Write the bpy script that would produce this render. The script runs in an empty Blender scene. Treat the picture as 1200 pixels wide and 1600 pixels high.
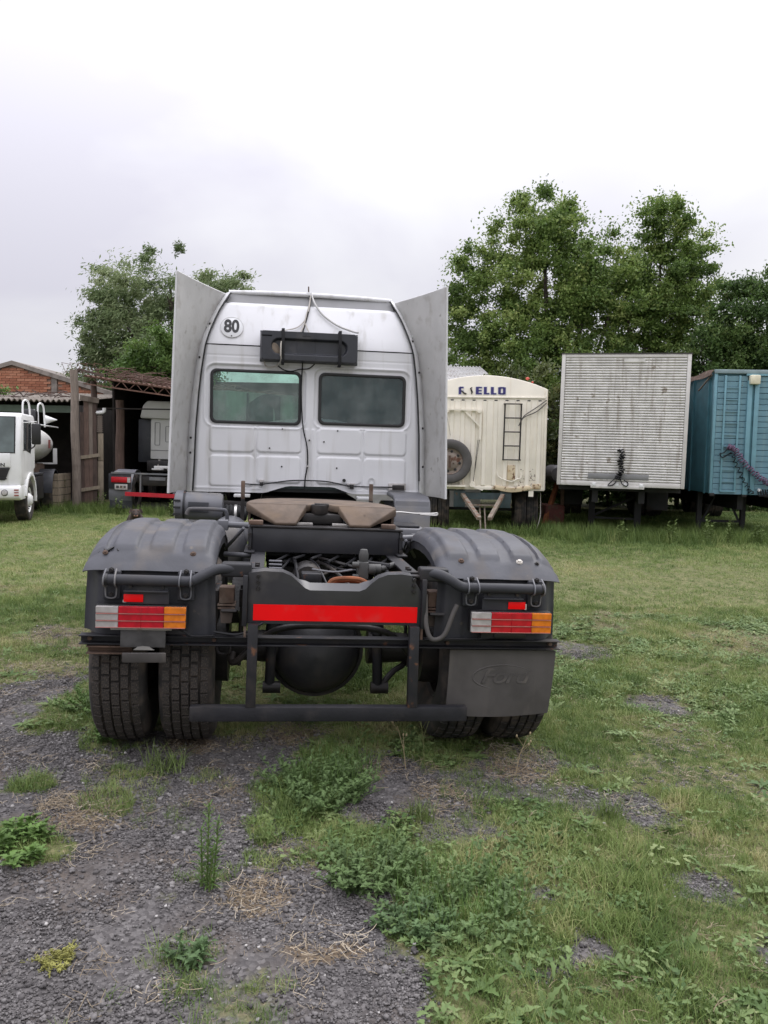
import bpy, bmesh, math, random
import numpy as np
from mathutils import Matrix, Vector, Euler
R = math.radians
rng = np.random.default_rng(7)
random.seed(7)
sc = bpy.context.scene
COL = sc.collection

# ------------------------------------------------------------------ camera
cam = bpy.data.objects.new('camera', bpy.data.cameras.new('camera'))
COL.objects.link(cam)
cam.data.sensor_fit = 'VERTICAL'
cam.data.sensor_height = 36.0
cam.data.lens = 36.0 * 1230 / 1600
cam.data.clip_start = 0.05
cam.data.clip_end = 2000
cam.matrix_world = Matrix.Translation((0, 0, 1.66)) @ Matrix.Rotation(R(90 - 4.3), 4, 'X') @ Matrix.Rotation(R(1.0), 4, 'Z')
sc.camera = cam

# ------------------------------------------------------------------ sky, sun, exposure
SUN_EL, SUN_AZ = R(48), R(35)          # azimuth from +Y towards +X
w = bpy.data.worlds.new('World')
sc.world = w
w.use_nodes = True
nt = w.node_tree
nt.nodes.clear()
N = nt.nodes.new
out = N('ShaderNodeOutputWorld')
bg = N('ShaderNodeBackground')
bg.inputs['Strength'].default_value = 0.1
sky = N('ShaderNodeTexSky')
sky.sky_type = 'NISHITA'
sky.sun_disc = False
sky.sun_elevation = SUN_EL
sky.sun_rotation = SUN_AZ
tc = N('ShaderNodeTexCoord')
mp = N('ShaderNodeMapping')
mp.inputs['Scale'].default_value = (-1.0, 1.0, 2.2)
mp.inputs['Location'].default_value = (0.35, 0.2, 0.1)
nz = N('ShaderNodeTexNoise')
nz.inputs['Scale'].default_value = 1.7
nz.inputs['Detail'].default_value = 5
nz.inputs['Roughness'].default_value = 0.5
nz.inputs['Distortion'].default_value = 0.3
rp = N('ShaderNodeValToRGB')
rp.color_ramp.elements[0].position = 0.40
rp.color_ramp.elements[0].color = (0.74, 0.725, 0.815, 1)
rp.color_ramp.elements[1].position = 0.66
rp.color_ramp.elements[1].color = (0.98, 0.98, 1.0, 1)
sep = N('ShaderNodeSeparateXYZ')
ele = N('ShaderNodeMapRange')           # overcast: brighter towards the zenith
ele.inputs['From Min'].default_value = 0.0
ele.inputs['From Max'].default_value = 1.0
ele.inputs['To Min'].default_value = 7.9
ele.inputs['To Max'].default_value = 38.0
mul = N('ShaderNodeVectorMath'); mul.operation = 'SCALE'
mix = N('ShaderNodeMix'); mix.data_type = 'RGBA'
mix.inputs['Factor'].default_value = 0.95
L = nt.links.new
L(tc.outputs['Generated'], mp.inputs['Vector'])
L(mp.outputs['Vector'], nz.inputs['Vector'])
L(nz.outputs['Fac'], rp.inputs['Fac'])
L(tc.outputs['Generated'], sep.inputs[0])
pw_ = N('ShaderNodeMath'); pw_.operation = 'POWER'; pw_.inputs[1].default_value = 2.0; pw_.use_clamp = True
L(sep.outputs['Z'], pw_.inputs[0])
L(pw_.outputs[0], ele.inputs['Value'])
L(rp.outputs['Color'], mul.inputs[0])
L(ele.outputs['Result'], mul.inputs['Scale'])
L(sky.outputs['Color'], mix.inputs['A'])
L(mul.outputs['Vector'], mix.inputs['B'])
L(mix.outputs['Result'], bg.inputs['Color'])
L(bg.outputs['Background'], out.inputs['Surface'])

sl = bpy.data.lights.new('sun', 'SUN')
sl.energy = 1.0
sl.angle = R(35)
sl.color = (1.0, 0.97, 0.93)
so = bpy.data.objects.new('sun', sl)
COL.objects.link(so)
so.rotation_euler = Vector((math.sin(SUN_AZ) * math.cos(SUN_EL), math.cos(SUN_AZ) * math.cos(SUN_EL), math.sin(SUN_EL))).to_track_quat('Z', 'Y').to_euler()
vs = sc.view_settings
vs.view_transform = 'Standard'
vs.look = 'None'
vs.exposure = 0.14
vs.gamma = 1.0
vs.use_curve_mapping = False
sc.cycles.max_bounces = 8
sc.cycles.transparent_max_bounces = 12
sc.cycles.use_denoising = True

# ------------------------------------------------------------------ materials
MATS = {}
def mat(name, col, rough=0.5, metal=0.0, var=0.12, scale=6.0, dirt=None, damt=0.45, dscale=3.0, bump=0.0, bscale=60.0,
        streak=False, spec=0.5, rust=None, ramt=0.62, rscale=9.0, tint=None, trans=0.0, stretch=None, place=False):
    if name in MATS: return MATS[name]
    m = bpy.data.materials.new(name)
    m.use_nodes = True
    t = m.node_tree; n = t.nodes; l = t.links.new
    b = n['Principled BSDF']
    b.inputs['Roughness'].default_value = rough
    b.inputs['Metallic'].default_value = metal
    b.inputs['Specular IOR Level'].default_value = spec
    co = n.new('ShaderNodeTexCoord')
    pos = co.outputs['Object'] if not place else n.new('ShaderNodeNewGeometry').outputs['Position']
    def noise(sc_, det=4, vec=None):
        q = n.new('ShaderNodeTexNoise'); q.inputs['Scale'].default_value = sc_; q.inputs['Detail'].default_value = det
        l(vec if vec else pos, q.inputs['Vector']); return q.outputs['Fac']
    def mx(f, a, b_):
        q = n.new('ShaderNodeMix'); q.data_type = 'RGBA'
        if isinstance(f, float): q.inputs['Factor'].default_value = f
        else: l(f, q.inputs['Factor'])
        for s, v in (('A', a), ('B', b_)):
            if isinstance(v, tuple): q.inputs[s].default_value = (*v[:3], 1)
            else: l(v, q.inputs[s])
        return q.outputs['Result']
    def rng_(v, a, b_):
        q = n.new('ShaderNodeMapRange'); q.interpolation_type = 'SMOOTHSTEP'
        l(v, q.inputs['Value']); q.inputs['From Min'].default_value = a; q.inputs['From Max'].default_value = b_
        return q.outputs['Result']
    vec = None
    if stretch:
        mp_ = n.new('ShaderNodeMapping'); mp_.inputs['Scale'].default_value = stretch
        l(pos, mp_.inputs['Vector']); vec = mp_.outputs['Vector']
    c = mx(rng_(noise(scale, 5, vec), 0.3, 0.7), tuple(v * (1 - var) for v in col), tuple(min(1, v * (1 + var)) for v in col))
    if tint:
        a = n.new('ShaderNodeAttribute'); a.attribute_type = tint[0]; a.attribute_name = 'tint'
        r = n.new('ShaderNodeValToRGB')
        els = tint[1]
        while len(r.color_ramp.elements) < len(els): r.color_ramp.elements.new(0.5)
        for i, cc in enumerate(els):
            r.color_ramp.elements[i].position = i / (len(els) - 1)
            r.color_ramp.elements[i].color = (*cc, 1)
        l(a.outputs['Fac'], r.inputs['Fac'])
        c = mx(0.15, r.outputs['Color'], c)
    if dirt:
        v = None
        if streak:
            mp_ = n.new('ShaderNodeMapping'); mp_.inputs['Scale'].default_value = (4, 4, 0.35)
            l(pos, mp_.inputs['Vector']); v = mp_.outputs['Vector']
        f = rng_(noise(dscale, 8, v), damt, damt + 0.25)
        c = mx(f, c, dirt)
        rr = n.new('ShaderNodeMapRange'); l(f, rr.inputs['Value'])
        rr.inputs['To Min'].default_value = rough; rr.inputs['To Max'].default_value = min(1, rough + 0.35)
        l(rr.outputs['Result'], b.inputs['Roughness'])
    if rust:
        c = mx(rng_(noise(rscale, 10), ramt, ramt + 0.08), c, rust)
    l(c, b.inputs['Base Color'])
    if bump:
        q = n.new('ShaderNodeBump'); q.inputs['Strength'].default_value = bump; q.inputs['Distance'].default_value = 0.01
        l(noise(bscale, 6, vec), q.inputs['Height']); l(q.outputs['Normal'], b.inputs['Normal'])
    if trans:
        tr = n.new('ShaderNodeBsdfTranslucent'); l(c, tr.inputs['Color'])
        ms = n.new('ShaderNodeMixShader'); ms.inputs['Fac'].default_value = trans
        l(b.outputs['BSDF'], ms.inputs[1]); l(tr.outputs['BSDF'], ms.inputs[2])
        l(ms.outputs['Shader'], n['Material Output'].inputs['Surface'])
    MATS[name] = m
    return m

def glass(name, tint, mirror=0.12, rough=0.02):
    if name in MATS: return MATS[name]
    m = bpy.data.materials.new(name); m.use_nodes = True
    t = m.node_tree; n = t.nodes; l = t.links.new
    n.remove(n['Principled BSDF'])
    tr = n.new('ShaderNodeBsdfTransparent'); tr.inputs['Color'].default_value = (*tint, 1)
    gl = n.new('ShaderNodeBsdfGlossy'); gl.inputs['Roughness'].default_value = rough
    gl.inputs['Color'].default_value = (0.9, 0.93, 0.95, 1)
    fr = n.new('ShaderNodeFresnel'); fr.inputs['IOR'].default_value = 1.5
    co = n.new('ShaderNodeTexCoord')
    nz_ = n.new('ShaderNodeTexNoise'); nz_.inputs['Scale'].default_value = 5; nz_.inputs['Detail'].default_value = 8
    l(co.outputs['Object'], nz_.inputs['Vector'])
    df = n.new('ShaderNodeBsdfDiffuse'); df.inputs['Color'].default_value = (0.42, 0.45, 0.44, 1)  # pale haze painted into the glass to lighten it; mirror sets its maximum
    m1 = n.new('ShaderNodeMixShader'); l(fr.outputs['Fac'], m1.inputs['Fac']); l(tr.outputs[0], m1.inputs[1]); l(gl.outputs[0], m1.inputs[2])
    mr = n.new('ShaderNodeMapRange'); l(nz_.outputs['Fac'], mr.inputs['Value'])
    mr.inputs['From Min'].default_value = 0.4; mr.inputs['From Max'].default_value = 0.75; mr.inputs['To Min'].default_value = 0.03; mr.inputs['To Max'].default_value = mirror
    m2 = n.new('ShaderNodeMixShader'); l(mr.outputs['Result'], m2.inputs['Fac']); l(m1.outputs[0], m2.inputs[1]); l(df.outputs[0], m2.inputs[2])
    l(m2.outputs[0], n['Material Output'].inputs['Surface'])
    MATS[name] = m
    return m

# ------------------------------------------------------------------ mesh helpers
def frame(d):
    d = Vector(d).normalized()
    a = Vector((0, 0, 1)) if abs(d.z) < 0.9 else Vector((1, 0, 0))
    u = d.cross(a).normalized()
    return u, d.cross(u).normalized()
class MB:
    def __init__(s): s.v = []; s.f = []
    def add(s, vs, fs):
        o = len(s.v); s.v += [tuple(p) for p in vs]; s.f += [tuple(i + o for i in q) for q in fs]; return s
    def box(s, x0, x1, y0, y1, z0, z1):
        return s.add([(x0, y0, z0), (x1, y0, z0), (x1, y1, z0), (x0, y1, z0), (x0, y0, z1), (x1, y0, z1), (x1, y1, z1), (x0, y1, z1)],
                     [(0, 3, 2, 1), (4, 5, 6, 7), (0, 1, 5, 4), (1, 2, 6, 5), (2, 3, 7, 6), (3, 0, 4, 7)])
    def bar(s, a, b, wd, th, up=None):
        a = Vector(a); b = Vector(b); d = (b - a).normalized()
        if up is None: u, v = frame(d)
        else:
            u = d.cross(Vector(up)).normalized(); v = u.cross(d)
        P = []
        for c in (a, b):
            for su, sv in ((-1, -1), (1, -1), (1, 1), (-1, 1)): P.append(c + u * (su * wd / 2) + v * (sv * th / 2))
        return s.add(P, [(3, 2, 1, 0), (4, 5, 6, 7), (0, 1, 5, 4), (1, 2, 6, 5), (2, 3, 7, 6), (3, 0, 4, 7)])
    def tube(s, path, r, n=8, cap=True):
        P = [Vector(p) for p in path]; rs = r if isinstance(r, (list, tuple)) else [r] * len(P)
        vs = []; fs = []; u = None
        for i, p in enumerate(P):
            d = (P[min(i + 1, len(P) - 1)] - P[max(i - 1, 0)])
            if d.length < 1e-9: d = Vector((0, 0, 1))
            d.normalize()
            if u is None: u, v = frame(d)
            else:
                u = (u - d * u.dot(d)); u = u.normalized() if u.length > 1e-6 else frame(d)[0]; v = d.cross(u)
            for k in range(n):
                a = 2 * math.pi * k / n; vs.append(p + (u * math.cos(a) + v * math.sin(a)) * rs[i])
        for i in range(len(P) - 1):
            for k in range(n):
                k2 = (k + 1) % n; fs.append((i * n + k, i * n + k2, (i + 1) * n + k2, (i + 1) * n + k))
        if cap: fs.append(tuple(range(n - 1, -1, -1))); fs.append(tuple(range((len(P) - 1) * n, len(P) * n)))
        return s.add(vs, fs)
    def lathe(s, prof, c=(0, 0, 0), axis='x', n=32, closed=False):
        vs = []; fs = []; m = len(prof)
        for k in range(n):
            a = 2 * math.pi * k / n; ca, sa = math.cos(a), math.sin(a)
            for r_, h in prof:
                if axis == 'x': p = (h, r_ * ca, r_ * sa)
                elif axis == 'y': p = (r_ * sa, h, r_ * ca)
                else: p = (r_ * ca, r_ * sa, h)
                vs.append((p[0] + c[0], p[1] + c[1], p[2] + c[2]))
        for k in range(n):
            k2 = (k + 1) % n
            for i in range(m - 1 + (1 if closed else 0)):
                j = (i + 1) % m
                fs.append((k * m + i, k * m + j, k2 * m + j, k2 * m + i))
        return s.add(vs, fs)
    def prism(s, pts, axis, a, b):
        def P(p, h):
            return (h, p[0], p[1]) if axis == 'x' else (p[0], h, p[1]) if axis == 'y' else (p[0], p[1], h)
        n = len(pts)
        vs = [P(p, a) for p in pts] + [P(p, b) for p in pts]
        return s.add(vs, [tuple(range(n)), tuple(range(2 * n - 1, n - 1, -1))] + [(i, n + i, n + (i + 1) % n, (i + 1) % n) for i in range(n)])
    def grid(s, fn, nu, nv, keep=None):
        vs = [fn(i / (nu - 1), j / (nv - 1)) for j in range(nv) for i in range(nu)]
        fs = []
        for j in range(nv - 1):
            for i in range(nu - 1):
                if keep is None or keep((i + .5) / (nu - 1), (j + .5) / (nv - 1)):
                    fs.append((j * nu + i, j * nu + i + 1, (j + 1) * nu + i + 1, (j + 1) * nu + i))
        return s.add(vs, fs)
    def ball(s, c, r, n=12, m=8):
        rx, ry, rz = r if isinstance(r, (tuple, list)) else (r, r, r)
        return s.grid(lambda u, v: (c[0] + rx * math.cos(2 * math.pi * u) * math.sin(math.pi * v), c[1] + ry * math.sin(2 * math.pi * u) * math.sin(math.pi * v), c[2] - rz * math.cos(math.pi * v)), n + 1, m + 1)
    def xform(s, M):
        s.v = [tuple(M @ Vector(p)) for p in s.v]; return s
    def build(s, name, m, parent=None, bevel=0.0, seg=2, sharp=40, solid=0.0, weld=False):
        me = bpy.data.meshes.new(name)
        me.from_pydata(s.v, [], s.f)
        bm = bmesh.new(); bm.from_mesh(me)
        if weld: bmesh.ops.remove_doubles(bm, verts=bm.verts, dist=1e-4)
        bmesh.ops.recalc_face_normals(bm, faces=bm.faces)
        if solid: bmesh.ops.solidify(bm, geom=bm.faces[:], thickness=solid)
        if bevel:
            es = [e for e in bm.edges if len(e.link_faces) == 2 and e.calc_face_angle(0) > R(35)]
            if es: bmesh.ops.bevel(bm, geom=es, offset=bevel, segments=seg, affect='EDGES', profile=0.5, clamp_overlap=True)
        bm.to_mesh(me); bm.free()
        if sharp:
            me.shade_smooth(); me.set_sharp_from_angle(angle=R(sharp))
        me.materials.append(m)
        return link(name, me, parent)
def link(name, me, parent=None):
    o = bpy.data.objects.new(name, me); COL.objects.link(o)
    if parent: o.parent = parent
    return o
def tag(o, label=None, cat=None, group=None, kind=None):
    for k, v in (('label', label), ('category', cat), ('group', group), ('kind', kind)):
        if v: o[k] = v
    return o
def thing(name, label, cat, loc=(0, 0, 0), rz=0.0, group=None, ry=0.0):
    o = bpy.data.objects.new(name, None); COL.objects.link(o)
    o.empty_display_size = 0.2
    o.location = loc; o.rotation_euler = (0, ry, rz)
    return tag(o, label, cat, group)
def dup(o, parent=None):
    c = o.copy(); COL.objects.link(c)
    if parent: c.parent = parent
    return c
def dup_tree(o, parent=None):
    c = dup(o, parent)
    for ch in list(o.children): dup_tree(ch, c)
    return c
def rrect(x0, x1, z0, z1, r, n=5):
    P = []
    for cx, cz, a0 in ((x1 - r, z1 - r, 0), (x0 + r, z1 - r, 90), (x0 + r, z0 + r, 180), (x1 - r, z0 + r, 270)):
        for k in range(n + 1):
            a = R(a0 + 90 * k / n); P.append((cx + r * math.cos(a), cz + r * math.sin(a)))
    return P
def ring(mb, outer, inner, y0, y1):
    n = len(outer)
    vs = [(p[0], y0, p[1]) for p in outer] + [(p[0], y0, p[1]) for p in inner] + [(p[0], y1, p[1]) for p in outer] + [(p[0], y1, p[1]) for p in inner]
    fs = []
    for i in range(n):
        j = (i + 1) % n
        fs += [(i, j, n + j, n + i), (2 * n + i, 3 * n + i, 3 * n + j, 2 * n + j), (i, 2 * n + i, 2 * n + j, j), (n + i, n + j, 3 * n + j, 3 * n + i)]
    return mb.add(vs, fs)
def interp(x, xs, ys):
    return float(np.interp(x, xs, ys))
def sstep(a, b, x):
    t = np.clip((x - a) / (b - a), 0, 1); return t * t * (3 - 2 * t)
def text(name, body, size, m, parent, loc, rot=(R(90), 0, 0), sx=1.0, off=0.0, shear=0.0, ext=0.001, align='CENTER', space=1.0):
    cu = bpy.data.curves.new(name, 'FONT')
    cu.body = body; cu.size = size; cu.align_x = align; cu.align_y = 'CENTER'; cu.extrude = ext; cu.offset = off; cu.shear = shear
    cu.space_character = space
    cu.materials.append(m)
    t_ = bpy.data.objects.new(name, cu); COL.objects.link(t_)
    bpy.context.view_layer.update()
    me = bpy.data.meshes.new_from_object(t_.evaluated_get(bpy.context.evaluated_depsgraph_get()))
    bpy.data.objects.remove(t_); bpy.data.curves.remove(cu)
    me.name = name
    if not me.materials: me.materials.append(m)
    o = link(name, me, parent)
    o.location = loc; o.rotation_euler = rot; o.scale = (sx, 1, 1)
    return o

# value noise on arrays
_perm = np.random.default_rng(3).random((256, 256))
def vnoise(x, y):
    xi = np.floor(x).astype(int); yi = np.floor(y).astype(int); fx = x - xi; fy = y - yi
    fx = fx * fx * (3 - 2 * fx); fy = fy * fy * (3 - 2 * fy)
    g = lambda a, b: _perm[a & 255, b & 255]
    return (g(xi, yi) * (1 - fx) + g(xi + 1, yi) * fx) * (1 - fy) + (g(xi, yi + 1) * (1 - fx) + g(xi + 1, yi + 1) * fx) * fy
def fbm(x, y, o=4):
    s = 0; a = 0.5; t = 0
    for _ in range(o):
        s = s + a * vnoise(x, y); t += a; a *= 0.5; x = x * 2.03 + 17.1; y = y * 2.03 + 5.7
    return s / t

# ------------------------------------------------------------------ ground
TLOC = (-0.264, 3.942, 0.0); TYAW = 0.139; TROLL = 0.029
PATCH = [(-1.89, 5.0, 0.22, 0.65, 'g', 1), (-1.62, 4.39, 0.11, 0.29, 'g', 0.9), (-1.7, 3.68, 0.13, 0.13, 'g', 0.8), (-1.27, 3.51, 0.17, 0.17, 'g', 0.8), (-1.17, 3.95, 0.15, 0.16, 'g', 0.8), (-1.46, 3.1, 0.18, 0.15, 'g', 1), (-1.23, 3.75, 0.28, 0.37, 'g', 0.4), (-0.95, 3.43, 0.22, 0.19, 'g', 0.35), (-0.5, 3.27, 0.1, 0.11, 'g', 0.8), (-0.32, 3.91, 0.25, 0.56, 'g', 1.0), (-0.2, 3.39, 0.17, 0.18, 'g', 0.7), (-0.07, 3.12, 0.19, 0.24, 'g', 1), (-0.4, 4.94, 0.9, 0.55, 'g', 0.85), (0.1, 4.42, 0.33, 0.25, 'g', 0.6), (0.2, 3.53, 0.11, 0.16, 'g', 0.7), (0.5, 3.68, 0.13, 0.18, 'g', 0.6),
 (-0.9, 4.09, 0.41, 0.17, 'b', 0.9), (-0.62, 4.06, 0.16, 0.3, 'b', 0.8), (0.15, 3.81, 0.23, 0.3, 'b', 0.7), (0.31, 3.41, 0.17, 0.24, 'b', 0.5), (-0.11, 2.67, 0.14, 0.2, 'b', 1), (0.68, 2.52, 0.06, 0.08, 'b', 1), (0.59, 2.47, 0.1, 0.05, 'b', 0.8), (1.24, 2.95, 0.13, 0.12, 'b', 0.9), (0.59, 2.92, 0.1, 0.08, 'b', 0.8), (1.25, 3.64, 0.16, 0.22, 'b', 0.8), (0.95, 3.7, 0.2, 0.18, 'b', 0.7), (1.96, 5.43, 0.25, 0.26, 'b', 0.9), (1.76, 6.9, 0.25, 0.4, 'b', 0.7), (0.62, 3.95, 0.23, 0.28, 'b', 0.8), (1.32, 2.61, 0.09, 0.08, 'b', 0.7), (0.03, 2.37, 0.1, 0.21, 'b', 0.6), (0.97, 4.36, 0.18, 0.2, 'b', 0.6),
 (-0.47, 2.78, 0.14, 0.1, 's', 1), (-0.15, 2.53, 0.15, 0.07, 's', 0.9), (-1.36, 3.44, 0.22, 0.21, 's', 0.8), (-0.51, 4.54, 0.23, 0.19, 's', 0.9), (-1.08, 4.26, 0.21, 0.15, 's', 0.7), (-0.32, 3.16, 0.13, 0.08, 's', 0.7), (0.73, 4.21, 0.21, 0.32, 's', 0.7), (-2.41, 5.63, 0.41, 0.26, 's', 0.7), (-2.65, 6.47, 0.41, 0.42, 's', 0.7), (3.38, 7.4, 0.5, 0.7, 's', 0.6), (2.45, 8.22, 0.42, 0.55, 's', 0.6), (1.42, 4.19, 0.36, 0.27, 's', 0.5), (-0.74, 3.63, 0.18, 0.17, 's', 0.6), (0.02, 4.05, 0.17, 0.17, 's', 0.6), (-4.0, 8.72, 0.62, 0.69, 's', 0.5), (1.87, 4.83, 0.37, 0.3, 's', 0.5), (0.34, 3.74, 0.19, 0.22, 's', 0.6), (1.85, 4.12, 0.25, 0.22, 's', 0.5)]
BX = [2.0, 2.18, 2.5, 2.88, 3.67, 4.38]      # y of the gravel's right-hand edge
BXX = [0.16, 0.1, -0.02, -0.11, 0.15, 0.1]
def masks(x, y):
    x = np.asarray(x, float); y = np.asarray(y, float)
    wx = x + 0.16 * (fbm(x * 3.1, y * 3.1) - 0.5) * 2; wy = y + 0.16 * (fbm(x * 3.1 + 40, y * 3.1 + 9) - 0.5) * 2
    edge_x = np.interp(wy, BX, BXX)
    edge_y = np.interp(wx, [-4.5, -2.55, -2.16, -1.7, -1.5, 2], [5.0, 5.17, 5.45, 5.4, 4.4, 4.35])
    grav = sstep(0.12, -0.12, wx - edge_x) * sstep(0.15, -0.15, wy - edge_y)
    g = 1 - grav
    g = g * (0.78 + 0.5 * (fbm(x * 1.7 + 3, y * 1.3) - 0.35))
    g = np.maximum(g, 0.45 * sstep(0.56, 0.7, fbm(x * 2.6 + 11, y * 2.6)))
    s = 0.25 + 0.9 * (fbm(x * 1.1 + 60, y * 0.8 + 2) - 0.5) + 0 * x
    for cx, cy, rx, ry, t, a in PATCH:
        d = np.sqrt(((wx - cx) / (rx * 1.15)) ** 2 + ((wy - cy) / (ry * 1.15)) ** 2)
        k = a * sstep(1.2, 0.55, d)
        if t == 'g': g = np.maximum(g, k)
        elif t == 'b': k = k * (0.68 if cx > .45 else 1.0); g = g * (1 - k); s = s * (1 - 0.5 * k)
        else: s = np.maximum(s, k); g = g * (1 - 0.55 * k)
    return np.clip(g, 0, 1), np.clip(s, 0, 1)
def gz(x, y):
    x = np.asarray(x, float); y = np.asarray(y, float)
    xl = (x - TLOC[0]) * math.cos(TYAW) + (y - TLOC[1]) * math.sin(TYAW)
    fade = sstep(12.0, 8.0, y) * sstep(-6, -1, y)
    z = -TROLL * np.clip(xl, -2.6, 2.6) * fade
    return z + 0.03 * (fbm(x * 0.9, y * 0.9) - 0.5) + 0.018 * (fbm(x * 6, y * 6, 3) - 0.5)

def ground_material():
    m = bpy.data.materials.new('ground_soil'); m.use_nodes = True
    t = m.node_tree; n = t.nodes; l = t.links.new
    b = n['Principled BSDF']; b.inputs['Roughness'].default_value = 0.95; b.inputs['Specular IOR Level'].default_value = 0.2
    co = n.new('ShaderNodeTexCoord')
    def noise(s, d=6):
        q = n.new('ShaderNodeTexNoise'); q.inputs['Scale'].default_value = s; q.inputs['Detail'].default_value = d; l(co.outputs['Object'], q.inputs['Vector']); return q.outputs['Fac']
    def ramp(v, *st):
        r = n.new('ShaderNodeValToRGB'); e = r.color_ramp.elements
        while len(e) < len(st): e.new(0.5)
        for i, (p, c) in enumerate(st): e[i].position = p; e[i].color = (*c, 1)
        l(v, r.inputs['Fac']); return r.outputs['Color']
    def mx(f, a, c):
        q = n.new('ShaderNodeMix'); q.data_type = 'RGBA'; l(f, q.inputs['Factor']); l(a, q.inputs['A']); l(c, q.inputs['B']); return q.outputs['Result']
    at = n.new('ShaderNodeAttribute'); at.attribute_name = 'cover'
    sp = n.new('ShaderNodeSeparateColor'); l(at.outputs['Color'], sp.inputs[0])
    vo = n.new('ShaderNodeTexVoronoi'); vo.inputs['Scale'].default_value = 62; l(co.outputs['Object'], vo.inputs['Vector'])
    gravel = ramp(vo.outputs['Color'], (0.0, (0.055, 0.051, 0.051)), (0.5, (0.103, 0.096, 0.095)), (0.88, (0.155, 0.146, 0.143)), (1.0, (0.26, 0.25, 0.24)))
    soil = ramp(noise(9), (0.35, (0.070, 0.060, 0.055)), (0.65, (0.125, 0.102, 0.084)))
    soilf = ramp(noise(2.2), (0.50, (0, 0, 0)), (0.66, (1, 1, 1)))
    base = mx(soilf, gravel, soil)
    thatch = ramp(noise(28, 8), (0.3, (0.075, 0.085, 0.034)), (0.5, (0.125, 0.135, 0.056)), (0.7, (0.22, 0.195, 0.105)))
    straw = ramp(noise(55, 8), (0.3, (0.075, 0.056, 0.042)), (0.55, (0.15, 0.115, 0.08)), (0.75, (0.26, 0.205, 0.14)))
    fine = noise(14)
    def msk(chan, a, b_):
        ad = n.new('ShaderNodeMath'); ad.operation = 'ADD'; l(chan, ad.inputs[0])
        sb = n.new('ShaderNodeMath'); sb.operation = 'MULTIPLY_ADD'; l(fine, sb.inputs[0]); sb.inputs[1].default_value = 0.7; sb.inputs[2].default_value = -0.35
        l(sb.outputs[0], ad.inputs[1])
        q = n.new('ShaderNodeMapRange'); q.interpolation_type = 'SMOOTHSTEP'; l(ad.outputs[0], q.inputs['Value']); q.inputs['From Min'].default_value = a; q.inputs['From Max'].default_value = b_
        return q.outputs['Result']
    c = mx(msk(sp.outputs['Green'], 0.33, 0.72), base, straw)
    c = mx(msk(sp.outputs['Red'], 0.3, 0.65), c, thatch)
    l(c, b.inputs['Base Color'])
    bp = n.new('ShaderNodeBump'); bp.inputs['Strength'].default_value = 0.9; bp.inputs['Distance'].default_value = 0.012
    l(vo.outputs['Distance'], bp.inputs['Height']); l(bp.outputs['Normal'], b.inputs['Normal'])
    return m
def make_ground():
    xs = np.concatenate([np.linspace(-600, -40, 8), np.linspace(-30, -7, 24), np.arange(-6.5, 6.51, 0.05), np.linspace(7, 30, 24), np.linspace(40, 600, 8)])
    ys = np.concatenate([np.linspace(-300, -20, 5), np.linspace(-12, 0.8, 12), np.arange(1.0, 9.0, 0.05), np.arange(9.0, 24, 0.25), np.linspace(25, 60, 16), np.linspace(80, 1200, 10)])
    X, Y = np.meshgrid(xs, ys)
    Z = gz(X, Y)
    far = (np.abs(X) > 35) | (Y > 55) | (Y < -15)
    Z = np.where(far, 0.0, Z)
    nx, ny = len(xs), len(ys)
    V = np.stack([X.ravel(), Y.ravel(), Z.ravel()], 1)
    idx = np.arange(nx * ny).reshape(ny, nx)
    F = np.stack([idx[:-1, :-1].ravel(), idx[:-1, 1:].ravel(), idx[1:, 1:].ravel(), idx[1:, :-1].ravel()], 1)
    me = quads_mesh('ground', V, F)
    g, s = masks(X.ravel(), Y.ravel())
    g = np.where(far.ravel(), 0.9, g)
    ca = me.color_attributes.new('cover', 'FLOAT_COLOR', 'POINT')
    ca.data.foreach_set('color', np.stack([g, s, 0 * g, 0 * g + 1], 1).astype(np.float32).ravel())
    me.materials.append(ground_material())
    me.shade_smooth()
    tag(link('ground', me), 'uneven yard ground of grey gravel, soil and worn mown grass', None, None, 'structure')
def quads_mesh(name, V, F):
    V = np.asarray(V, np.float32); F = np.asarray(F, np.int32)
    me = bpy.data.meshes.new(name)
    k = F.shape[1]
    me.vertices.add(len(V)); me.vertices.foreach_set('co', V.ravel())
    me.loops.add(F.size); me.loops.foreach_set('vertex_index', F.ravel())
    me.polygons.add(len(F)); me.polygons.foreach_set('loop_start', np.arange(0, F.size, k, dtype=np.int32))
    me.update(calc_edges=True)
    return me
make_ground()

# ------------------------------------------------------------------ shared materials
PAINT = mat('silver_white_paint', (0.68, 0.68, 0.70), 0.36, 0.0, 0.05, 2.0, dirt=(0.53, 0.52, 0.505), damt=0.52, dscale=2.8, streak=True, rust=(0.16, 0.09, 0.05), ramt=0.725, rscale=16, bump=0.25, bscale=3.5)
FAIR = mat('fairing_grey', (0.46, 0.455, 0.445), 0.55, 0.0, 0.06, 5, dirt=(0.38, 0.365, 0.345), damt=0.50, dscale=9, rust=(0.30, 0.285, 0.265), ramt=0.66, rscale=12, bump=0.12, bscale=30)
TRIM = mat('bare_metal_trim', (0.62, 0.62, 0.625), 0.42, 0.0, 0.08, 5, dirt=(0.36, 0.34, 0.31), damt=0.56, dscale=5)
RUBBER = mat('black_rubber', (0.013, 0.013, 0.014), 0.45)
PLAST = mat('fender_plastic', (0.062, 0.064, 0.074), 0.52, 0, 0.18, 5, spec=0.35, dirt=(0.118, 0.110, 0.106), damt=0.46, dscale=5.5, bump=0.25, bscale=18, rust=(0.14, 0.125, 0.11), ramt=0.68, rscale=20)
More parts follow.
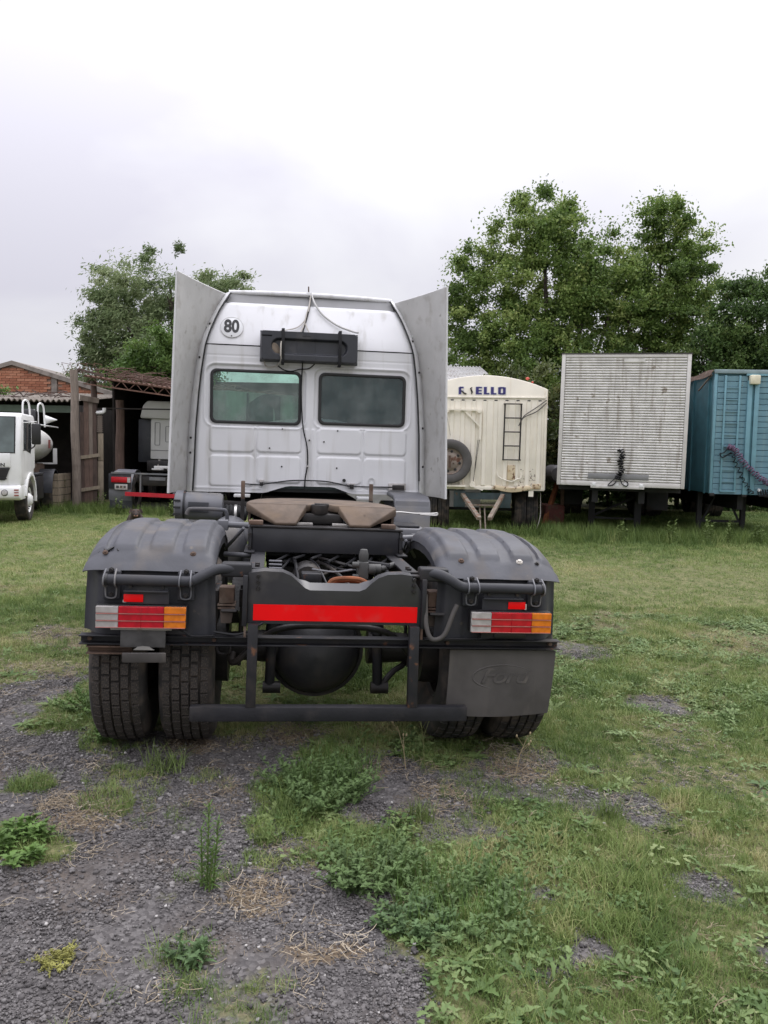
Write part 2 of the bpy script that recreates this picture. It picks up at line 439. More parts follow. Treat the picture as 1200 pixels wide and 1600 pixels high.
PLASTD = mat('dark_plastic', (0.033, 0.034, 0.040), 0.55, 0, 0.15, 5, spec=0.3, dirt=(0.064, 0.060, 0.060), damt=0.48, dscale=4.5, bump=0.15, bscale=14, rust=(0.085, 0.072, 0.062), ramt=0.66, rscale=16)
BLACK = mat('chassis_black', (0.017, 0.017, 0.020), 0.48, 0, 0.2, 7, spec=0.35, dirt=(0.060, 0.048, 0.040), damt=0.54, dscale=5, rust=(0.12, 0.055, 0.03), ramt=0.64, rscale=14, bump=0.1, bscale=40)
GREASE = mat('greasy_iron', (0.018, 0.016, 0.016), 0.45, 0.0, 0.3, 9, spec=0.35, dirt=(0.048, 0.038, 0.031), damt=0.52, dscale=6, bump=0.2, bscale=50)
FIFTH = mat('dusty_rusty_steel', (0.10, 0.070, 0.049), 0.7, 0.0, 0.3, 9, dirt=(0.16, 0.118, 0.084), damt=0.5, dscale=5, rust=(0.045, 0.03, 0.022), ramt=0.62, rscale=7, bump=0.25, bscale=30)
RUST = mat('rust_brown', (0.10, 0.062, 0.044), 0.85, 0, 0.3, 12, dirt=(0.19, 0.15, 0.12), damt=0.5, dscale=8, bump=0.3)
RUSTY = mat('orange_rust', (0.22, 0.075, 0.03), 0.85, 0, 0.3, 12)
TYRE = mat('tyre_rubber', (0.024, 0.022, 0.021), 0.78, 0, 0.2, 9, dirt=(0.095, 0.076, 0.062), damt=0.42, dscale=7, bump=0.2, bscale=60)
FLAP = mat('mudflap_rubber', (0.078, 0.072, 0.069), 0.68, 0, 0.18, 6, spec=0.3, dirt=(0.125, 0.112, 0.10), damt=0.52, dscale=3.5, streak=True, bump=0.08, bscale=25)
REDT = mat('red_reflective_tape', (0.78, 0.002, 0.004), 0.45, 0, 0.05, 5, spec=0.2, dirt=(0.60, 0.04, 0.035), damt=0.53, dscale=7, streak=False)
LRED = mat('red_lens', (0.42, 0.006, 0.016), 0.18, 0, 0.15, 30)
LAMB = mat('amber_lens', (0.62, 0.17, 0.012), 0.18, 0, 0.15, 30)
LRIB = mat('pale_lens_rib', (0.42, 0.17, 0.15), 0.3)
LWHT = mat('clear_lens', (0.42, 0.40, 0.39), 0.2, 0, 0.2, 30, dirt=(0.3, 0.28, 0.26), damt=0.5)
CHROME = mat('worn_bright_metal', (0.5, 0.49, 0.47), 0.35, 0.8)
CANGREY = mat('grey_plastic', (0.12, 0.122, 0.135), 0.45, 0, 0.1, 5, dirt=(0.19, 0.18, 0.17), damt=0.5, dscale=4)
HOSE = mat('black_hose', (0.014, 0.014, 0.016), 0.6, spec=0.25)
BOXBLK = mat('black_moulded_plastic', (0.026, 0.028, 0.035), 0.42, 0, 0.15, 6, dirt=(0.09, 0.085, 0.085), damt=0.56, dscale=5)
WIREW = mat('pale_cable', (0.42, 0.39, 0.35), 0.5)
WHITE = mat('white_paint', (0.72, 0.72, 0.72), 0.35, 0, 0.04, 3, dirt=(0.5, 0.49, 0.46), damt=0.56, dscale=2.5, streak=True)
BLKPRINT = mat('black_print', (0.012, 0.012, 0.014), 0.5)
LINING = mat('grey_cab_lining', (0.42, 0.43, 0.42), 0.8)
DARKIN = mat('dark_interior', (0.03, 0.032, 0.033), 0.8)
CURT = mat('grey_green_curtain', (0.58, 0.60, 0.56), 0.85, 0, 0.1, 4)
CURTD = mat('dark_teal_curtain', (0.17, 0.19, 0.20), 0.85, 0, 0.2, 4)
TINT = glass('tinted_window_glass', (0.82, 0.94, 0.89), 0.34)
TINTD = glass('dark_window_glass', (0.55, 0.68, 0.68), 0.22)
CLEARG = glass('windscreen_glass', (0.86, 0.97, 0.93), 0.08)
DGLASS = mat('dark_glass', (0.045, 0.05, 0.055), 0.08, 0, 0.1, 3)

# ------------------------------------------------------------------ wheels
def tyre_profile(Rr, wd, rim):
    h = wd / 2
    return [(rim, -h * .72), (rim + .03, -h * .9), (Rr - .12, -h * 1.06), (Rr - .05, -h * 1.02), (Rr - .026, -h * .92), (Rr - .018, -h * .80), (Rr - .018, h * .80), (Rr - .026, h * .92), (Rr - .05, h * 1.02), (Rr - .12, h * 1.06), (rim + .03, h * .9), (rim, h * .72)]
def block_mesh():
    mb = MB().box(-.5, .5, -.5, .5, 0, 1)
    # slightly tapered block in unit size: x across the tread, y along it, z outwards
    mb.v = [(x * (0.94 if z > .5 else 1), y * (0.90 if z > .5 else 1), z) for x, y, z in mb.v]
    me = bpy.data.meshes.new('tread_block'); me.from_pydata(mb.v, [], mb.f); me.materials.append(TYRE); return me
BLOCK = block_mesh()
def make_wheel(parent, cx, cy, cz=0.52, Rr=0.52, wd=0.27, single=False, side=1, m=TYRE, blocks=True, rimm=None):
    rim = 0.285
    wobj = MB().lathe(tyre_profile(Rr, wd, rim), (cx, cy, cz), 'x', 56).build('wheel', m, parent, sharp=35)
    d = side * wd * .2
    MB().lathe([(rim, -wd * .36), (rim - .02, -wd * .3), (rim - .03, d), (.17, d + side * .03), (.13, d + side * .06), (.11, d + side * .12), (0.0, d + side * .12)], (cx, cy, cz), 'x', 28).build('rim', rimm or GREASE, wobj)
    if not blocks: return wobj
    rows = 5; nb = 46; loose = MB()
    bw = wd * .86 / rows; bl = 2 * math.pi * Rr / nb
    for r_ in range(rows):
        x = cx + (r_ - (rows - 1) / 2) * bw
        edge = r_ in (0, rows - 1)
        for k in range(nb):
            a = 2 * math.pi * (k + (0.5 if r_ % 2 else 0.0) + 0.1 * math.sin(r_ * 3)) / nb     # 0 = up, pi/2 = rear
            hh = 0.019 if not edge else 0.017
            rad = Rr - .019 - (0.006 if edge else 0)
            c_, s_ = math.cos(a), math.sin(a)
            M = Matrix(((1, 0, 0, x), (0, c_, -s_, cy - s_ * rad), (0, s_, c_, cz + c_ * rad), (0, 0, 0, 1)))
            tilt = Matrix.Rotation(R(0 if not edge else (14 if r_ == 0 else -14)) * -1, 4, 'Y')
            M = M @ tilt @ Matrix.Diagonal((bw * random.uniform(.80, .87), bl * random.uniform(.80, .88), hh, 1))
            if parent.get('fine') and cx < -0.5 and 0.4 * math.pi < a % (2 * math.pi) < 0.93 * math.pi:
                o = link('tread_block', BLOCK, wobj); o.matrix_local = M
            else:
                q = [M @ v.co for v in BLOCK.vertices]
                loose.add(q, [tuple(p.vertices) for p in BLOCK.polygons])
    tag(loose.build('tread', m, wobj, sharp=0), kind='stuff')
    return wobj

# ------------------------------------------------------------------ main tractor unit
T = thing('tractor_truck', 'silver white tractor truck seen from behind with bare fifth wheel and black mudguards', 'truck', TLOC, TYAW, None, TROLL)
T['fine'] = 1
AX = 0.62
for cx, sd in ((-1.09, -1), (-0.745, -1), (0.745, 1), (1.09, 1)): make_wheel(T, cx, AX, side=sd)
for cx, sd in ((-1.03, -1), (1.03, 1)): make_wheel(T, cx, 4.35, side=sd, blocks=False, wd=0.29)
del T['fine']

# frame rails (C sections) and cross members
for s in (-1, 1):
    o = [(s * .385, .80), (s * .445, .80), (s * .445, 1.045), (s * .365, 1.045), (s * .365, 1.033), (s * .433, 1.033), (s * .433, .812), (s * .385, .812)]
    MB().prism(o, 'y', 0.012, 5.3).build('frame_rail', BLACK, T, bevel=.004)
xm = [(-.439, .786), (.452, .788), (.446, .953), (.385, 1.046), (.331, 1.052), (.262, 1.048), (.215, 1.030), (.178, 1.0), (.150, .972), (.12, .960), (-.13, .960), (-.155, .97), (-.19, 1.0), (-.225, 1.03), (-.268, 1.048), (-.359, 1.052), (-.439, 1.042)]
mb = MB()
ins = []                                       # rolled top edge: outline rises to the front
n = len(xm)
mb.prism(xm, 'y', -0.006, 0.010)
top = xm[3:]
for i in range(len(top) - 1):
    (x0, z0), (x1, z1) = top[i], top[i + 1]
    for k in range(6):
        a0, a1 = R(90 * k / 6), R(90 * (k + 1) / 6)
        f = lambda x, z, a: (x, -0.006 + 0.055 * math.sin(a), z + 0.03 * math.sin(a) * (1 if z < 1.0 else .25) - 0.0)
        mb.add([f(x0, z0, a0), f(x1, z1, a0), f(x1, z1, a1), f(x0, z0, a1)], [(0, 1, 2, 3)])
cross = mb.build('rear_crossmember', mat('crossmember_black', (0.034, 0.034, 0.038), 0.3, 0, 0.15, 5, dirt=(0.080, 0.072, 0.066), damt=0.55, dscale=4, rust=(0.12, 0.06, 0.035), ramt=0.66, rscale=8), T, weld=True, bevel=0.003)
MB().box(-.41, .422, -.0092, -.0066, .803, .884).build('reflective_tape', REDT, cross)
for s in (-1, 1):
    MB().box(s * .452 - .012, s * .452 + .012, -.03, .30, .775, 1.03).build('end_plate', BLACK, T, bevel=.004)
    MB().bar((s * .447, -.018, .72), (s * .447, -.018, .96), .016, .012).build('edge_angle', RUST, T)
for s in (-1, 1):
    for zz in (.965, .995, 1.025):
        MB().lathe([(0, -.018), (.009, -.018), (.011, -.012), (.011, -.006)], (s * .395 + .004, 0, zz), 'y', 6).build('bolt', GREASE, cross)
# bolts on the rail tops
for s in (-1, 1):
    for yy in (.16, .22):
        MB().lathe([(0, .016), (.012, .016), (.012, 0)], (s * .40, yy, 1.045), 'z', 6).build('bolt', GREASE, T)
    MB().box(s * .40 - .055, s * .40 + .055, .06, .10, 1.046, 1.056).build('rail_strap', BLACK, T, bevel=.002)
for yy in (1.9, 2.9, 4.0):
    MB().box(-.37, .37, yy, yy + .08, .83, 1.02).build('crossmember', GREASE, T, bevel=.005)

# underrun bar with its two drop posts
mb = MB().box(-.703, .703, -.055, .0, .299, .374)
MB.build(mb, 'underrun_bar', mat('bar_black', (0.016, 0.016, 0.019), 0.55, 0, 0.2, 7, spec=0.3, dirt=(0.050, 0.044, 0.042), damt=0.54, dscale=6, bump=0.15), T, bevel=.006)
for x0, x1 in ((-.408, -.407), (.406, .412)):
    MB().bar((x0, -.03, .79), (x1, -.035, .372), .05, .045, up=(0, 1, 0)).build('underrun_post', BLACK, T, bevel=.003)
# light bar: open channel across the whole tail
ch = [(.0, .714), (.062, .714), (.062, .668), (.0, .668), (.0, .674), (.05, .674), (.05, .708), (.0, .708)]
MB().prism(ch, 'x', -1.245, 1.205).build('light_bar', BLACK, T, bevel=.0015, seg=1)
MB().prism([(.004, .66), (.062, .66), (.062, .620), (.004, .620), (.004, .626), (.05, .626), (.05, .654), (.004, .654)], 'x', -1.21, -1.0).build('light_bar_stub', RUST, T)
for x in (-1.2, -.6, .6, 1.16):
    MB().lathe([(0, .03), (.011, .03), (.012, .05)], (x, 0, .691), 'y', 6).build('bolt', RUST, T)

# mudguards -----------------------------------------------------------
PROF = [(0.035, .715), (0.03, .88), (0.035, 1.0), (0.05, 1.045), (.10, 1.095), (.19, 1.140), (.32, 1.172), (.48, 1.190), (.66, 1.194), (.86, 1.184), (1.03, 1.145), (1.18, 1.075), (1.29, .98), (1.36, .84), (1.38, .70)]
_d = np.r_[0, np.cumsum([math.hypot(PROF[i + 1][0] - PROF[i][0], PROF[i + 1][1] - PROF[i][1]) for i in range(len(PROF) - 1)])]
PY = [p[0] for p in PROF]; PZ = [p[1] for p in PROF]
def prof(s):
    y, z = np.interp(s, _d, PY), np.interp(s, _d, PZ)
    y2, z2 = np.interp(s + .02, _d, PY), np.interp(s + .02, _d, PZ)
    y1, z1 = np.interp(s - .02, _d, PY), np.interp(s - .02, _d, PZ)
    ty, tz = y2 - y1, z2 - z1; q = math.hypot(ty, tz) or 1
    return y, z, -tz / q, ty / q       # point and outward normal (rear/up)
S_CAP0 = float(np.interp(1.035, PZ[:8], _d[:8])); S_END = float(_d[-1]); S_CAP1 = float(_d[11])
def mudguard(side):
    xi, xo = (0.545, 1.205) if side > 0 else (0.612, 1.245)
    wd = xo - xi
    g = bpy.data.objects.new('mudguard', None); COL.objects.link(g); g.parent = T
    def X(u, s):                                    # u 0 inner .. 1 outer ; slight flare to the bottom
        return side * (xi + wd * u)
    def cap(u, v):
        s = S_CAP0 - .012 + (S_CAP1 - S_CAP0 + .012) * v
        y, z, ny, nz_ = prof(s)
        xx = u * wd
        # rounded shoulders, stronger on the outer side
        ro, ri = 0.17, 0.07
        drop = 0.0
        if xx > wd - ro: drop = ro * .82 * (1 - math.sqrt(max(0, 1 - ((xx - (wd - ro)) / ro) ** 2)))
        if xx < ri: drop = ri * .9 * (1 - math.sqrt(max(0, 1 - ((ri - xx) / ri) ** 2)))
        k = float(sstep(S_CAP0 + .02, S_CAP0 + .16, s))
        drop *= .45 + .55 * k
        h = 0.014
        for c in (.16, .42, .70, .93):
            e = abs(u - c) * wd
            h += .018 * float(sstep(.060, .048, e)) * float(sstep(S_CAP0 + .095, S_CAP0 + .115, s))
        h += 0.004 * math.sin(u * 17 + side) * (1 - k)
        lip = 0.012 * float(sstep(S_CAP0 + .015, S_CAP0 - .01, s))
        return (X(u, s), y + ny * (h - drop + lip), z + nz_ * (h - drop + lip))
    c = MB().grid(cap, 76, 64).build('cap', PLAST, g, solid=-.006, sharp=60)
    def lip(u, v):
        s = S_CAP0 + .02 + (S_CAP1 - S_CAP0 - .02) * v
        y, z, ny, nz_ = prof(s)
        return (side * (xi + .003), y - ny * (.05 + .045 * u), z - nz_ * (.05 + .045 * u))
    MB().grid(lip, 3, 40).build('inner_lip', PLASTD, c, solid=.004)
    def skirt(u, v):
        s = (S_CAP0 + .03) * v
        y, z, ny, nz_ = prof(s)
        xx = u * wd
        off = 0.0
        off -= .035 * float(sstep(wd - .14, wd, xx)) ** 2 * 3
        off -= .02 * float(sstep(.05, 0, xx))
        # raised vertical ribs near both edges
        for a, b in ((.03, .14), (wd - .20, wd - .06)):
            off += .010 * float(sstep(a - .012, a + .012, xx) * sstep(b + .012, b - .012, xx)) * float(sstep(1.03, .99, z))
        # pressed top pockets
        for a, b in ((.18, .30), (.36, .42)):
            off -= .008 * float(sstep(a, a + .015, xx) * sstep(b, b - .015, xx)) * float(sstep(.985, 1.0, z))
        return (X(u, s) + side * (-.006 + .012 * (1 - v) * (u - .5) * 2), y + ny * (off - .004), z)
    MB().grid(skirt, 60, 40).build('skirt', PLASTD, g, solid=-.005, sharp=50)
    def front(u, v):
        s = S_CAP1 - .02 + (S_END - S_CAP1) * v
        y, z, ny, nz_ = prof(s)
        return (X(u, s), y, z)
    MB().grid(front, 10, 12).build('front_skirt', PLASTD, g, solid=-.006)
    return g
GL = mudguard(-1); GR = mudguard(1)
GL['label'] = 'left black plastic mudguard with split outer edge'
# splits, rivets and bolts on the caps
def on_cap(side, x, s, h=.02):
    y, z, ny, nz_ = prof(s); return (x, y + ny * h, z + nz_ * h)
for side, x, s, m, r_ in ((-1, -1.145, .08, RUST, .012), (-1, -.72, .085, RUST, .014), (1, .665, .09, RUST, .014), (1, .985, .095, WIREW, .017), (1, 1.08, .085, GREASE, .011)):
    p = on_cap(side, x, S_CAP0 + s)
    y, z, ny, nz_ = prof(S_CAP0 + s)
    mb = MB().lathe([(0, .012), (r_ * .6, .012), (r_ * .6, .006), (r_, .006), (r_ * 1.2, 0)], (0, 0, 0), 'z', 12)
    mb.xform(Matrix.Translation(p) @ Vector((0, ny, nz_)).to_track_quat('Z', 'Y').to_matrix().to_4x4())
    mb.build('rivet', m, GL if side < 0 else GR)
pts = []
for i in range(9):
    t = i / 8; x = -1.235 + .15 * t; s = S_CAP0 + .10 + .02 * math.sin(i * 2.1) + .01 * t
    y, z, ny, nz_ = prof(s); dr = .10 * max(0, 1 - (t * 1.3)) ** 2
    pts.append((x, y + ny * (.024 - dr), z + nz_ * (.024 - dr)))
MB().tube(pts, [.004, .006, .007, .009, .006, .009, .007, .006, .003], 6).build('split_edge', RUBBER, GL)

# bent tube carriers and their straps
def smooth_path(P, n=6):
    P = [Vector(p) for p in P]; O = []
    for i in range(len(P) - 1):
        p0 = P[max(i - 1, 0)]; p1 = P[i]; p2 = P[i + 1]; p3 = P[min(i + 2, len(P) - 1)]
        for k in range(n):
            t = k / n
            O.append(0.5 * ((2 * p1) + (-p0 + p2) * t + (2 * p0 - 5 * p1 + 4 * p2 - p3) * t * t + (-p0 + 3 * p1 - 3 * p2 + p3) * t ** 3))
    O.append(P[-1]); return O
tl = [(-1.117, -.045, .998), (-1.0, -.045, .998), (-.80, -.045, .997), (-.71, -.04, .998), (-.665, -.03, 1.020), (-.60, .0, 1.050), (-.53, .02, 1.055), (-.455, .05, 1.05)]
tr = [(1.066, -.045, .997), (.9, -.045, .998), (.70, -.045, .998), (.636, -.04, 1.003), (.570, -.03, 1.040), (.525, .0, 1.056), (.46, .04, 1.056)]
for P, s in ((tl, -1), (tr, 1)):
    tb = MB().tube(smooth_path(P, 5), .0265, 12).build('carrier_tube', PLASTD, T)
    MB().lathe([(0, -.004), (.03, -.004), (.03, .012), (.0265, .012)], (P[0][0], -.045, .998), 'x', 14).build('tube_cap', RUBBER, tb)
    MB().box(*sorted((P[-1][0] - s * .03, P[-1][0] + s * .12)), .0, .09, 1.015, 1.085).build('tube_flange', BLACK, tb, bevel=.012, seg=3)
for x in (-1.094, -.740, .700, 1.048):
    q = MB().box(x - .042, x + .042, -.010, .03, .895, 1.035)
    base = q.build('strap_bracket', PLASTD, T, bevel=.008)
    P = [(x - .024, -.016, 1.045), (x - .026, -.062, 1.02), (x - .027, -.075, .998), (x - .027, -.068, .975), (x - .026, -.02, .955), (x - .024, -.016, .915), (x - .012, -.016, .904), (x + .012, -.016, .904), (x + .024, -.016, .915), (x + .026, -.02, .955), (x + .027, -.068, .975), (x + .027, -.075, .998), (x + .026, -.062, 1.02), (x + .024, -.016, 1.045)]
    MB().tube(smooth_path(P, 3), .0042, 6).build('strap', CANGREY, base)
    for zz in (.922, 1.040):
        MB().lathe([(0, -.03), (.009, -.03), (.010, -.02), (.014, -.018), (.014, -.009)], (x, 0, zz), 'y', 6).build('bolt', GREASE, base)
# lamp brackets with bolts, red stickers
for xc, s in ((-.923, -1), (.862, 1)):
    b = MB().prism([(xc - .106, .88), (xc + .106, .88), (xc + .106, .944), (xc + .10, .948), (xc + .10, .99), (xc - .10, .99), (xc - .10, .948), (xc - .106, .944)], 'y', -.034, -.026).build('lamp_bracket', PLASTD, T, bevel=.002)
    MB().box(xc - .106, xc + .106, -.06, -.034, .941, .949).build('bracket_ledge', PLASTD, b, bevel=.003)
    for dx in (-.075, .075): MB().lathe([(0, -.05), (.009, -.05), (.01, -.034)], (xc + dx, 0, .966), 'y', 6).build('bolt', GREASE, b)
    for dx in (-.03, .03): MB().lathe([(0, -.0355), (.004, -.0355), (.004, -.034)], (xc + dx, 0, .966), 'y', 8).build('hole', RUBBER, b)
    x0 = -1.03 if s < 0 else .893
    MB().box(x0, x0 + .092, -.042, -.0385, .890, .928).build('red_sticker', REDT, b, bevel=.004)
    MB().box(x0 - .004 if s < 0 else x0 + .088, x0 + .012 if s < 0 else x0 + .10, -.0384, -.037, .887, .9 if s < 0 else .918).build('sticker_backing', LWHT, b)
    MB().box(xc - .1, xc + .1, -.02, .02, .73, .88).build('lamp_mount', BLACK, b, bevel=.006)
# tail lamps: three coloured lenses with two raised ribs
def tail_lamp(x0, x1, z0, z1, y, parent=T):
    wd = x1 - x0; f = [(0, .245, LWHT), (.25, .752, LRED), (.757, 1.0, LAMB)]
    h = MB().box(x0 - .004, x1 + .004, y, y + .05, z0 - .004, z1 + .004).build('tail_lamp', RUBBER, parent, bevel=.006)
    for a, b, m in f:
        mb = MB(); xa, xb = x0 + wd * a, x0 + wd * b
        hz = (z1 - z0) / 3
        for k in range(3): mb.box(xa, xb, y - .018, y + .004, z0 + hz * k + .0025, z0 + hz * (k + 1) - .0025)
        mb.box(xa + .0005, xb - .0005, y - .014, y + .003, z0 + .001, z1 - .001)
        if m is LRED: mb.box(x0 + wd * .5 - .001, x0 + wd * .5 + .001, y - .0225, y - .014, z0 + .004, z1 - .004)
        mb.build('lens', m, h, bevel=.0012, seg=1)
    for zz in (z0 + .003, z0 + hz, z0 + 2 * hz): MB().box(x0 + .002, x1 - .002, y - .022, y - .012, zz - .0014, zz + .0014).build('lens_rib', LRIB, h)
    return h
tail_lamp(-1.154, -.732, .766, .872, -.045); tail_lamp(.697, 1.122, .769, .875, -.045)
# number plate holder under the left lamp, worn and unreadable
ph = MB().box(-1.044, -.829, -.028, -.018, .663, .750).build('number_plate', mat('smudged_plate', (0.06, 0.058, 0.058), 0.6, 0, 0.3, 14, dirt=(0.13, 0.12, 0.115), damt=0.5, dscale=12), T, bevel=.004)
MB().box(-1.09, -.80, -.036, -.02, .750, .766).build('plate_edge', mat('dirty_white_plate', (0.36, 0.34, 0.31), 0.6, 0, 0.2, 12, dirt=(0.2, 0.17, 0.14), damt=0.45, dscale=12), ph, bevel=.003)
MB().prism([(-.98, .652), (-.88, .652), (-.905, .668), (-.935, .671), (-.96, .668)], 'y', -.034, -.028).build('plate_clip', CHROME, ph)
MB().bar((-1.028, -.05, .618), (-.822, -.05, .620), .012, .05, up=(0, -.2, 1)).build('plate_lower_edge', FLAP, ph, bevel=.003)
MB().box(.83, 1.0, -.03, -.005, .735, .768).build('lamp_socket', RUBBER, T, bevel=.006)

# mud flap on the right with the moulded oval badge
def flap_fn(u, v):
    x = .616 + .578 * u - .012 * v * u
    zt = .655; zb = .305 - .035 * math.sin(u * 1.9 + .25) + .03 * u
    return (x, .045 + .03 * v * v + .006 * math.sin(u * 5 + v * 3) * v, zt + (zb - zt) * v)
FL = MB().grid(flap_fn, 30, 24).build('mud_flap', FLAP, T, solid=.010, sharp=50)
MB().tube([flap_fn(i / 20, .985) for i in range(21)], .006, 6).build('flap_hem', FLAP, FL)
MB().tube([flap_fn(.008, i / 10) for i in range(11)], .005, 6).build('flap_hem', FLAP, FL)
FY = .0378
ov = [(.915 + .168 * math.cos(a), 0, .508 + .066 * math.sin(a)) for a in np.linspace(0, 2 * math.pi, 49)]
MB().tube([(x, FY + .03 * ((.655 - z) / .36) ** 2, z) for x, y, z in ov], .0055, 6).build('badge_oval', FLAP, FL)
text('badge_lettering', 'Ford', .115, FLAP, FL, (.915, .0419, .512), sx=1.25, shear=.35, ext=.006, off=.0015, space=.92)
MB().tube(smooth_path([(.80, .047, .545), (.79, .047, .52), (.81, .047, .50), (.84, .047, .515), (.83, .047, .55), (.87, .047, .562), (.93, .047, .555)], 4), .004, 5).build('badge_flourish', FLAP, FL)

# spring hangers / bump stops beside the rails
for x0, s in ((-.585, -1), (.493, 1)):
    h = MB().box(x0, x0 + .076, .07, .16, .87, .952).build('spring_hanger', RUST, T, bevel=.006)
    MB().box(x0 - .006, x0 + .084, .06, .17, .858, .867).box(x0 - .004, x0 + .082, .06, .17, .842, .852).build('leaf_ends', RUST, h, bevel=.002)
    MB().prism([(x0 + .012, .765), (x0 + .066, .765), (x0 + .074, .84), (x0 + .006, .84)], 'y', .08, .15).build('rubber_stop', mat('brown_rubber', (0.11, 0.085, 0.072), 0.8, 0, 0.2, 8), h, bevel=.005)
    MB().box(x0 - .03, x0 - .004, .1, .4, .76, .93).build('hanger_plate', BLACK, h, bevel=.004)
# leaf springs and axle
for s in (-1, 1):
    for k in range(6):
        L_ = .62 - k * .07
        P = [(s * .53, AX + L_ * t, .80 - k * .017 - .10 * (1 - t * t) * 1.0 + .05) for t in np.linspace(-1, 1, 9)]
        mb = MB()
        for i in range(8): mb.bar(P[i], P[i + 1], .075, .013, up=(0, 0, 1))
        mb.build('spring_leaf', GREASE, T)
    mb = MB()
    for dy in (-.07, .07): mb.tube([(s * .49, AX + dy, .86), (s * .49, AX + dy, .42)], .011, 8).tube([(s * .57, AX + dy, .86), (s * .57, AX + dy, .42)], .011, 8)
    mb.build('u_bolts', GREASE, T)
    MB().tube([(s * .25, AX, .52), (s * .62, AX, .52), (s * .95, AX, .52)], [.10, .075, .07], 16).build('axle_tube', GREASE, T)
    MB().lathe([(.0, -.05), (.2, -.05), (.205, .05), (.0, .05)], (s * .60, AX, .52), 'x', 26).build('brake_drum', GREASE, T)
DIFF = mat('differential_iron', (0.028, 0.028, 0.031), 0.45, 0.1, 0.3, 5, dirt=(0.055, 0.045, 0.038), damt=0.5, dscale=5, bump=0.15, bscale=20)
MB().lathe([(0, -.20), (.07, -.195), (.14, -.17), (.20, -.125), (.245, -.06), (.262, .0), (.25, .07), (.20, .13), (.12, .3), (.1, .45), (0, .45)], (-.055, AX, .505), 'y', 40).build('differential', DIFF, T)
MB().lathe([(.262, -.012), (.282, -.012), (.282, .02), (.262, .02)], (-.055, AX, .505), 'y', 40, closed=True).build('differential_flange', GREASE, T)
MB().tube([(-.055, 1.1, .56), (-.05, 2.6, .75), (-.05, 3.4, .78)], .055, 14).build('prop_shaft', GREASE, T)
for x0, x1 in ((-.31, -.315), (.283, .305)):
    sh = MB().tube([(x0, .45, .80), (x0, .45, .64)], .036, 14).build('shock_absorber', BLACK, T)
    MB().tube([(x0, .45, .66), (x1, .50, .33)], .029, 14).build('damper_body', BLACK, sh)
    MB().lathe([(0, -.05), (.035, -.05), (.035, .05), (0, .05)], (x1 + .012, .50, .31), 'x', 12).build('damper_eye', GREASE, sh)
MB().tube([(.33, .50, .33), (.40, .53, .40), (.46, .58, .42), (.50, AX, .45)], .018, 8).build('damper_link', GREASE, T)
# anti-roll bar / rear tank straps seen under the crossmember
MB().tube(smooth_path([(-.52, .3, .56), (-.50, .25, .52), (-.30, .22, .70), (0, .22, .73), (.30, .22, .70), (.46, .25, .55)], 5), .018, 10).build('stabiliser_bar', GREASE, T)
MB().tube(smooth_path([(-.60, .22, .62), (-.59, .2, .585), (-.56, .2, .575), (-.53, .2, .59), (-.53, .22, .64)], 4), .008, 6).build('hook', GREASE, T)
# hoses on the tail
MB().tube(smooth_path([(.462, .0, .95), (.468, -.03, .80), (.49, -.05, .735), (.53, -.05, .73), (.565, -.05, .76), (.60, -.04, .85), (.625, -.03, .905)], 6), .0125, 10).build('air_hose', FLAP, T)
MB().tube(smooth_path([(-.60, .0, .74), (-.5, -.01, .73), (-.44, -.02, .745), (-.40, -.02, .77), (-.36, -.01, .79)], 5), .007, 6).build('cable', HOSE, T)
MB().tube(smooth_path([(.47, .0, .715), (.6, -.012, .722), (.75, -.012, .725), (.86, -.02, .74)], 5), .006, 6).build('cable', HOSE, T)
MB().tube(smooth_path([(-.80, -.03, .77), (-.74, -.03, .745), (-.70, -.02, .722), (-.6, -.006, .722)], 5), .005, 6).build('cable', HOSE, T)

# equipment between the rails behind the crossmember
MB().lathe([(0, -.10), (.075, -.10), (.085, -.08), (.085, .08), (.06, .10), (0, .10)], (-.12, .62, .93), 'y', 18).build('air_reservoir', GREASE, T)
ib = MB().tube(smooth_path([(-.02, .30, .93), (.0, .30, .962), (.05, .30, .975), (.14, .30, .975), (.19, .30, .955), (.2, .3, .93)], 4), .012, 8)
ib.tube(smooth_path([(.0, .34, .92), (.02, .34, .95), (.06, .34, .958), (.14, .34, .957), (.17, .34, .94)], 4), .012, 8)
ib.box(-.02, .2, .28, .38, .90, .93)
ib.build('rusty_valve_block', RUSTY, T)
vb = MB().box(.155, .215, .42, .50, .955, 1.05).lathe([(0, -.04), (.026, -.04), (.028, .0), (.02, .035), (0, .035)], (.188, .46, 1.085), 'z', 14).tube([(.2, .46, 1.01), (.29, .46, 1.01)], .027, 12).tube([(.29, .46, 1.01), (.37, .48, 1.035)], .017, 10).box(.125, .16, .40, .44, .94, .98).lathe([(0, -.02), (.018, -.02), (.018, .02), (0, .02)], (.14, .42, 1.035), 'x', 10).box(.165, .245, .40, .43, .90, .95).lathe([(0, -.02), (.03, -.02), (.03, .02), (0, .02)], (.235, .44, 1.01), 'x', 12)
vb.build('brake_valve', mat('valve_aluminium', (0.065, 0.065, 0.063), 0.6, 0.0, 0.2, 8, dirt=(0.035, 0.03, 0.027), damt=0.48), T, bevel=.005)
MB().tube([(.34, .46, 1.025), (.22, .52, 1.03)], .018, 8).build('valve_pipe', HOSE, T)
for k in range(4): MB().tube([(-.34, .42 + .02 * k, .985 + .017 * k), (-.27, .40 + .02 * k, .987 + .017 * k)], .006, 8).build('pipe_fitting', CANGREY, T)
for k in range(7):
    x = -.3 + .1 * k
    MB().tube(smooth_path([(x, .6, 1.02 + .02 * math.sin(k)), (x + .1, 1.0, 1.03), (x * .6, 1.7, 1.03 + .03 * math.sin(k * 2)), (x * .4, 2.6, 1.0)], 6), .008, 6).build('brake_line', HOSE, T)
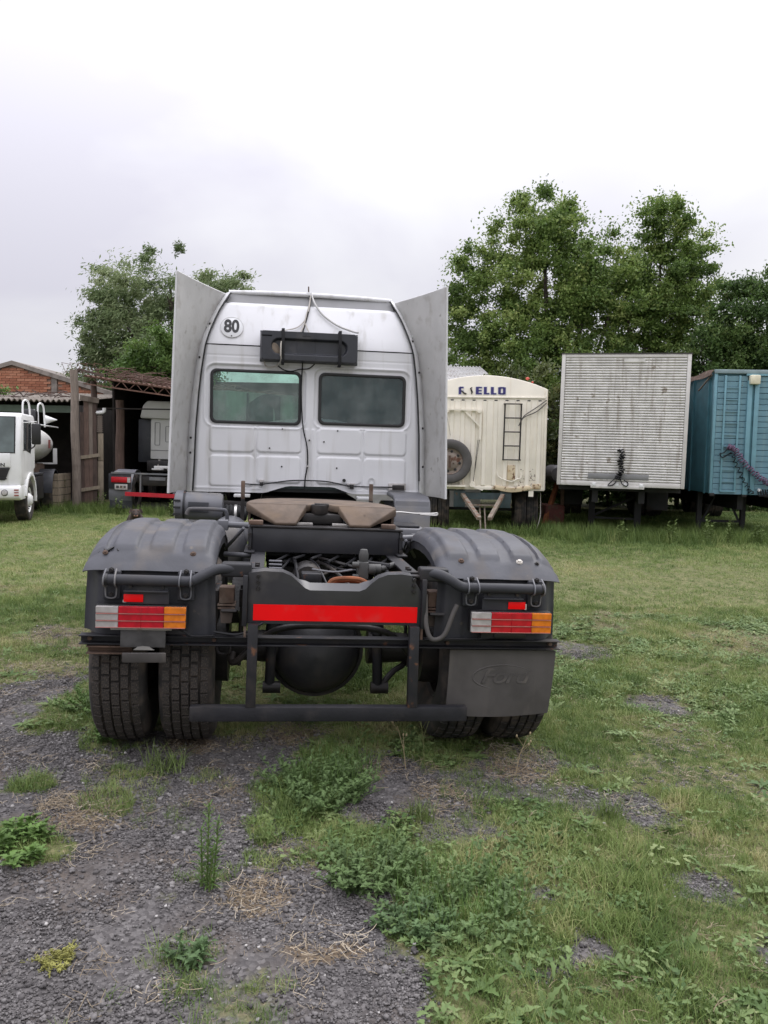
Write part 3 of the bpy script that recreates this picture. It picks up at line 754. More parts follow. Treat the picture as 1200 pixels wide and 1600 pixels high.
MB().tube(smooth_path([(-.10, .45, 1.0), (.02, .40, .995), (.12, .40, 1.01)], 5), .006, 6).build('pale_pipe', CANGREY, T)
for z in (.72, .80):
    MB().box(-.36, .36, 1.5, 1.56, z, z + .04).build('crossmember', GREASE, T)

# dense machinery filling the frame ahead of the axle
MB().box(-.36, .36, 1.30, 1.34, .70, 1.0).build('cross_plate', GREASE, T, bevel=.006)
for x, y, z, r_, l_ in ((-.22, 1.1, .88, .075, .30), (.12, 1.0, .85, .06, .34), (-.02, .95, .93, .045, .26), (.26, 1.15, .92, .05, .2)):
    MB().lathe([(0, -l_ / 2), (r_ * .8, -l_ / 2), (r_, -l_ / 2 + .02), (r_, l_ / 2 - .02), (r_ * .8, l_ / 2), (0, l_ / 2)], (x, y, z), 'y' if x < 0 else 'x', 16).build('brake_cylinder', GREASE, T)
for k in range(9):
    x0, x1 = random.uniform(-.36, .36), random.uniform(-.36, .36)
    MB().tube(smooth_path([(x0, .35 + .03 * k, .90 + .01 * k), (x0 * .6 + x1 * .4, .7, .98 + .01 * (k % 4)), (x1, 1.28, .94 + .012 * k)], 6), .010 if k % 2 else .007, 6).build('hose', (HOSE, GREASE, BLACK)[k % 3], T)
MB().box(-.16, -.05, .38, .48, .93, .985).build('junction_box', BLACK, T, bevel=.006)
MB().box(-.36, .36, .98, 1.02, 1.0, 1.03).build('cross_strip', BLACK, T)
# fifth wheel on its subframe ------------------------------------------
bm_ = MB().prism([(.80, 1.045), (.87, 1.045), (.87, 1.056), (.812, 1.056), (.812, 1.178), (.87, 1.178), (.87, 1.19), (.80, 1.19)], 'x', -.446, .44).build('subframe_beam', mat('subframe_black', (0.024, 0.024, 0.028), 0.4, 0, 0.2, 6, dirt=(0.06, 0.05, 0.042), damt=0.55, dscale=5), T, bevel=.003)
MB().box(-.46, .462, .79, 1.75, 1.191, 1.205).build('mounting_plate', GREASE, T, bevel=.003)
for x0, x1 in ((-.470, -.449), (.443, .464)):
    MB().prism([(.78, 1.035), (.98, 1.035), (.98, 1.185), (.80, 1.185)], 'x', x0, x1).build('subframe_gusset', BLACK, T, bevel=.004)
    MB().box(min(x0, x0) - .02, x1 + .02, .70, 1.05, 1.047, 1.058).build('subframe_foot', BLACK, T, bevel=.004)
    for zz in (1.07, 1.15): MB().lathe([(0, -.016), (.012, -.016), (.012, 0)], ((x0 + x1) / 2, .78, zz), 'y', 6).build('bolt', GREASE, T)
for x in (-.442, .434):
    MB().box(x - .006, x + .006, .83, 1.9, 1.045, 1.19).build('subframe_side', BLACK, T)
fx = -.026
out_ = [(-.468, 1.0), (-.455, 1.16), (-.42, 1.32), (-.35, 1.45), (-.24, 1.55), (-.10, 1.60), (.10, 1.60), (.24, 1.55), (.35, 1.45), (.42, 1.32), (.455, 1.16), (.468, 1.0), (.455, .955), (.10, .955), (.06, 1.0), (.04, 1.10), (.035, 1.22), (-.035, 1.22), (-.04, 1.10), (-.06, 1.0), (-.10, .955), (-.455, .955)]
fw_ = MB().prism([(x + fx, y) for x, y in out_], 'z', 1.282, 1.328).build('fifth_wheel_plate', FIFTH, T, bevel=.008)
for s in (-1, 1):
    # ramp: top edge meets the plate, foot lies further back and lower
    t0, t1 = fx + s * .468, fx + s * .098
    b0, b1 = fx + s * .285, fx + s * .165
    v = [(t0, .954, 1.326), (t1, .954, 1.326), (b1, .815, 1.222), (b0, .815, 1.222), (t0, .954, 1.272), (t1, .954, 1.272), (b1, .822, 1.205), (b0, .822, 1.205)]
    MB().add(v, [(0, 1, 2, 3), (4, 7, 6, 5), (0, 3, 7, 4), (1, 5, 6, 2), (3, 2, 6, 7), (0, 4, 5, 1)]).build('ramp', FIFTH, fw_, bevel=.006)
    MB().prism([(.965, 1.21), (1.5, 1.21), (1.45, 1.282), (.965, 1.282)], 'x', *sorted((fx + s * .44, fx + s * .455))).build('plate_skirt', FIFTH, fw_)
    pd = MB().prism([(1.02, 1.205), (1.38, 1.205), (1.27, 1.285), (1.13, 1.285)], 'x', *sorted((fx + s * .33, fx + s * .42))).build('pedestal', GREASE, fw_, bevel=.008)
    MB().lathe([(0, -.02), (.04, -.02), (.04, .02), (0, .02)], (fx + s * .44, 1.2, 1.25), 'x', 16).build('pivot_pin', GREASE, pd)
    MB().box(*sorted((fx + s * .36, fx + s * .445)), .80, .86, 1.206, 1.232).build('clamp_block', RUST, fw_, bevel=.004)
    MB().box(*sorted((fx + s * .06, fx + s * .20)), .86, .90, 1.206, 1.222).build('pale_shim', mat('pale_steel', (0.30, 0.285, 0.27), 0.6, 0.2, 0.3, 15), fw_, bevel=.003)
MB().box(fx - .13, fx + .13, .93, 1.25, 1.208, 1.275).build('jaw_housing', GREASE, fw_, bevel=.012)
MB().lathe([(0, -.03), (.05, -.03), (.055, .03), (.0, .03)], (fx - .015, .965, 1.30), 'z', 16).build('jaw', GREASE, fw_, bevel=.004)
MB().box(fx - .05, fx + .04, .93, .98, 1.315, 1.338).build('jaw_top', GREASE, fw_, bevel=.005)
MB().tube(smooth_path([(.40, 1.2, 1.265), (.49, 1.2, 1.285), (.60, 1.2, 1.280), (.72, 1.2, 1.283), (.755, 1.2, 1.287), (.755, 1.2, 1.274), (.72, 1.2, 1.272), (.64, 1.2, 1.274)], 4), .006, 6).build('release_handle', CHROME, fw_)

# air cleaner, tanks and boxes between cab and mudguards
AF = MB().lathe([(0, -1.115), (.10, -1.115), (.122, -1.105), (.122, -1.04), (.112, -1.035), (.112, -.76), (.10, -.735), (.06, -.73), (0, -.73)], (0, 2.6, 1.175), 'x', 32).build('air_cleaner', CANGREY, T)
MB().lathe([(.112, -1.045), (.124, -1.045), (.124, -1.03), (.112, -1.03)], (0, 2.6, 1.175), 'x', 32, closed=True).build('clamp_ring', BLACK, AF)
MB().box(-1.0, -.84, 2.477, 2.486, 1.135, 1.215).build('rating_label', BOXBLK, AF, bevel=.003)
for k in range(3): MB().box(-1.118, -1.06, 2.474, 2.482, 1.105 + .055 * k, 1.12 + .055 * k).build('clip', RUBBER, AF)
MB().lathe([(.062, -.735)] + [(.062 + (.010 if k % 2 else 0), -.72 + .016 * k) for k in range(11)] + [(.055, -.545), (.03, -.535), (0, -.535)], (0, 2.6, 1.125), 'x', 22).build('intake_hose', RUBBER, AF)
MB().lathe([(.066, -.64), (.072, -.64), (.072, -.62), (.066, -.62)], (0, 2.6, 1.125), 'x', 22, closed=True).build('hose_clamp', CHROME, AF)
tk = MB().lathe([(0, 1.55), (.11, 1.56), (.15, 1.60), (.15, 2.45), (.11, 2.5), (0, 2.5)], (-.66, 0, .97), 'y', 26).build('air_tank', CANGREY, T)
for yy in (1.62, 1.68): MB().lathe([(.15, yy), (.155, yy + .005), (.15, yy + .01)], (-.66, 0, .97), 'y', 26).build('tank_ring', CANGREY, tk)
MB().lathe([(0, 1.75), (.09, 1.76), (.12, 1.8), (.12, 2.5), (0, 2.5)], (-.60, 0, .80), 'y', 22).build('air_tank', CANGREY, T)
MB().tube(smooth_path([(-.87, 1.15, 1.225), (-.86, 1.15, 1.25), (-.83, 1.15, 1.262), (-.66, 1.15, 1.262), (-.625, 1.15, 1.25), (-.615, 1.15, 1.19)], 5), .012, 8).build('guard_rail', PLAST, T)
br = MB().tube([(-.64, 1.0, 1.185), (-.46, .92, 1.19)], .02, 10).tube([(-.47, .86, 1.195), (-.448, .86, 1.17), (-.448, .86, 1.06)], .013, 8).tube([(-.50, .9, 1.175), (-.62, 1.1, 1.02)], .011, 8).box(-.66, -.60, .96, 1.05, 1.15, 1.21).tube([(-.62, 1.0, 1.0), (-.45, .95, 1.0)], .016, 8)
br.build('mudguard_bracket', CANGREY, T, bevel=.002)
br = MB().tube([(.60, 1.0, 1.14), (.46, .92, 1.14)], .02, 10).tube([(.5, .9, 1.13), (.6, 1.1, 1.0)], .011, 8).box(.56, .62, .96, 1.05, 1.08, 1.16)
br.build('mudguard_bracket', CANGREY, T, bevel=.002)
MB().box(.50, .80, 1.7, 2.1, .98, 1.13).build('battery_box', CANGREY, T, bevel=.02)
MB().box(.55, .75, 1.75, 2.05, 1.131, 1.15).build('battery_lid', BLACK, T, bevel=.01)
MB().lathe([(0, 1.9), (.25, 1.92), (.29, 1.98), (.29, 3.2), (.25, 3.26), (0, 3.28)], (.84, 0, .72), 'y', 30).build('fuel_tank', mat('tank_aluminium', (0.3, 0.3, 0.3), 0.4, 0.7, 0.1, 6, dirt=(0.15, 0.13, 0.11), damt=0.5), T)
def arch(u, v):
    a = R(200) * v - R(10)
    return (.69 + .31 * u, 4.35 - .95 * math.cos(a) * .62 - 1.05 * (1 - v) * 0, .52 + .80 * math.sin(a))
MB().prism([(2.62, .95), (2.62, 1.22), (2.66, 1.29), (2.75, 1.32), (3.3, 1.34), (3.3, 1.30), (2.76, 1.28), (2.7, 1.25), (2.66, 1.2), (2.66, .95)], 'x', .69, 1.0).build('front_mudguard_tail', CANGREY, T, bevel=.012, seg=3)
MB().box(.70, .985, 2.63, 2.65, .95, 1.28).build('mudguard_back', CANGREY, T, bevel=.006)
for s in (-1, 1):
    def arch(u, v, s=s):
        a = R(10) + R(160) * v
        return (s * (.82 + .38 * u), 4.35 - .66 * math.cos(a), .52 + .66 * math.sin(a))
    MB().grid(arch, 4, 20).build('front_wheel_arch', CANGREY, T, solid=.012)
MB().box(-.45, .45, 3.3, 5.0, .72, 1.25).build('engine', GREASE, T, bevel=.05)
MB().box(-.36, .36, 2.7, 3.3, .74, 1.1).build('gearbox', GREASE, T, bevel=.06)
MB().box(-1.0, 1.0, 3.0, 3.08, 1.08, 1.2).build('cab_support', GREASE, T, bevel=.01)
for xx, z0, z1 in ((-.572, 1.25, 1.40), (.468, 1.27, 1.415)):
    MB().bar((xx, 2.5, z0), (xx - .003, 2.5, z1), .032, .02, up=(0, 1, 0)).build('cab_stay', RUST, T, bevel=.006)
    MB().bar((xx, 2.5, z0 + .005), (xx, 2.5, 1.0), .03, .03, up=(0, 1, 0)).build('cab_stay_foot', GREASE, T)

# ------------------------------------------------------------------ cab
CAB = bpy.data.objects.new('cab', None); COL.objects.link(CAB); CAB.parent = T
CAB.rotation_euler = (0, .012 - TROLL, 0)
ZW = [1.28, 1.5, 1.84, 2.14, 2.35, 2.55, 2.66, 2.76, 2.86, 2.95, 3.03, 3.09]
WB = [1.010, .999, .988, .967, .945, .916, .887, .853, .815, .772, .728, .69]        # black seal line
WS = [1.085, 1.078, 1.072, 1.046, 1.020, .985, .952, .915, .877, .835, .793, .75]      # outer edge of the corner trim
def hw(z): return interp(z, ZW, WB)
def hs(z): return interp(z, ZW, WS)
def yb(z): return 3.13 + (0 if z < 2.57 else .50 * (z - 2.57) ** 1.25 * 1.0)
def zbot(x): return interp(x, [-1.1, -.40, -.36, -.20, -.16, .19, .235, .36, .40, 1.1], [1.282, 1.282, 1.290, 1.342, 1.347, 1.347, 1.342, 1.297, 1.290, 1.290])
def sd_rr(x, z, x0, x1, z0, z1, r):
    cx, cz = (x0 + x1) / 2, (z0 + z1) / 2
    qx, qz = abs(x - cx) - (x1 - x0) / 2 + r, abs(z - cz) - (z1 - z0) / 2 + r
    return math.hypot(max(qx, 0), max(qz, 0)) + min(max(qx, qz), 0) - r
WIN = [(-.872, -.078, 1.885, 2.360), (.072, .857, 1.900, 2.362)]
PAN = [(-.868, -.492, 1.642, 1.858, .03), (-.456, -.076, 1.645, 1.868, .03), (-.866, -.488, 1.34, 1.605, .03), (-.455, -.078, 1.375, 1.607, .03),
       (.075, .461, 1.647, 1.862, .03), (.493, .870, 1.648, 1.866, .03), (.078, .463, 1.375, 1.612, .03), (.496, .870, 1.345, 1.610, .03)]
HOLE = lambda x, z: any(sd_rr(x, z, a, b, c, d, .05) < -.022 for a, b, c, d in WIN)
def relief(x, z):
    h = 0.0
    for a, b, c, d, r_ in PAN:
        e = sd_rr(x, z, a, b, c, d, r_); h += .010 * float(sstep(.007, -.003, e)) - .004 * math.exp(-((e - .010) / .004) ** 2)
    for a, b, c, d in WIN:
        e = sd_rr(x, z, a - .035, b + .035, c - .02, d + .035, .08)
        h -= .012 * float(sstep(.012, -.004, e)); h += .008 * math.exp(-((e - .008) / .010) ** 2)
    for xv in (-.474, .477, -.03, .03):
        if z < 1.86: h += .011 * math.exp(-((x - xv) / .009) ** 2) * float(sstep(1.33, 1.37, z))
    h += .006 * math.exp(-((z - 1.318) / .008) ** 2) * (1 if abs(x) > .42 else 0)
    h -= .004 * math.exp(-((z - 2.475) / .004) ** 2)
    h -= .03 * float(sstep(.03, .0, hw(z) - abs(x))) * .4
    return h
def panel(u, v):
    zt = 2.562
    t = u * 2 - 1
    zb = zbot(t * 1.0)
    z = zb + (zt - zb) * v
    x = t * hw(z) * (1 - .002)
    return (x, yb(z) - relief(x, z), z)
pn = MB().grid(panel, 230, 150, keep=lambda u, v: not HOLE((u * 2 - 1) * hw(1.28 + 1.282 * v), 1.285 + 1.277 * v)).build('rear_panel', PAINT, CAB, sharp=80)
def capf(u, v):
    z = 2.572 + (2.965 - 2.572) * v
    t = u * 2 - 1
    x = t * hw(z)
    e = float(sstep(.06, 0, hw(z) - abs(x)))
    top = float(sstep(.94, 1, v))
    return (x, yb(z) - .006 + .02 * e + .03 * top, z + .0)
MB().grid(capf, 60, 40).build('roof_panel', PAINT, CAB, sharp=60)
MB().grid(lambda u, v: ((u * 2 - 1) * (hw(2.567) - .004), yb(2.567) + .010 - .012 * 0, 2.560 + .014 * v), 12, 2).build('panel_seam', RUBBER, CAB)
# recessed band under the roof edge, its shade painted grey, and the overhanging edge
MB().grid(lambda u, v: ((u * 2 - 1) * hw(2.98 + .07 * v), yb(2.965) + .02 + .06 * v, 2.958 + .10 * v), 40, 4).build('roof_recess', mat('recess_shade_grey', (0.22, 0.22, 0.225), 0.5, 0, 0.08, 4), CAB)
le = []
for i in range(25):
    t = i / 24 * 2 - 1; x = t * .735
    le.append((x, 3.375 - .02 * (1 - t * t), 3.062 + .012 * (1 - t ** 2)))
mb = MB().tube(le, .021, 10)
for i in range(24):
    a, b = le[i], le[i + 1]
    mb.add([(a[0], a[1], a[2] + .02), (b[0], b[1], b[2] + .02), (b[0], 3.62, b[2] + .03), (a[0], 3.62, a[2] + .03)], [(0, 1, 2, 3)])
mb.build('roof_edge', PAINT, CAB)
# corner trims and the rubber seal lines
for s in (-1, 1):
    zs = np.linspace(1.28, 3.06, 40)
    MB().grid(lambda u, v: (s * (hw(zs[int(round(v * 39))]) + (hs(zs[int(round(v * 39))]) - hw(zs[int(round(v * 39))])) * u), yb(zs[int(round(v * 39))]) - .008 + .10 * u * u, zs[int(round(v * 39))] + .0), 8, 40).build('corner_trim', TRIM, CAB, sharp=60)
    MB().tube([(s * hw(z), yb(z) - .012, z) for z in np.linspace(1.29 if s < 0 else 1.42, 3.05, 40)], .0075, 6).build('seal', RUBBER, CAB)
    for z in (2.75, 2.45, 1.75, 1.62) if s < 0 else (2.68, 2.40, 1.55, 1.9):
        MB().lathe([(0, -.006), (.009, -.006), (.011, 0)], (s * (hw(z) + hs(z)) / 2, yb(z) + .012, z), 'y', 10).build('trim_screw', GREASE, CAB)
# side fairings flaring back from the cab corners
for s in (-1, 1):
    def fair(u, v, s=s):
        z = 1.285 + (3.065 - 1.285) * v
        zi = 1.285 + (3.05 - 1.285) * v
        a = Vector((hs(zi) - .012, yb(zi) + .085, zi))
        b = Vector((interp(z, [1.28, 3.08], [1.165, 1.112]), 2.70, z + .012 * v))
        p = a.lerp(b, u)
        bul = .05 * math.sin(math.pi * u) * (1 - .5 * v)
        return (s * (p.x + bul * .6), p.y, p.z)
    f = MB().grid(fair, 18, 40).build('side_fairing', FAIR, CAB, solid=.012, sharp=60)
    MB().tube([fair(1, i / 20) for i in range(21)], .009, 8).build('fairing_edge', TRIM, f)
    MB().tube([fair(i / 10, 1) for i in range(11)], .008, 8).build('fairing_edge', TRIM, f)
    for z in (.03, .10):
        p = fair(.7, z); MB().lathe([(0, -.01), (.012, -.01), (.013, 0)], (p[0], p[1] - .01, p[2]), 'y', 8).build('fairing_screw', GREASE, f)
# shell: sides, roof, front frame
def section(z): return max(hs(z), 0) + .0
ZS = [1.28, 1.5, 1.84, 2.14, 2.4, 2.6, 2.76, 2.9, 3.0, 3.06, 3.085]
XS = [1.12, 1.145, 1.15, 1.13, 1.10, 1.06, 1.0, .92, .82, .70, .5]
def shell(u, v):
    # u along the outline (left bottom -> roof -> right bottom), v along the cab
    if u < .5: k = u * 2 * (len(ZS) - 1); s = -1
    else: k = (1 - u) * 2 * (len(ZS) - 1); s = 1
    z = np.interp(k, range(len(ZS)), ZS); x = np.interp(k, range(len(XS)), XS)
    if k > len(ZS) - 1 - 1e-6: x = 0 if abs(u - .5) < 1e-6 else x
    y = 3.24 + 1.9 * v + (0 if z < 2.57 else (.25 * (z - 2.57)) * (1 - v))
    x = x * (1 - .035 * float(sstep(.08, 0, v)))
    z = z - (.08 * float(sstep(.6, 1, v)) if z > 2.7 else 0)
    return (s * x, y, z)
MB().grid(shell, 45, 14).build('cab_shell', PAINT, CAB, sharp=50)
mb = MB().box(-1.08, 1.08, 5.06, 5.14, 1.28, 1.90).box(-1.05, 1.05, 5.06, 5.14, 2.66, 2.95)
for s in (-1, 1): mb.box(*sorted((s * 1.0, s * 1.08)), 5.061, 5.139, 1.90, 2.66)
mb.build('cab_front', PAINT, CAB, bevel=.02)
MB().box(-1.0, 1.0, 5.09, 5.10, 1.90, 2.66).build('windscreen', CLEARG, CAB)
MB().box(-1.07, 1.07, 3.2, 5.05, 1.29, 1.32).build('cab_floor', DARKIN, CAB)
MB().box(-1.0, 1.0, 3.22, 5.04, 2.72, 2.74).build('cab_lining', LINING, CAB)
for s in (-1, 1):
    MB().box(*sorted((s * 1.03, s * 1.05)), 3.26, 5.04, 1.32, 2.5).build('cab_lining', LINING, CAB)
# window rubbers, panes and the curtains behind them
for i, (a, b, c, d) in enumerate(WIN):
    gk = ring(MB(), rrect(a, b, c, d, .055), rrect(a + .026, b - .026, c + .026, d - .026, .04), 3.125, 3.150).build('window_rubber', RUBBER, CAB, bevel=.005)
    MB().prism(rrect(a + .022, b - .022, c + .022, d - .022, .04), 'y', 3.138, 3.142).build('rear_window', (TINT, TINTD)[i], CAB, sharp=0)
    ztop = 2.165 if i == 0 else 2.42
    m = (CURT, CURTD)[i]
    MB().grid(lambda u, v: (a + (b - a) * u, 3.205 + .014 * math.sin(u * 26 + .9 * math.sin(v * 4 + u * 5)) + .006 * math.sin(u * 61), c - .03 + (ztop - c + .03 + .012 * math.sin(u * 4 + 1)) * v), 60, 8).build('curtain', m, CAB)
MB().grid(lambda u, v: (-.56 + .3 * u, 3.175 + .015 * math.sin(u * 9), 1.9 + .26 * v * math.sin(.6 + u * 1.4)), 12, 6).build('seat_back', CURTD, CAB)
MB().tube([(-.55, 3.18, 2.16), (-.545, 3.18, 1.90)], .01, 6).build('curtain_cord', CURTD, CAB)
# round 80 speed disc
yd = yb(2.723) - .006
rt = math.atan2(yb(2.80) - yb(2.65), .15)
D = bpy.data.objects.new('speed_disc', None); COL.objects.link(D); D.parent = CAB; D.location = (-.695, yd - .006, 2.723); D.rotation_euler = (-rt, 0, 0)
MB().lathe([(0, -.002), (.097, -.002), (.1, 0), (.1, .006)], (0, 0, 0), 'y', 48).build('disc_face', mat('white_disc', (0.66, 0.665, 0.68), 0.4, 0, 0.04, 4), D)
MB().lathe([(.0965, -.0032), (.1, -.0032), (.1, -.0005), (.0965, -.0005)], (0, 0, 0), 'y', 48, closed=True).build('disc_rim', FAIR, D)
text('disc_lettering', '80', .168, BLKPRINT, D, (-.002, -.0035, .004), sx=.78, off=.006)
MB().lathe([(0, -.006), (.006, -.006), (.006, 0)], (0, 0, -.085), 'y', 8).build('disc_screw', GREASE, D)
# black moulded box (roof cooler) strapped on the back
AC = bpy.data.objects.new('cooler_box', None); COL.objects.link(AC); AC.parent = CAB
def acf(u, v):
    x = -.448 + .858 * u; z = 2.432 + .27 * v
    h = .0
    e = sd_rr(x, z, -.448, .410, 2.432, 2.702, .03)
    h += .115 * float(sstep(.0, -.014, e))
    s_ = sd_rr(x, z, -.345, .305, 2.495, 2.625, .062)
    h -= .034 * float(sstep(.006, -.012, s_))
    if z > 2.56 and x < -.35 and abs(z - 2.645) < .004: h -= .02
    for xv in (-.13, .03): h += .004 * math.exp(-((x - xv) / .004) ** 2)
    if x > .375 and z > 2.685 - (x - .375) * .6: h -= .03
    ym = 3.13 if z < 2.57 else yb(z)
    return (x, 3.115 - h + .0, z)
acb = MB().grid(acf, 150, 60).box(-.44, .402, 3.06, 3.122, 2.44, 2.694).build('box_body', BOXBLK, AC, sharp=50)
for x in (-.25, .243):
    MB().box(x - .013, x + .013, 2.988, 2.996, 2.41, 2.712).box(x - .013, x + .013, 2.996, 3.12, 2.698, 2.712).box(x - .012, x + .012, 2.988, 3.1, 2.408, 2.424).build('strap', HOSE, AC, bevel=.002)
MB().ball((-.33, 3.02, 2.52), (.055, .012, .07), 12, 8).build('dried_foam', mat('brown_foam', (0.16, 0.13, 0.10), 0.9, 0, 0.3, 20), AC)
MB().box(-.275, -.262, 2.97, 2.985, 2.47, 2.585).build('cable_sleeve', WIREW, AC, bevel=.003)
for k in range(5): MB().box(-.085 + .016 * k, -.074 + .016 * k, 2.993, 3.0, 2.655, 2.667).build('moulded_mark', BOXBLK, AC)
# antenna stub and cables
an = MB().tube([(-.025, 3.36, 3.06), (-.027, 3.36, 3.15)], .006, 8).build('antenna_stub', RUST, CAB)
MB().lathe([(.0, .012), (.03, .010), (.035, 0), (.035, -.02)], (-.02, 3.36, 3.085), 'z', 12).build('antenna_base', TRIM, an)
def cable(P, r_, m): MB().tube(smooth_path(P, 6), r_, 6).build('cable', m, CAB)
cable([(-0.02, 3.345, 3.08), (-0.012, 3.3, 3), (-0.03, 3.225, 2.9), (-0.06, 3.17, 2.78), (-0.08, 3.11, 2.7)], .007, HOSE)
cable([(-0.015, 3.345, 3.08), (-0.018, 3.3, 2.99), (-0.045, 3.216, 2.88), (-0.07, 3.16, 2.77), (-0.1, 3.11, 2.7)], .006, WIREW)
cable([(-0.01, 3.345, 3.08), (-0.02, 3.254, 2.96), (-0.05, 3.197, 2.84), (-0.12, 3.161, 2.755), (-0.22, 3.14, 2.72), (-0.27, 3.06, 2.7)], .005, WIREW)
cable([(0, 3.345, 3.08), (0.03, 3.264, 2.98), (0.1, 3.216, 2.88), (0.22, 3.17, 2.79), (0.34, 3.13, 2.74), (0.4, 3.03, 2.71)], .009, FAIR)
cable([(-0.06, 3.16, 2.79), (-0.04, 3.14, 2.74), (-0.02, 3.12, 2.7)], .005, WIREW)
cable([(-.265, 2.98, 2.60), (-.27, 2.975, 2.50), (-.265, 3.0, 2.44), (-.30, 3.08, 2.40), (-.36, 3.1, 2.385), (-.40, 3.1, 2.40), (-.41, 3.1, 2.44)], .006, WIREW)
cable([(-.30, 3.1, 2.41), (-.24, 3.115, 2.37), (-.17, 3.115, 2.36), (-.10, 3.115, 2.38), (-.02, 3.115, 2.39), (.03, 3.1, 2.43)], .005, HOSE)
cable([(-.075, 3.09, 2.44), (-.078, 3.11, 2.36), (-.082, 3.11, 2.2), (-.072, 3.11, 2.0), (-.055, 3.11, 1.85), (-.02, 3.11, 1.70), (-.012, 3.11, 1.55), (-.03, 3.11, 1.42), (-.035, 3.11, 1.30)], .0065, HOSE)
cable([(-.57, 3.10, 1.36), (-.45, 3.10, 1.355), (-.40, 3.10, 1.36), (-.25, 3.10, 1.385), (-.12, 3.10, 1.40), (.12, 3.10, 1.40), (.24, 3.10, 1.385), (.36, 3.10, 1.36), (.5, 3.10, 1.358), (.78, 3.10, 1.36)], .006, HOSE)
for x0, x1, z0, z1, m in ((-.435, -.395, 1.375, 1.40, LWHT), (-.43, -.40, 1.345, 1.378, GREASE), (.345, .42, 1.37, 1.385, LWHT), (.37, .405, 1.335, 1.375, GREASE), (.72, .88, 1.333, 1.395, LWHT), (.755, .865, 1.338, 1.380, GREASE), (-.022, .0, 1.52, 1.535, LWHT)):
    MB().box(x0, x1, 3.088 if m is GREASE else 3.098, 3.12, z0, z1).build('cable_clip', m, CAB, bevel=.004)
for x, z in ((-.24, 1.852), (-.35, 1.68), (-.24, 1.52), (.25, 1.852), (.13, 1.75), (.25, 1.52), (.0, 1.76)):
    MB().lathe([(0, -.010), (.006, -.010), (.008, 0)], (x, 3.122, z), 'y', 8).build('grommet', GREASE, CAB)
MB().lathe([(0, -.015), (.014, -.015), (.016, 0)], (.318, 3.11, 1.41), 'y', 10).build('rubber_plug', RUBBER, CAB)
MB().lathe([(.024, -.006), (.032, -.006), (.032, 0), (.024, 0)], (.565, 3.115, 1.41), 'y', 16, closed=True).build('filler_ring', TRIM, CAB)
for x in (-.62, .46):
    MB().box(x - .03, x + .11, 3.0, 3.16, 1.245, 1.27).build('cab_foot', TRIM, CAB, bevel=.006)

# ------------------------------------------------------------------ background: trailers
CREAM = mat('cream_paint', (0.78, 0.73, 0.63), 0.5, 0, 0.05, 3, dirt=(0.58, 0.48, 0.34), damt=0.58, dscale=1.6, streak=True, rust=(0.20, 0.09, 0.04), ramt=0.74, rscale=9)
CREAMR = mat('cream_paint_rusty', (0.60, 0.50, 0.34), 0.6, 0, 0.1, 3, dirt=(0.36, 0.22, 0.10), damt=0.5, dscale=4, rust=(0.13, 0.06, 0.03), ramt=0.56, rscale=14)
NAVY = mat('navy_lettering', (0.035, 0.028, 0.16), 0.5)
ALU = mat('weathered_aluminium', (0.62, 0.605, 0.585), 0.55, 0.1, 0.12, 5, dirt=(0.40, 0.37, 0.34), damt=0.50, dscale=3, streak=True, rust=(0.30, 0.265, 0.23), ramt=0.63, rscale=5, bump=0.3, bscale=5, place=True)
ALUF = mat('aluminium_frame', (0.58, 0.56, 0.54), 0.5, 0.1, 0.08, 4, dirt=(0.36, 0.33, 0.29), damt=0.56, dscale=4)
BLUE = mat('faded_blue_paint', (0.125, 0.245, 0.305), 0.5, 0, 0.10, 4, dirt=(0.18, 0.29, 0.32), damt=0.48, dscale=3, streak=True, rust=(0.10, 0.06, 0.045), ramt=0.70, rscale=8, bump=0.3, bscale=5)
BLUED = mat('deep_blue_paint', (0.05, 0.15, 0.19), 0.5, 0, 0.15, 4)
BLUEL = mat('pale_blue_paint', (0.14, 0.29, 0.35), 0.5, 0, 0.1, 4, rust=(0.10, 0.06, 0.045), ramt=0.70, rscale=12)
IVORY = mat('ivory_lamp', (0.66, 0.62, 0.47), 0.4)
TEAL = mat('dark_teal_chassis', (0.035, 0.055, 0.06), 0.6, 0, 0.2, 6, rust=(0.09, 0.05, 0.03), ramt=0.6)
OLDB = mat('old_black_chassis', (0.012, 0.012, 0.013), 0.7, 0, 0.3, 5, dirt=(0.03, 0.024, 0.02), damt=0.5)
PALEB = mat('pale_drawbar_paint', (0.20, 0.165, 0.13), 0.7, 0, 0.15, 8, rust=(0.15, 0.07, 0.04), ramt=0.55, rscale=12)
RIMM = mat('rusty_rim', (0.22, 0.18, 0.15), 0.7, 0, 0.2, 8, rust=(0.11, 0.05, 0.03), ramt=0.52, rscale=8)
def gnd(x, y): return float(gz(x, y))

def old_wheel(parent, cx, cy, cz, Rr=0.5, wd=.26):
    o = MB().lathe(tyre_profile(Rr, wd, .28) , (cx, cy, cz), 'x', 40).build('wheel', TYRE, parent)
    mb = MB()
    for k in range(4):
        x = cx - wd * .33 + wd * .22 * k
        mb.lathe([(Rr - .013, x), (Rr - .002, x + .004), (Rr - .002, x + wd * .16), (Rr - .013, x + wd * .17)], (0, cy, cz), 'x', 40)
    mb.build('tread_rib', TYRE, o)
    MB().lathe([(.28, cx - wd * .3), (.25, cx), (.15, cx + .02), (0, cx + .02)], (0, cy, cz), 'x', 24).build('rim', RIMM, o)
    return o

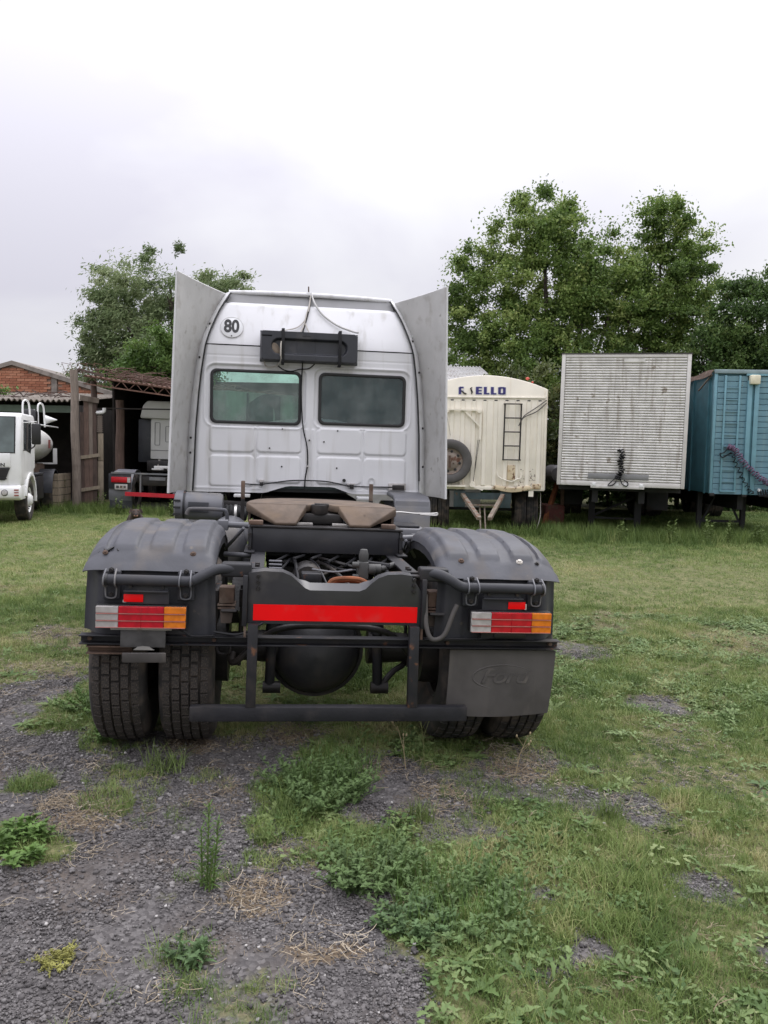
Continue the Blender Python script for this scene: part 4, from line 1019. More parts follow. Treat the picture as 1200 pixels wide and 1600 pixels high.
# cream tipper trailer
C = thing('cream_trailer', 'cream grain trailer with curved top, navy lettering, steel ladder and spare wheel', 'trailer', (2.06, 16.5, 0), R(-5))
def arch_z(x): return 3.03 + .27 * (1 - (x / 1.27) ** 2) if abs(x) <= 1.27 else 3.03
front = [(-1.27, .93), (1.27, .93)] + [(x, arch_z(x)) for x in np.linspace(1.27, -1.27, 21)]
MB().prism(front, 'y', 0.0, 6.5).build('body', CREAM, C, bevel=.02)
MB().box(-1.275, 1.275, -.03, .012, 2.83, 2.86).build('top_rail', CREAM, C, bevel=.006)
MB().box(-1.275, 1.275, -.02, .012, .925, 1.0).build('bottom_rail', CREAM, C, bevel=.006)
for s in (-1, 1): MB().box(*sorted((s * 1.235, s * 1.285)), -.03, .05, .94, 3.02).build('corner_post', CREAM, C, bevel=.012)
for k in range(11):
    x = -1.13 + .226 * k
    MB().prism([(x - .035, -.028), (x + .035, -.028), (x + .055, .004), (x - .055, .004)], 'z', 1.02, 2.77).build('rib', CREAM, C)
    MB().box(x - .03, x + .03, -.029, .004, 2.775, 2.795).build('rib_cap', RUBBER, C)
# lettering: worn first letters, then four block letters
def block_letters(parent, x0, z0, h, y, items):
    for nm, polys, dx in items:
        for col, grow, yy in ((WHITE, .012, y), (NAVY, 0, y - .003)):
            mb = MB()
            for (a, b, c, d) in polys: mb.box(x0 + dx + a - grow, x0 + dx + b + grow, yy - .002, yy + .004, z0 + c * h - grow, z0 + d * h + grow)
            mb.build('lettering' if grow == 0 else 'letter_outline', col, parent)
Lw = .145
block_letters(C, -.55, 2.905, .155, -.005, [
    ('A', [(.0, .052, 0, .9), (.02, .10, .78, 1.0), (.04, .10, .36, .5)], 0),
    ('E', [(0, .06, 0, 1), (.06, .125, 0, .2), (.06, .12, .41, .58), (.06, .125, .82, 1)], .355),
    ('L', [(0, .06, 0, 1), (.06, .115, 0, .2)], .52), ('L', [(0, .06, 0, 1), (.06, .115, 0, .2)], .665),
    ('O', [(0, .055, .05, .95), (.10, .155, .05, .95), (.03, .125, 0, .2), (.03, .125, .8, 1)], .815)])
MB().tube([(-.49, -.010, 2.975), (-.46, -.010, 2.95), (-.43, -.010, 2.925), (-.39, -.010, 2.915)], [.012, .018, .02, .016], 6).build('worn_lettering', FLAP, C)
MB().tube([(-.275, -.010, 3.05), (-.30, -.010, 3.03), (-.285, -.010, 2.98), (-.27, -.010, 2.95), (-.285, -.010, 2.91)], [.008, .019, .019, .019, .008], 6).build('worn_lettering', GREASE, C)
# ladder
ld = MB().tube([(.40, -.10, 1.55), (.41, -.10, 2.72)], .016, 8).build('ladder', GREASE, C)
MB().tube([(.735, -.10, 1.55), (.745, -.10, 2.72)], .016, 8).build('ladder_rail', GREASE, ld)
for k in range(5):
    z = 1.56 + 1.15 * k / 4
    MB().tube([(.38 if k in (0, 4) else .40, -.10, z), (.765 if k in (0, 4) else .745, -.10, z)], .013, 8).build('rung', GREASE, ld)
for x in (.40, .74):
    for z in (1.56, 2.71): MB().tube([(x, -.10, z), (x, 0, z)], .012, 6).build('ladder_bracket', CREAM, ld)
# winch frame and cables
fr = MB().bar((-.82, -.06, 2.585), (-.08, -.06, 2.575), .03, .05, up=(0, 1, 0)).build('winch_frame', CREAM, C)
MB().bar((-.08, -.06, 2.57), (-.085, -.06, 1.97), .045, .04, up=(0, 1, 0)).build('winch_post', CREAM, fr)
MB().bar((-.42, -.05, 2.57), (-.09, -.05, 2.24), .035, .03, up=(0, 1, 0)).build('winch_brace', CREAM, fr)
for x in (-.78, -.11): MB().lathe([(0, -.11), (.035, -.11), (.04, -.03), (0, -.03)], (x, 0, 2.55), 'y', 12).build('pulley', CREAM, fr)
MB().tube([(-.80, -.05, 2.55), (-.70, -.03, 2.05)], .006, 5).build('cable', WIREW, C)
MB().tube([(-.10, -.05, 1.96), (-.20, -.05, 1.1)], .006, 5).build('cable', GREASE, C)
MB().tube([(-.13, -.05, 1.96), (-.18, -.05, 1.3)], .005, 5).build('cable', GREASE, C)
for dz in (0, .06): MB().tube(smooth_path([(1.26, -.06, 2.80 - dz), (1.05, -.07, 2.64 - dz * 1.4), (.80, -.10, 2.46 - dz * .4), (.70, -.11, 2.26)], 5), .011, 6).build('loose_cable', FLAP, C)
lw = MB().lathe([(0, -.10), (.06, -.10), (.065, -.03), (0, -.03)], (-.22, 0, 1.03), 'y', 16).build('hand_winch', CREAM, C)
MB().bar((-.22, -.10, 1.0), (.0, -.11, .92), .03, .03, up=(0, 1, 0)).build('winch_handle', CREAM, lw)
# rusty lifting boss and lower lip
MB().box(.50, .66, -.05, .0, 1.14, 1.45).build('lifting_boss', CREAMR, C, bevel=.012)
MB().tube(smooth_path([(.30, -.05, 1.30), (.31, -.06, 1.22), (.40, -.07, 1.16), (.58, -.07, 1.11), (.70, -.07, 1.16), (.78, -.06, 1.2), (.78, -.05, 1.31)], 4), .014, 6).build('boss_rod', CREAM, C)
lip_ = [(.18, .965)] + [(x, .965 - .0 + .0 - .08 * math.sin(math.pi * (x - .18) / .84)) for x in np.linspace(.22, .98, 9)] + [(1.02, .965), (.96, 1.03), (.6, .98), (.26, 1.03)]
MB().prism(lip_, 'y', -.07, -.03).build('curved_lip', CREAMR, C, bevel=.008)
MB().box(1.02, 1.2, -.05, -.02, .96, 1.07).build('rusty_bracket', CREAMR, C, bevel=.01)
mb = MB()
for k in range(60):
    x, z = random.gauss(.92, .14), random.gauss(1.18, .11)
    if .4 < x < 1.22 and z > 1.02:
        r_ = random.uniform(.004, .014); mb.lathe([(0, -.0035), (r_, -.003), (r_ * 1.1, .002)], (x, 0, z), 'y', 6)
tag(mb.build('rust_spots', RUST, C), kind='stuff')
# chassis
for s in (-1, 1):
    MB().box(*sorted((s * .40, s * .50)), .15, 6.0, .68, .92).build('chassis_rail', TEAL, C)
    for x in (.82, 1.07): old_wheel(C, s * x, .75, .47 + .0, .48, .24)
    MB().box(*sorted((s * .55, s * 1.22)), .2, 1.3, .885, .92).build('mudguard', TEAL, C)
    MB().bar((s * .42, -.02, .82), (s * .10, -1.3, .42), .08, .06).build('drawbar_leg', PALEB, C)
    MB().box(*sorted((s * .36, s * .60)), -.02, .2, .55, .9).build('drawbar_bracket', TEAL, C, bevel=.01)
MB().box(-.5, .5, .0, .12, .72, .86).build('front_beam', TEAL, C)
MB().bar((-.4, .02, .6), (.4, .02, .6), .03, .03).build('cross_tie', PALEB, C)
for x in (-.05, .05): MB().tube([(x, .1, .58), (x + .02, -.3, .1)], .018, 6).build('brake_pipe', PALEB, C)
MB().box(.95, 1.05, -.03, .0, .80, .92).build('pale_tag', CREAM, C)
MB().box(-1.1, 1.1, .72, .78, .44, .50).build('axle', OLDB, C)
MB().tube(smooth_path([(1.22, .2, .88), (1.22, .1, .4), (1.15, .1, .12)], 5), .008, 5).build('hanging_strap', WIREW, C)
# spare wheel leans in its carrier on the front
S = bpy.data.objects.new('spare_wheel', None); COL.objects.link(S); S.parent = C; S.location = (-.70, -.14, 1.51)
MB().lathe([(a, b) for a, b in tyre_profile(.475, .24, .265)], (0, 0, 0), 'y', 48).build('tyre', mat('grey_old_tyre', (0.075, 0.070, 0.068), 0.75, 0, 0.1, 8), S)
rw = MB().lathe([(.27, -.10), (.255, -.06), (.20, -.05), (.17, -.075), (.13, -.09), (.05, -.09), (0, -.09)], (0, 0, 0), 'y', 32).build('rim', RIMM, S)
for k in range(8):
    a = R(45 * k + 10); MB().lathe([(0, -.076), (.025, -.074), (.03, -.06)], (.205 * math.sin(a), 0, .205 * math.cos(a)), 'y', 10).build('rim_hole', RUBBER, rw)
for k in range(6):
    a = R(60 * k); MB().lathe([(0, -.11), (.016, -.11), (.016, -.09)], (.09 * math.sin(a), 0, .09 * math.cos(a)), 'y', 6).build('wheel_nut', RUST, rw)
MB().bar((0, -.10, .12), (0, -.10, -.13), .05, .02, up=(0, 1, 0)).build('carrier_clamp', RUST, rw)
MB().box(-1.05, -.35, -.2, 0, .985, 1.02).build('spare_carrier', CREAM, C)

# aluminium box trailer
A = thing('aluminium_trailer', 'weathered bare aluminium box trailer with horizontal slats and coiled black hose', 'trailer', (4.715, 15.85, 0), R(-14), None, R(.6))
ZT, ZB, HW = 3.70, 1.06, 1.235
MB().box(-HW + .02, HW - .02, .04, 9.5, ZB + .03, ZT - .03).build('body', ALUF, A)
for s in (-1, 1):
    MB().box(*sorted((s * (HW - .075), s * HW)), -.012, .08, ZB, ZT).build('corner_post', ALUF, A, bevel=.012)
MB().box(-HW + .076, HW - .076, -.008, .08, ZT - .07, ZT - .002).build('top_rail', ALUF, A, bevel=.01)
MB().box(-HW - .01, HW + .01, -.02, .2, ZT + .001, ZT + .02).build('roof_edge', FLAP, A)
MB().box(-HW + .076, HW - .076, -.008, .08, ZB + .002, ZB + .10).build('bottom_rail', ALUF, A, bevel=.01)
zs0, zs1, ns = ZB + .105, ZT - .075, 47
hs_ = (zs1 - zs0) / ns
sm = MB().prism([(.04, 0), (.012, .003), (.0, hs_ * .22), (-.004, hs_ * .5), (.0, hs_ * .80), (.012, hs_ * .93), (.04, hs_ * .95)], 'x', -HW + .08, HW - .08)
s0 = sm.build('slat', ALU, A, sharp=50); s0.location = (0, 0, zs0)
for k in range(1, ns):
    o = dup(s0, A); o.location = (0, random.uniform(-.002, .002), zs0 + hs_ * k); o.rotation_euler = (random.uniform(-.01, .01), random.uniform(-.0008, .0008), 0)
MB().box(-.03, .37, -.014, 0.0, ZT - .16, ZT - .085).build('riveted_plate', ALU, A)
MB().box(-.62, .55, -.02, .0, ZB + .155, ZB + .255).build('grey_strip', mat('grey_panel', (0.20, 0.20, 0.205), 0.5, 0, 0.1, 5), A, bevel=.004)
MB().box(-.56, .48, -.03, .02, ZB - .04, ZB + .03).build('sill_plate', ALUF, A, bevel=.01)
for x in (-.5, -.05, .12, .42): MB().box(x - .04, x + .04, -.04, -.005, ZB + .0, ZB + .07).build('sill_clip', WHITE, A, bevel=.008)
# chassis in the dark
for s in (-1, 1):
    MB().box(*sorted((s * .40, s * .52)), .3, 9, .72, 1.05).build('chassis_rail', OLDB, A)
    MB().box(*sorted((s * .42, s * .56)), 1.6, 1.74, .12, 1.0).build('landing_leg', OLDB, A)
    MB().box(*sorted((s * .38, s * .60)), 1.55, 1.8, .06, .12).build('landing_foot', OLDB, A)
    for yy in (6.6, 7.9):
        for x in (.85, 1.14): old_wheel(A, s * x, yy, .5)
MB().box(-1.2, 1.2, .3, .4, .96, 1.05).build('front_beam', OLDB, A)
MB().bar((-.45, 1.67, .3), (.45, 1.67, .3), .05, .05).bar((-.45, 1.67, .35), (.45, 1.67, .8), .05, .05).build('leg_brace', OLDB, A)
MB().box(-1.15, -.7, 2.0, 3.0, .55, .95).build('side_box', OLDB, A)
MB().box(.7, 1.15, 2.0, 3.0, .5, .95).build('side_box', OLDB, A)
def coil(P, r0, turns, rt_, n=None, flat=1.0):
    P = smooth_path(P, 10); L_ = len(P); o = []
    N_ = turns * 12
    for i in range(N_ + 1):
        t = i / N_ * (L_ - 1); k = min(int(t), L_ - 2); f = t - k
        c = P[k].lerp(P[k + 1], f); d = (P[k + 1] - P[k]).normalized(); u, v = frame(d)
        a = 2 * math.pi * i / 12
        rr = r0 * (1 + .25 * math.sin(i * .7) + .15 * math.sin(i * .23))
        o.append(c + u * math.cos(a) * rr + v * math.sin(a) * rr * flat)
    return o
H = MB().tube(coil([(-.02, -.08, ZB + .75), (.04, -.09, ZB + .62), (-.02, -.09, ZB + .5), (.03, -.09, ZB + .36), (-.02, -.08, ZB + .22), (-.05, -.07, ZB + .16)], .075, 16, .012, flat=.6), .0125, 6)
H.tube(smooth_path([(-.05, -.06, ZB + .2), (-.16, -.06, ZB + .10), (-.22, -.05, ZB + .02), (-.12, -.05, ZB + .04), (-.06, -.05, ZB + .12)], 5), .011, 6)
H.tube(smooth_path([(.0, -.06, ZB + .2), (.05, -.06, ZB + .06), (.14, -.05, ZB + .02), (.16, -.05, ZB + .08), (.08, -.05, ZB + .14)], 5), .011, 6)
H = H.build('coiled_hose', HOSE)
H.parent = A

# blue box trailer
Bt = thing('blue_trailer', 'faded blue planked box trailer beside the aluminium trailer with purple coiled hose', 'trailer', (6.72, 16.3, 0), R(-4), None, R(.2))
ZT, ZB, WD = 3.46, .93, 2.5
MB().box(.02, WD - .02, .045, 9.0, ZB + .02, ZT - .02).build('body', BLUED, Bt)
MB().box(-.0, .06, -.01, .07, ZB, ZT).build('corner_post', BLUEL, Bt, bevel=.01)
MB().box(WD - .06, WD, -.01, .07, ZB, ZT).build('corner_post', BLUEL, Bt, bevel=.01)
MB().box(-.01, WD + .01, -.03, .07, ZT - .06, ZT + .02).build('top_rail', mat('grey_blue_rail', (0.20, 0.27, 0.29), 0.5, 0, 0.1, 5), Bt, bevel=.008)
nb = 20; hh = (ZT - .1 - ZB - .1) / nb
for k in range(nb):
    for x0, x1 in ((.065, .66), (.90, WD - .065)):
        z = ZB + .1 + hh * k
        MB().prism([(.0 + random.uniform(-.004, .004), z + .006), (-.004, z + hh - .012), (.012, z + hh - .004), (.04, z + hh - .002), (.04, z)], 'x', x0, x1).build('plank', BLUE, Bt)
MB().box(.065, WD - .065, .0, .05, ZB + .002, ZB + .098).build('bottom_plank', BLUE, Bt)
for x in (.70, .84): MB().box(x - .045, x + .045, -.05, .02, ZB + .0, ZT - .2).build('post', BLUEL, Bt, bevel=.006)
MB().box(.752, .788, -.02, .03, ZB, ZT - .1).build('post_channel', BLUED, Bt)
for x in (.215, .50): MB().box(x - .02, x + .02, -.03, -.005, ZB + .06, ZT - .1).build('ladder_rail', BLUEL, Bt, bevel=.004)
for k in range(9): MB().box(.236, .479, -.022, -.006, ZB + .25 + .24 * k, ZB + .275 + .24 * k).build('ladder_rung', BLUE, Bt)
MB().box(.20, .51, -.06, -.02, ZB + .05, ZB + .075).build('step', BLUEL, Bt)
lm = MB().box(.67, .87, -.13, .0, ZT - .28, ZT - .09).build('marker_lamp', IVORY, Bt, bevel=.025)
MB().box(.62, 1.4, -.035, -.005, ZT - .10, ZT - .06).build('lamp_rail', BLUEL, Bt)
for k in range(8):
    MB().box(-.012, .02, .3 + 1.0 * k, .36 + 1.0 * k, ZB, ZT).build('side_post', BLUED, Bt)
MB().grid(lambda u, v: (-.03 - .05 * u, .0 + 3.4 * v, ZT + .015 - .10 * u + .02 * math.sin(v * 14 + u * 3) - .12 * v * u), 4, 18).build('torn_tarp_edge', RUST, Bt, solid=.01)
MB().bar((-.03, .1, ZT - .08), (-.06, .8, ZT - .35), .03, .02).build('tarp_pole', PALEB, Bt)
MB().lathe([(0, -.06), (.03, -.06), (.035, 0)], (.995, 0, ZB + .1), 'y', 14).build('air_coupling', WHITE, Bt)
MB().box(1.28, 1.36, -.05, .0, ZB + .04, ZB + .2).build('coupling_plate', WHITE, Bt)
for x in (.05, .7, 1.15): MB().box(x - .05, x + .05, -.04, .02, ZB - .05, ZB + .02).build('coupling_bracket', GREASE, Bt, bevel=.01)
PURP = mat('purple_hose', (0.13, 0.075, 0.13), 0.5, 0, 0.3, 30)
o = MB().tube(coil([(.30, -.10, ZB + .98), (.42, -.14, ZB + .92), (.62, -.12, ZB + .66), (.90, -.12, ZB + .40), (1.18, -.10, ZB + .22)], .06, 26, .012, flat=.8), .013, 6).build('coiled_hose', PURP); o.parent = Bt; o['label'] = 'purple coiled air hose'
o = MB().tube(coil([(.38, -.08, ZB + .86), (.52, -.08, ZB + .55), (.72, -.08, ZB + .18), (.85, -.06, ZB + .02)], .045, 11, .009, flat=.7), .009, 6).build('coiled_hose', HOSE); o.parent = Bt; o['label'] = 'thin black coiled cable'
MB().tube(smooth_path([(.30, -.08, ZB + .95), (.24, -.07, ZB + .86), (.16, -.06, ZB + .83), (.22, -.06, ZB + .76), (.38, -.07, ZB + .86)], 5), .012, 6).build('hose_end', HOSE, Bt)
for k in range(10):
    x = .95 + .05 * k; MB().tube(smooth_path([(x, -.06, ZB + .08), (x + .03, -.08, ZB - .02), (x + .08, -.06, ZB + .02), (x + .05, -.05, ZB + .12)], 4), .012, 5).build('hose_loop', HOSE, Bt)
for s in (.75, 1.7):
    MB().box(s - .06, s + .06, .3, 8.6, .6, .92).build('chassis_rail', OLDB, Bt)
for s in (.12, 1.05):
    MB().box(s - .05, s + .05, .9, 1.0, .05, .92).build('landing_leg', RUST if False else OLDB, Bt)
MB().bar((.12, .95, .30), (1.05, .95, .30), .05, .05).bar((.2, .95, .32), (.45, .95, .85), .04, .04).bar((.97, .95, .32), (.72, .95, .85), .04, .04).build('leg_brace', OLDB, Bt)
for s in (.3, .55, 1.95, 2.2):
    for yy in (6.2, 7.5): old_wheel(Bt, s, yy, .5)

# rusty implement between the cream and aluminium trailers
I_ = thing('farm_implement', 'rusty red implement with grey tank standing between cream and aluminium trailers', 'implement', (3.75, 18.0, 0))
MB().lathe([(0, -.3), (.16, -.28), (.2, -.2), (.2, .5), (0, .52)], (.16, 0, 1.25), 'y', 18).build('tank', CANGREY, I_)
MB().bar((-.15, -.3, .05), (.28, .2, 1.15), .09, .09).build('frame', RUSTY, I_)
MB().bar((.30, -.1, .0), (.30, -.1, 1.1), .07, .07).build('upright', RUST, I_)
MB().box(-.1, .35, -.2, .4, .0, .55).build('hopper', mat('dull_red', (0.12, 0.03, 0.022), 0.7, 0, 0.3, 8, rust=(0.09, 0.05, 0.03), ramt=0.5), I_, bevel=.04)

# ------------------------------------------------------------------ left: tanker truck
K = thing('tanker_truck', 'white cab-over tanker truck facing us at the left edge with dark mirrors', 'truck', (-7.62, 16.5, gnd(-8, 17)), R(14))
# local: x to the right in the photo, y towards the truck's tail
W2 = -2.35
cabp = [(0, .84), (0, 2.24), (.06, 2.33), (.16, 2.36), (1.5, 2.36), (1.62, 2.30), (1.62, .95), (.55, .95), (.55, .84)]
cabp = [(.02, .82), (.0, 1.52), (.12, 2.27), (.2, 2.36), (1.5, 2.36), (1.6, 2.3), (1.6, 1.15), (1.45, 1.13), (1.42, .95), (.45, .95), (.40, .82)]
kb = MB().prism(cabp, 'x', W2, 0).build('cab', WHITE, K, bevel=.05, seg=3)
MB().prism([(-.012, 1.53), (.10, 2.26), (.115, 2.255), (.005, 1.53)], 'x', W2 + .14, -.13).build('windscreen', mat('grey_windscreen', (0.10, 0.125, 0.125), 0.15, 0, 0.3, 2), kb)
MB().prism([(-.006, 1.51), (.105, 2.28), (.112, 2.278), (.002, 1.51)], 'x', W2 + .115, -.105).build('windscreen_rubber', RUBBER, kb)
MB().prism([(.30, 1.60), (1.05, 1.50), (1.15, 1.62), (1.15, 2.22), (.34, 2.22)], 'x', -.002, .006).build('side_window', DGLASS, kb, bevel=.002)
MB().box(W2 + .22, -.20, -.022, .03, 1.22, 1.51).build('front_panel', WHITE, kb, bevel=.012)
MB().prism([(W2 + .3, .945), (-.31, .945), (-.21, 1.205), (W2 + .2, 1.205)], 'y', -.02, .05).build('grille', BLKPRINT, kb)
for k in range(4):
    MB().box(W2 + .29, -.27, -.03, -.02, .965 + .06 * k, .99 + .06 * k).build('grille_bar', GREASE, kb)
text('cab_lettering', 'PSON', .10, BLKPRINT, kb, (-.30, -.026, 1.265), sx=1.15, off=.003, align='RIGHT')
bp = MB().prism([(-.02, .53), (-.10, .58), (-.12, .68), (-.10, .80), (-.02, .84), (.5, .84), (.5, .53)], 'x', W2, .0).build('bumper', WHITE, K, bevel=.03)
for x in (-.30, -.50, W2 + .30, W2 + .50):
    hl = MB().lathe([(0, -.02), (.05, -.018), (.068, -.005), (.075, .02)], (x, -.115, .69), 'y', 20).build('headlight', CANGREY, bp)
    MB().lathe([(0, -.03), (.045, -.028), (.055, -.01)], (x, -.115, .69), 'y', 16).build('lens', LWHT, hl)
for k in range(3): MB().box(-.115, -.03, -.122, -.10, .625 + .055 * k, .65 + .055 * k).build('marker_light', mat('marker_red', (0.25, 0.05, 0.04), 0.4), bp)
MB().box(-.85, -.46, -.16, -.125, .37, .56).build('hazard_plate', mat('orange_plate', (0.80, 0.09, 0.02), 0.5), K)
# mirrors
mr = MB().tube([(.0, .25, 2.16), (.30, .12, 2.18)], .012, 6).build('mirror_arm', WHITE, K)
MB().tube(smooth_path([(-.02, .3, 1.58), (.10, .22, 1.58), (.24, .15, 1.66), (.26, .12, 1.75)], 4), .014, 6).build('mirror_strut', RUBBER, mr)
MB().box(.20, .38, .06, .15, 1.70, 2.14).build('mirror', RUBBER, mr, bevel=.03)
# front wheel and arch
ar = [(1.0 + .60 * math.cos(a), .49 + .60 * math.sin(a)) for a in np.linspace(R(-8), R(170), 20)]
ar2 = [(1.0 + .52 * math.cos(a), .49 + .52 * math.sin(a)) for a in np.linspace(R(170), R(-8), 20)]
MB().prism(ar + ar2, 'x', -.30, .03).build('wheel_arch', WHITE, K, bevel=.01)
def truck_wheel(P, cx, cy, cz=.48, Rr=.48, hub=WHITE):
    o = MB().lathe(tyre_profile(Rr, .25, .28), (cx, cy, cz), 'x', 40).build('wheel', TYRE, P)
    MB().lathe([(.28, .10), (.24, .04), (.16, .03), (.14, .12), (.08, .17), (0, .17)], (cx, cy, cz), 'x', 28).build('rim', hub, o)
    for k in range(10):
        a = R(36 * k); MB().lathe([(0, .10), (.018, .10), (.018, .02)], (cx, cy + .20 * math.sin(a), cz + .20 * math.cos(a)), 'x', 6).build('wheel_nut', CANGREY, o)
    return o
truck_wheel(K, -.13, 1.0); truck_wheel(K, W2 + .13, 1.0)
for x in (-.15, -.45, W2 + .15, W2 + .45): truck_wheel(K, x, 4.35)
MB().box(-.45, .0, 1.75, 2.65, .42, .98).build('fuel_tank', BLACK, K, bevel=.03)
MB().box(-.46, .01, 1.74, 2.66, .99, 1.04).build('tank_lid', BOXBLK, K, bevel=.01)
MB().box(-.42, -.02, 1.70, 1.74, .5, .9).build('step_plate', CANGREY, K, bevel=.01)
rb = [(4.35 + .60 * math.cos(a), .48 + .60 * math.sin(a)) for a in np.linspace(0, math.pi, 20)]
rb2 = [(4.35 + .57 * math.cos(a), .48 + .57 * math.sin(a)) for a in np.linspace(math.pi, 0, 20)]
MB().prism(rb + rb2, 'x', -.62, .02).build('rear_mudguard', BOXBLK, K)
for x in (-.9, -1.45): MB().box(x - .06, x + .06, 1.2, 6.2, .75, .98).build('chassis_rail', GREASE, K)
tkp = []
TM = mat('tank_white', (0.66, 0.65, 0.62), 0.4, 0, 0.05, 2, dirt=(0.42, 0.37, 0.31), damt=0.55, dscale=1.5, streak=True)
def tank(u, v):
    a = 2 * math.pi * u
    e = math.sin(math.pi * min(1, max(0, (v - .0) / .12)) / 2) if v < .12 else (math.sin(math.pi * (1 - v) / .12 / 2) if v > .88 else 1)
    y = 1.75 + (v - .12) / .76 * 3.2 if .12 <= v <= .88 else (1.75 - .35 * (1 - v / .12) if v < .12 else 4.95 + .35 * (v - .88) / .12)
    return (-1.13 + 1.0 * e ** .45 * math.cos(a), y, 1.72 + .54 * e ** .5 * math.sin(a))
tk = MB().grid(tank, 41, 40).build('tank', TM, K, sharp=60)
MB().box(-1.9, -.35, 2.0, 4.9, 1.0, 1.22).build('tank_cradle', RUST, tk)
for x in (-.28, -.62 - .45):
    pass
for xx, yy in ((-.30, 1.9), (-.20, 3.2)):
    MB().tube(smooth_path([(xx, yy, 2.10), (xx, yy, 2.62), (xx + .03, yy + .06, 2.72), (xx + .06, yy + .14, 2.72), (xx + .10, yy + .2, 2.62), (xx + .12, yy + .24, 2.15)], 4), .022, 8).build('hoop', WHITE, tk)
MB().lathe([(0, 2.56), (.14, 2.55), (.18, 2.48), (.18, 2.2), (0, 2.2)], (-.28, 2.6, 0), 'z', 22).build('manhole_drum', mat('glossy_black', (0.012, 0.012, 0.014), 0.08), tk)
MB().lathe([(.12, 0), (.10, .06), (.01, .30), (0, .30)], (-.12, 3.6, 2.34), 'x', 20).build('white_cone', WHITE, tk)
MB().tube([(-.05, 1.7, 2.18), (.0, 4.9, 2.18)], .018, 6).build('walkway_rail', WHITE, tk)
MB().box(-.128, -.112, 4.2, 4.42, 1.62, 1.84).build('hazard_placard', mat('placard_red', (0.30, 0.10, 0.09), 0.5), tk)
MB().box(-.1, .0, 4.7, 4.74, 1.22, 1.62).box(-.5, .0, 4.7, 4.74, 1.2, 1.24).build('valve_guard', WHITE, tk)
bx = bpy.data.objects.new('planked_crate', None); COL.objects.link(bx)
bx.location = (-8.98, 20.5, gnd(-8.9, 20.5)); tag(bx, 'pale planked wooden crate standing behind the tanker truck wheel', 'crate')
PALEW = mat('pale_weathered_wood', (0.30, 0.245, 0.18), 0.85, 0, 0.2, 5, stretch=(8, 8, 1), dirt=(0.18, 0.145, 0.11), damt=0.5)
for k in range(5): MB().box(-.55, .45, 0, .03, .03 + .19 * k, .205 + .19 * k).build('plank', PALEW, bx)
for k in range(5): MB().box(.455, .485, .0, .8, .03 + .19 * k, .205 + .19 * k).build('plank', PALEW, bx)
MB().box(-.5, .44, .04, .8, .0, .9).build('core', OLDB, bx)

# ------------------------------------------------------------------ left: sheds
WOODG = mat('grey_timber', (0.19, 0.155, 0.13), 0.9, 0, 0.2, 4, stretch=(10, 10, 1), dirt=(0.11, 0.088, 0.072), damt=0.5, bump=0.4, bscale=20)
WOODD = mat('dark_timber', (0.085, 0.058, 0.048), 0.9, 0, 0.25, 4, stretch=(10, 10, 1), dirt=(0.05, 0.036, 0.03), damt=0.5, bump=0.4, bscale=20)
WOODL = mat('light_timber', (0.26, 0.215, 0.16), 0.9, 0, 0.2, 4, stretch=(10, 10, 1), dirt=(0.17, 0.13, 0.1), damt=0.5, bump=0.4, bscale=20)
WOODB = mat('brown_board', (0.13, 0.085, 0.068), 0.9, 0, 0.2, 4, stretch=(10, 10, 1), dirt=(0.085, 0.058, 0.046), damt=0.5, bump=0.4, bscale=20)
SHADE = mat('shade_toned_boards', (0.028, 0.023, 0.021), 0.95, 0, 0.3, 3)  # near-black colour stands in for the deep shade inside the sheds
CORR = mat('old_fibre_cement', (0.20, 0.175, 0.15), 0.9, 0, 0.2, 4, dirt=(0.10, 0.082, 0.066), damt=0.45, dscale=4)
LS = thing('open_shed', 'low open-fronted shed with wavy grey roof sheets and dark interior behind tanker', 'shed', (-11.5, 23, 0))
def wavy(u, v):
    x = -6 + 8.5 * u; return (x, -.25 + 5.6 * v, 2.98 + .55 * v + .035 * math.sin(x * 2 * math.pi / .16) + .01 * math.sin(x * 3))
MB().grid(wavy, 640, 8).build('roof', CORR, LS, solid=.02, sharp=60)
MB().box(-6, 2.48, -.05, .12, 2.66, 2.86).build('green_beam', mat('green_beam', (0.06, 0.085, 0.06), 0.7), LS)
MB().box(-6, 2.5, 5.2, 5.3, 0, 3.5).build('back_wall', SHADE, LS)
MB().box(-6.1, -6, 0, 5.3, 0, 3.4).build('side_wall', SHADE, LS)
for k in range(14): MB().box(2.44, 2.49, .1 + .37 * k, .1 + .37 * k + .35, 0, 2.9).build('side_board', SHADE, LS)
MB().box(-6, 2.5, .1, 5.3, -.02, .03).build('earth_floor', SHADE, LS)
for k in range(3): MB().bar((1.3 + .3 * k, 4, 0), (1.2 + .33 * k, 5, 1.5 + .2 * k), .06, .06).build('leaning_pole', WOODD, LS)
mb = MB()
for k in range(60):
    x = random.uniform(-4, 2.3); y = random.uniform(0, .8); z = 3.08 + .1 * y
    mb.tube([(x, y, z), (x + random.uniform(-.5, .5), y + random.uniform(-.2, .2), z + random.uniform(0, .22)), (x + random.uniform(-.9, .9), y + random.uniform(-.2, .2), z + random.uniform(0, .12))], .012, 4)
tag(mb.build('dry_twigs', WOODD, LS), kind='stuff')

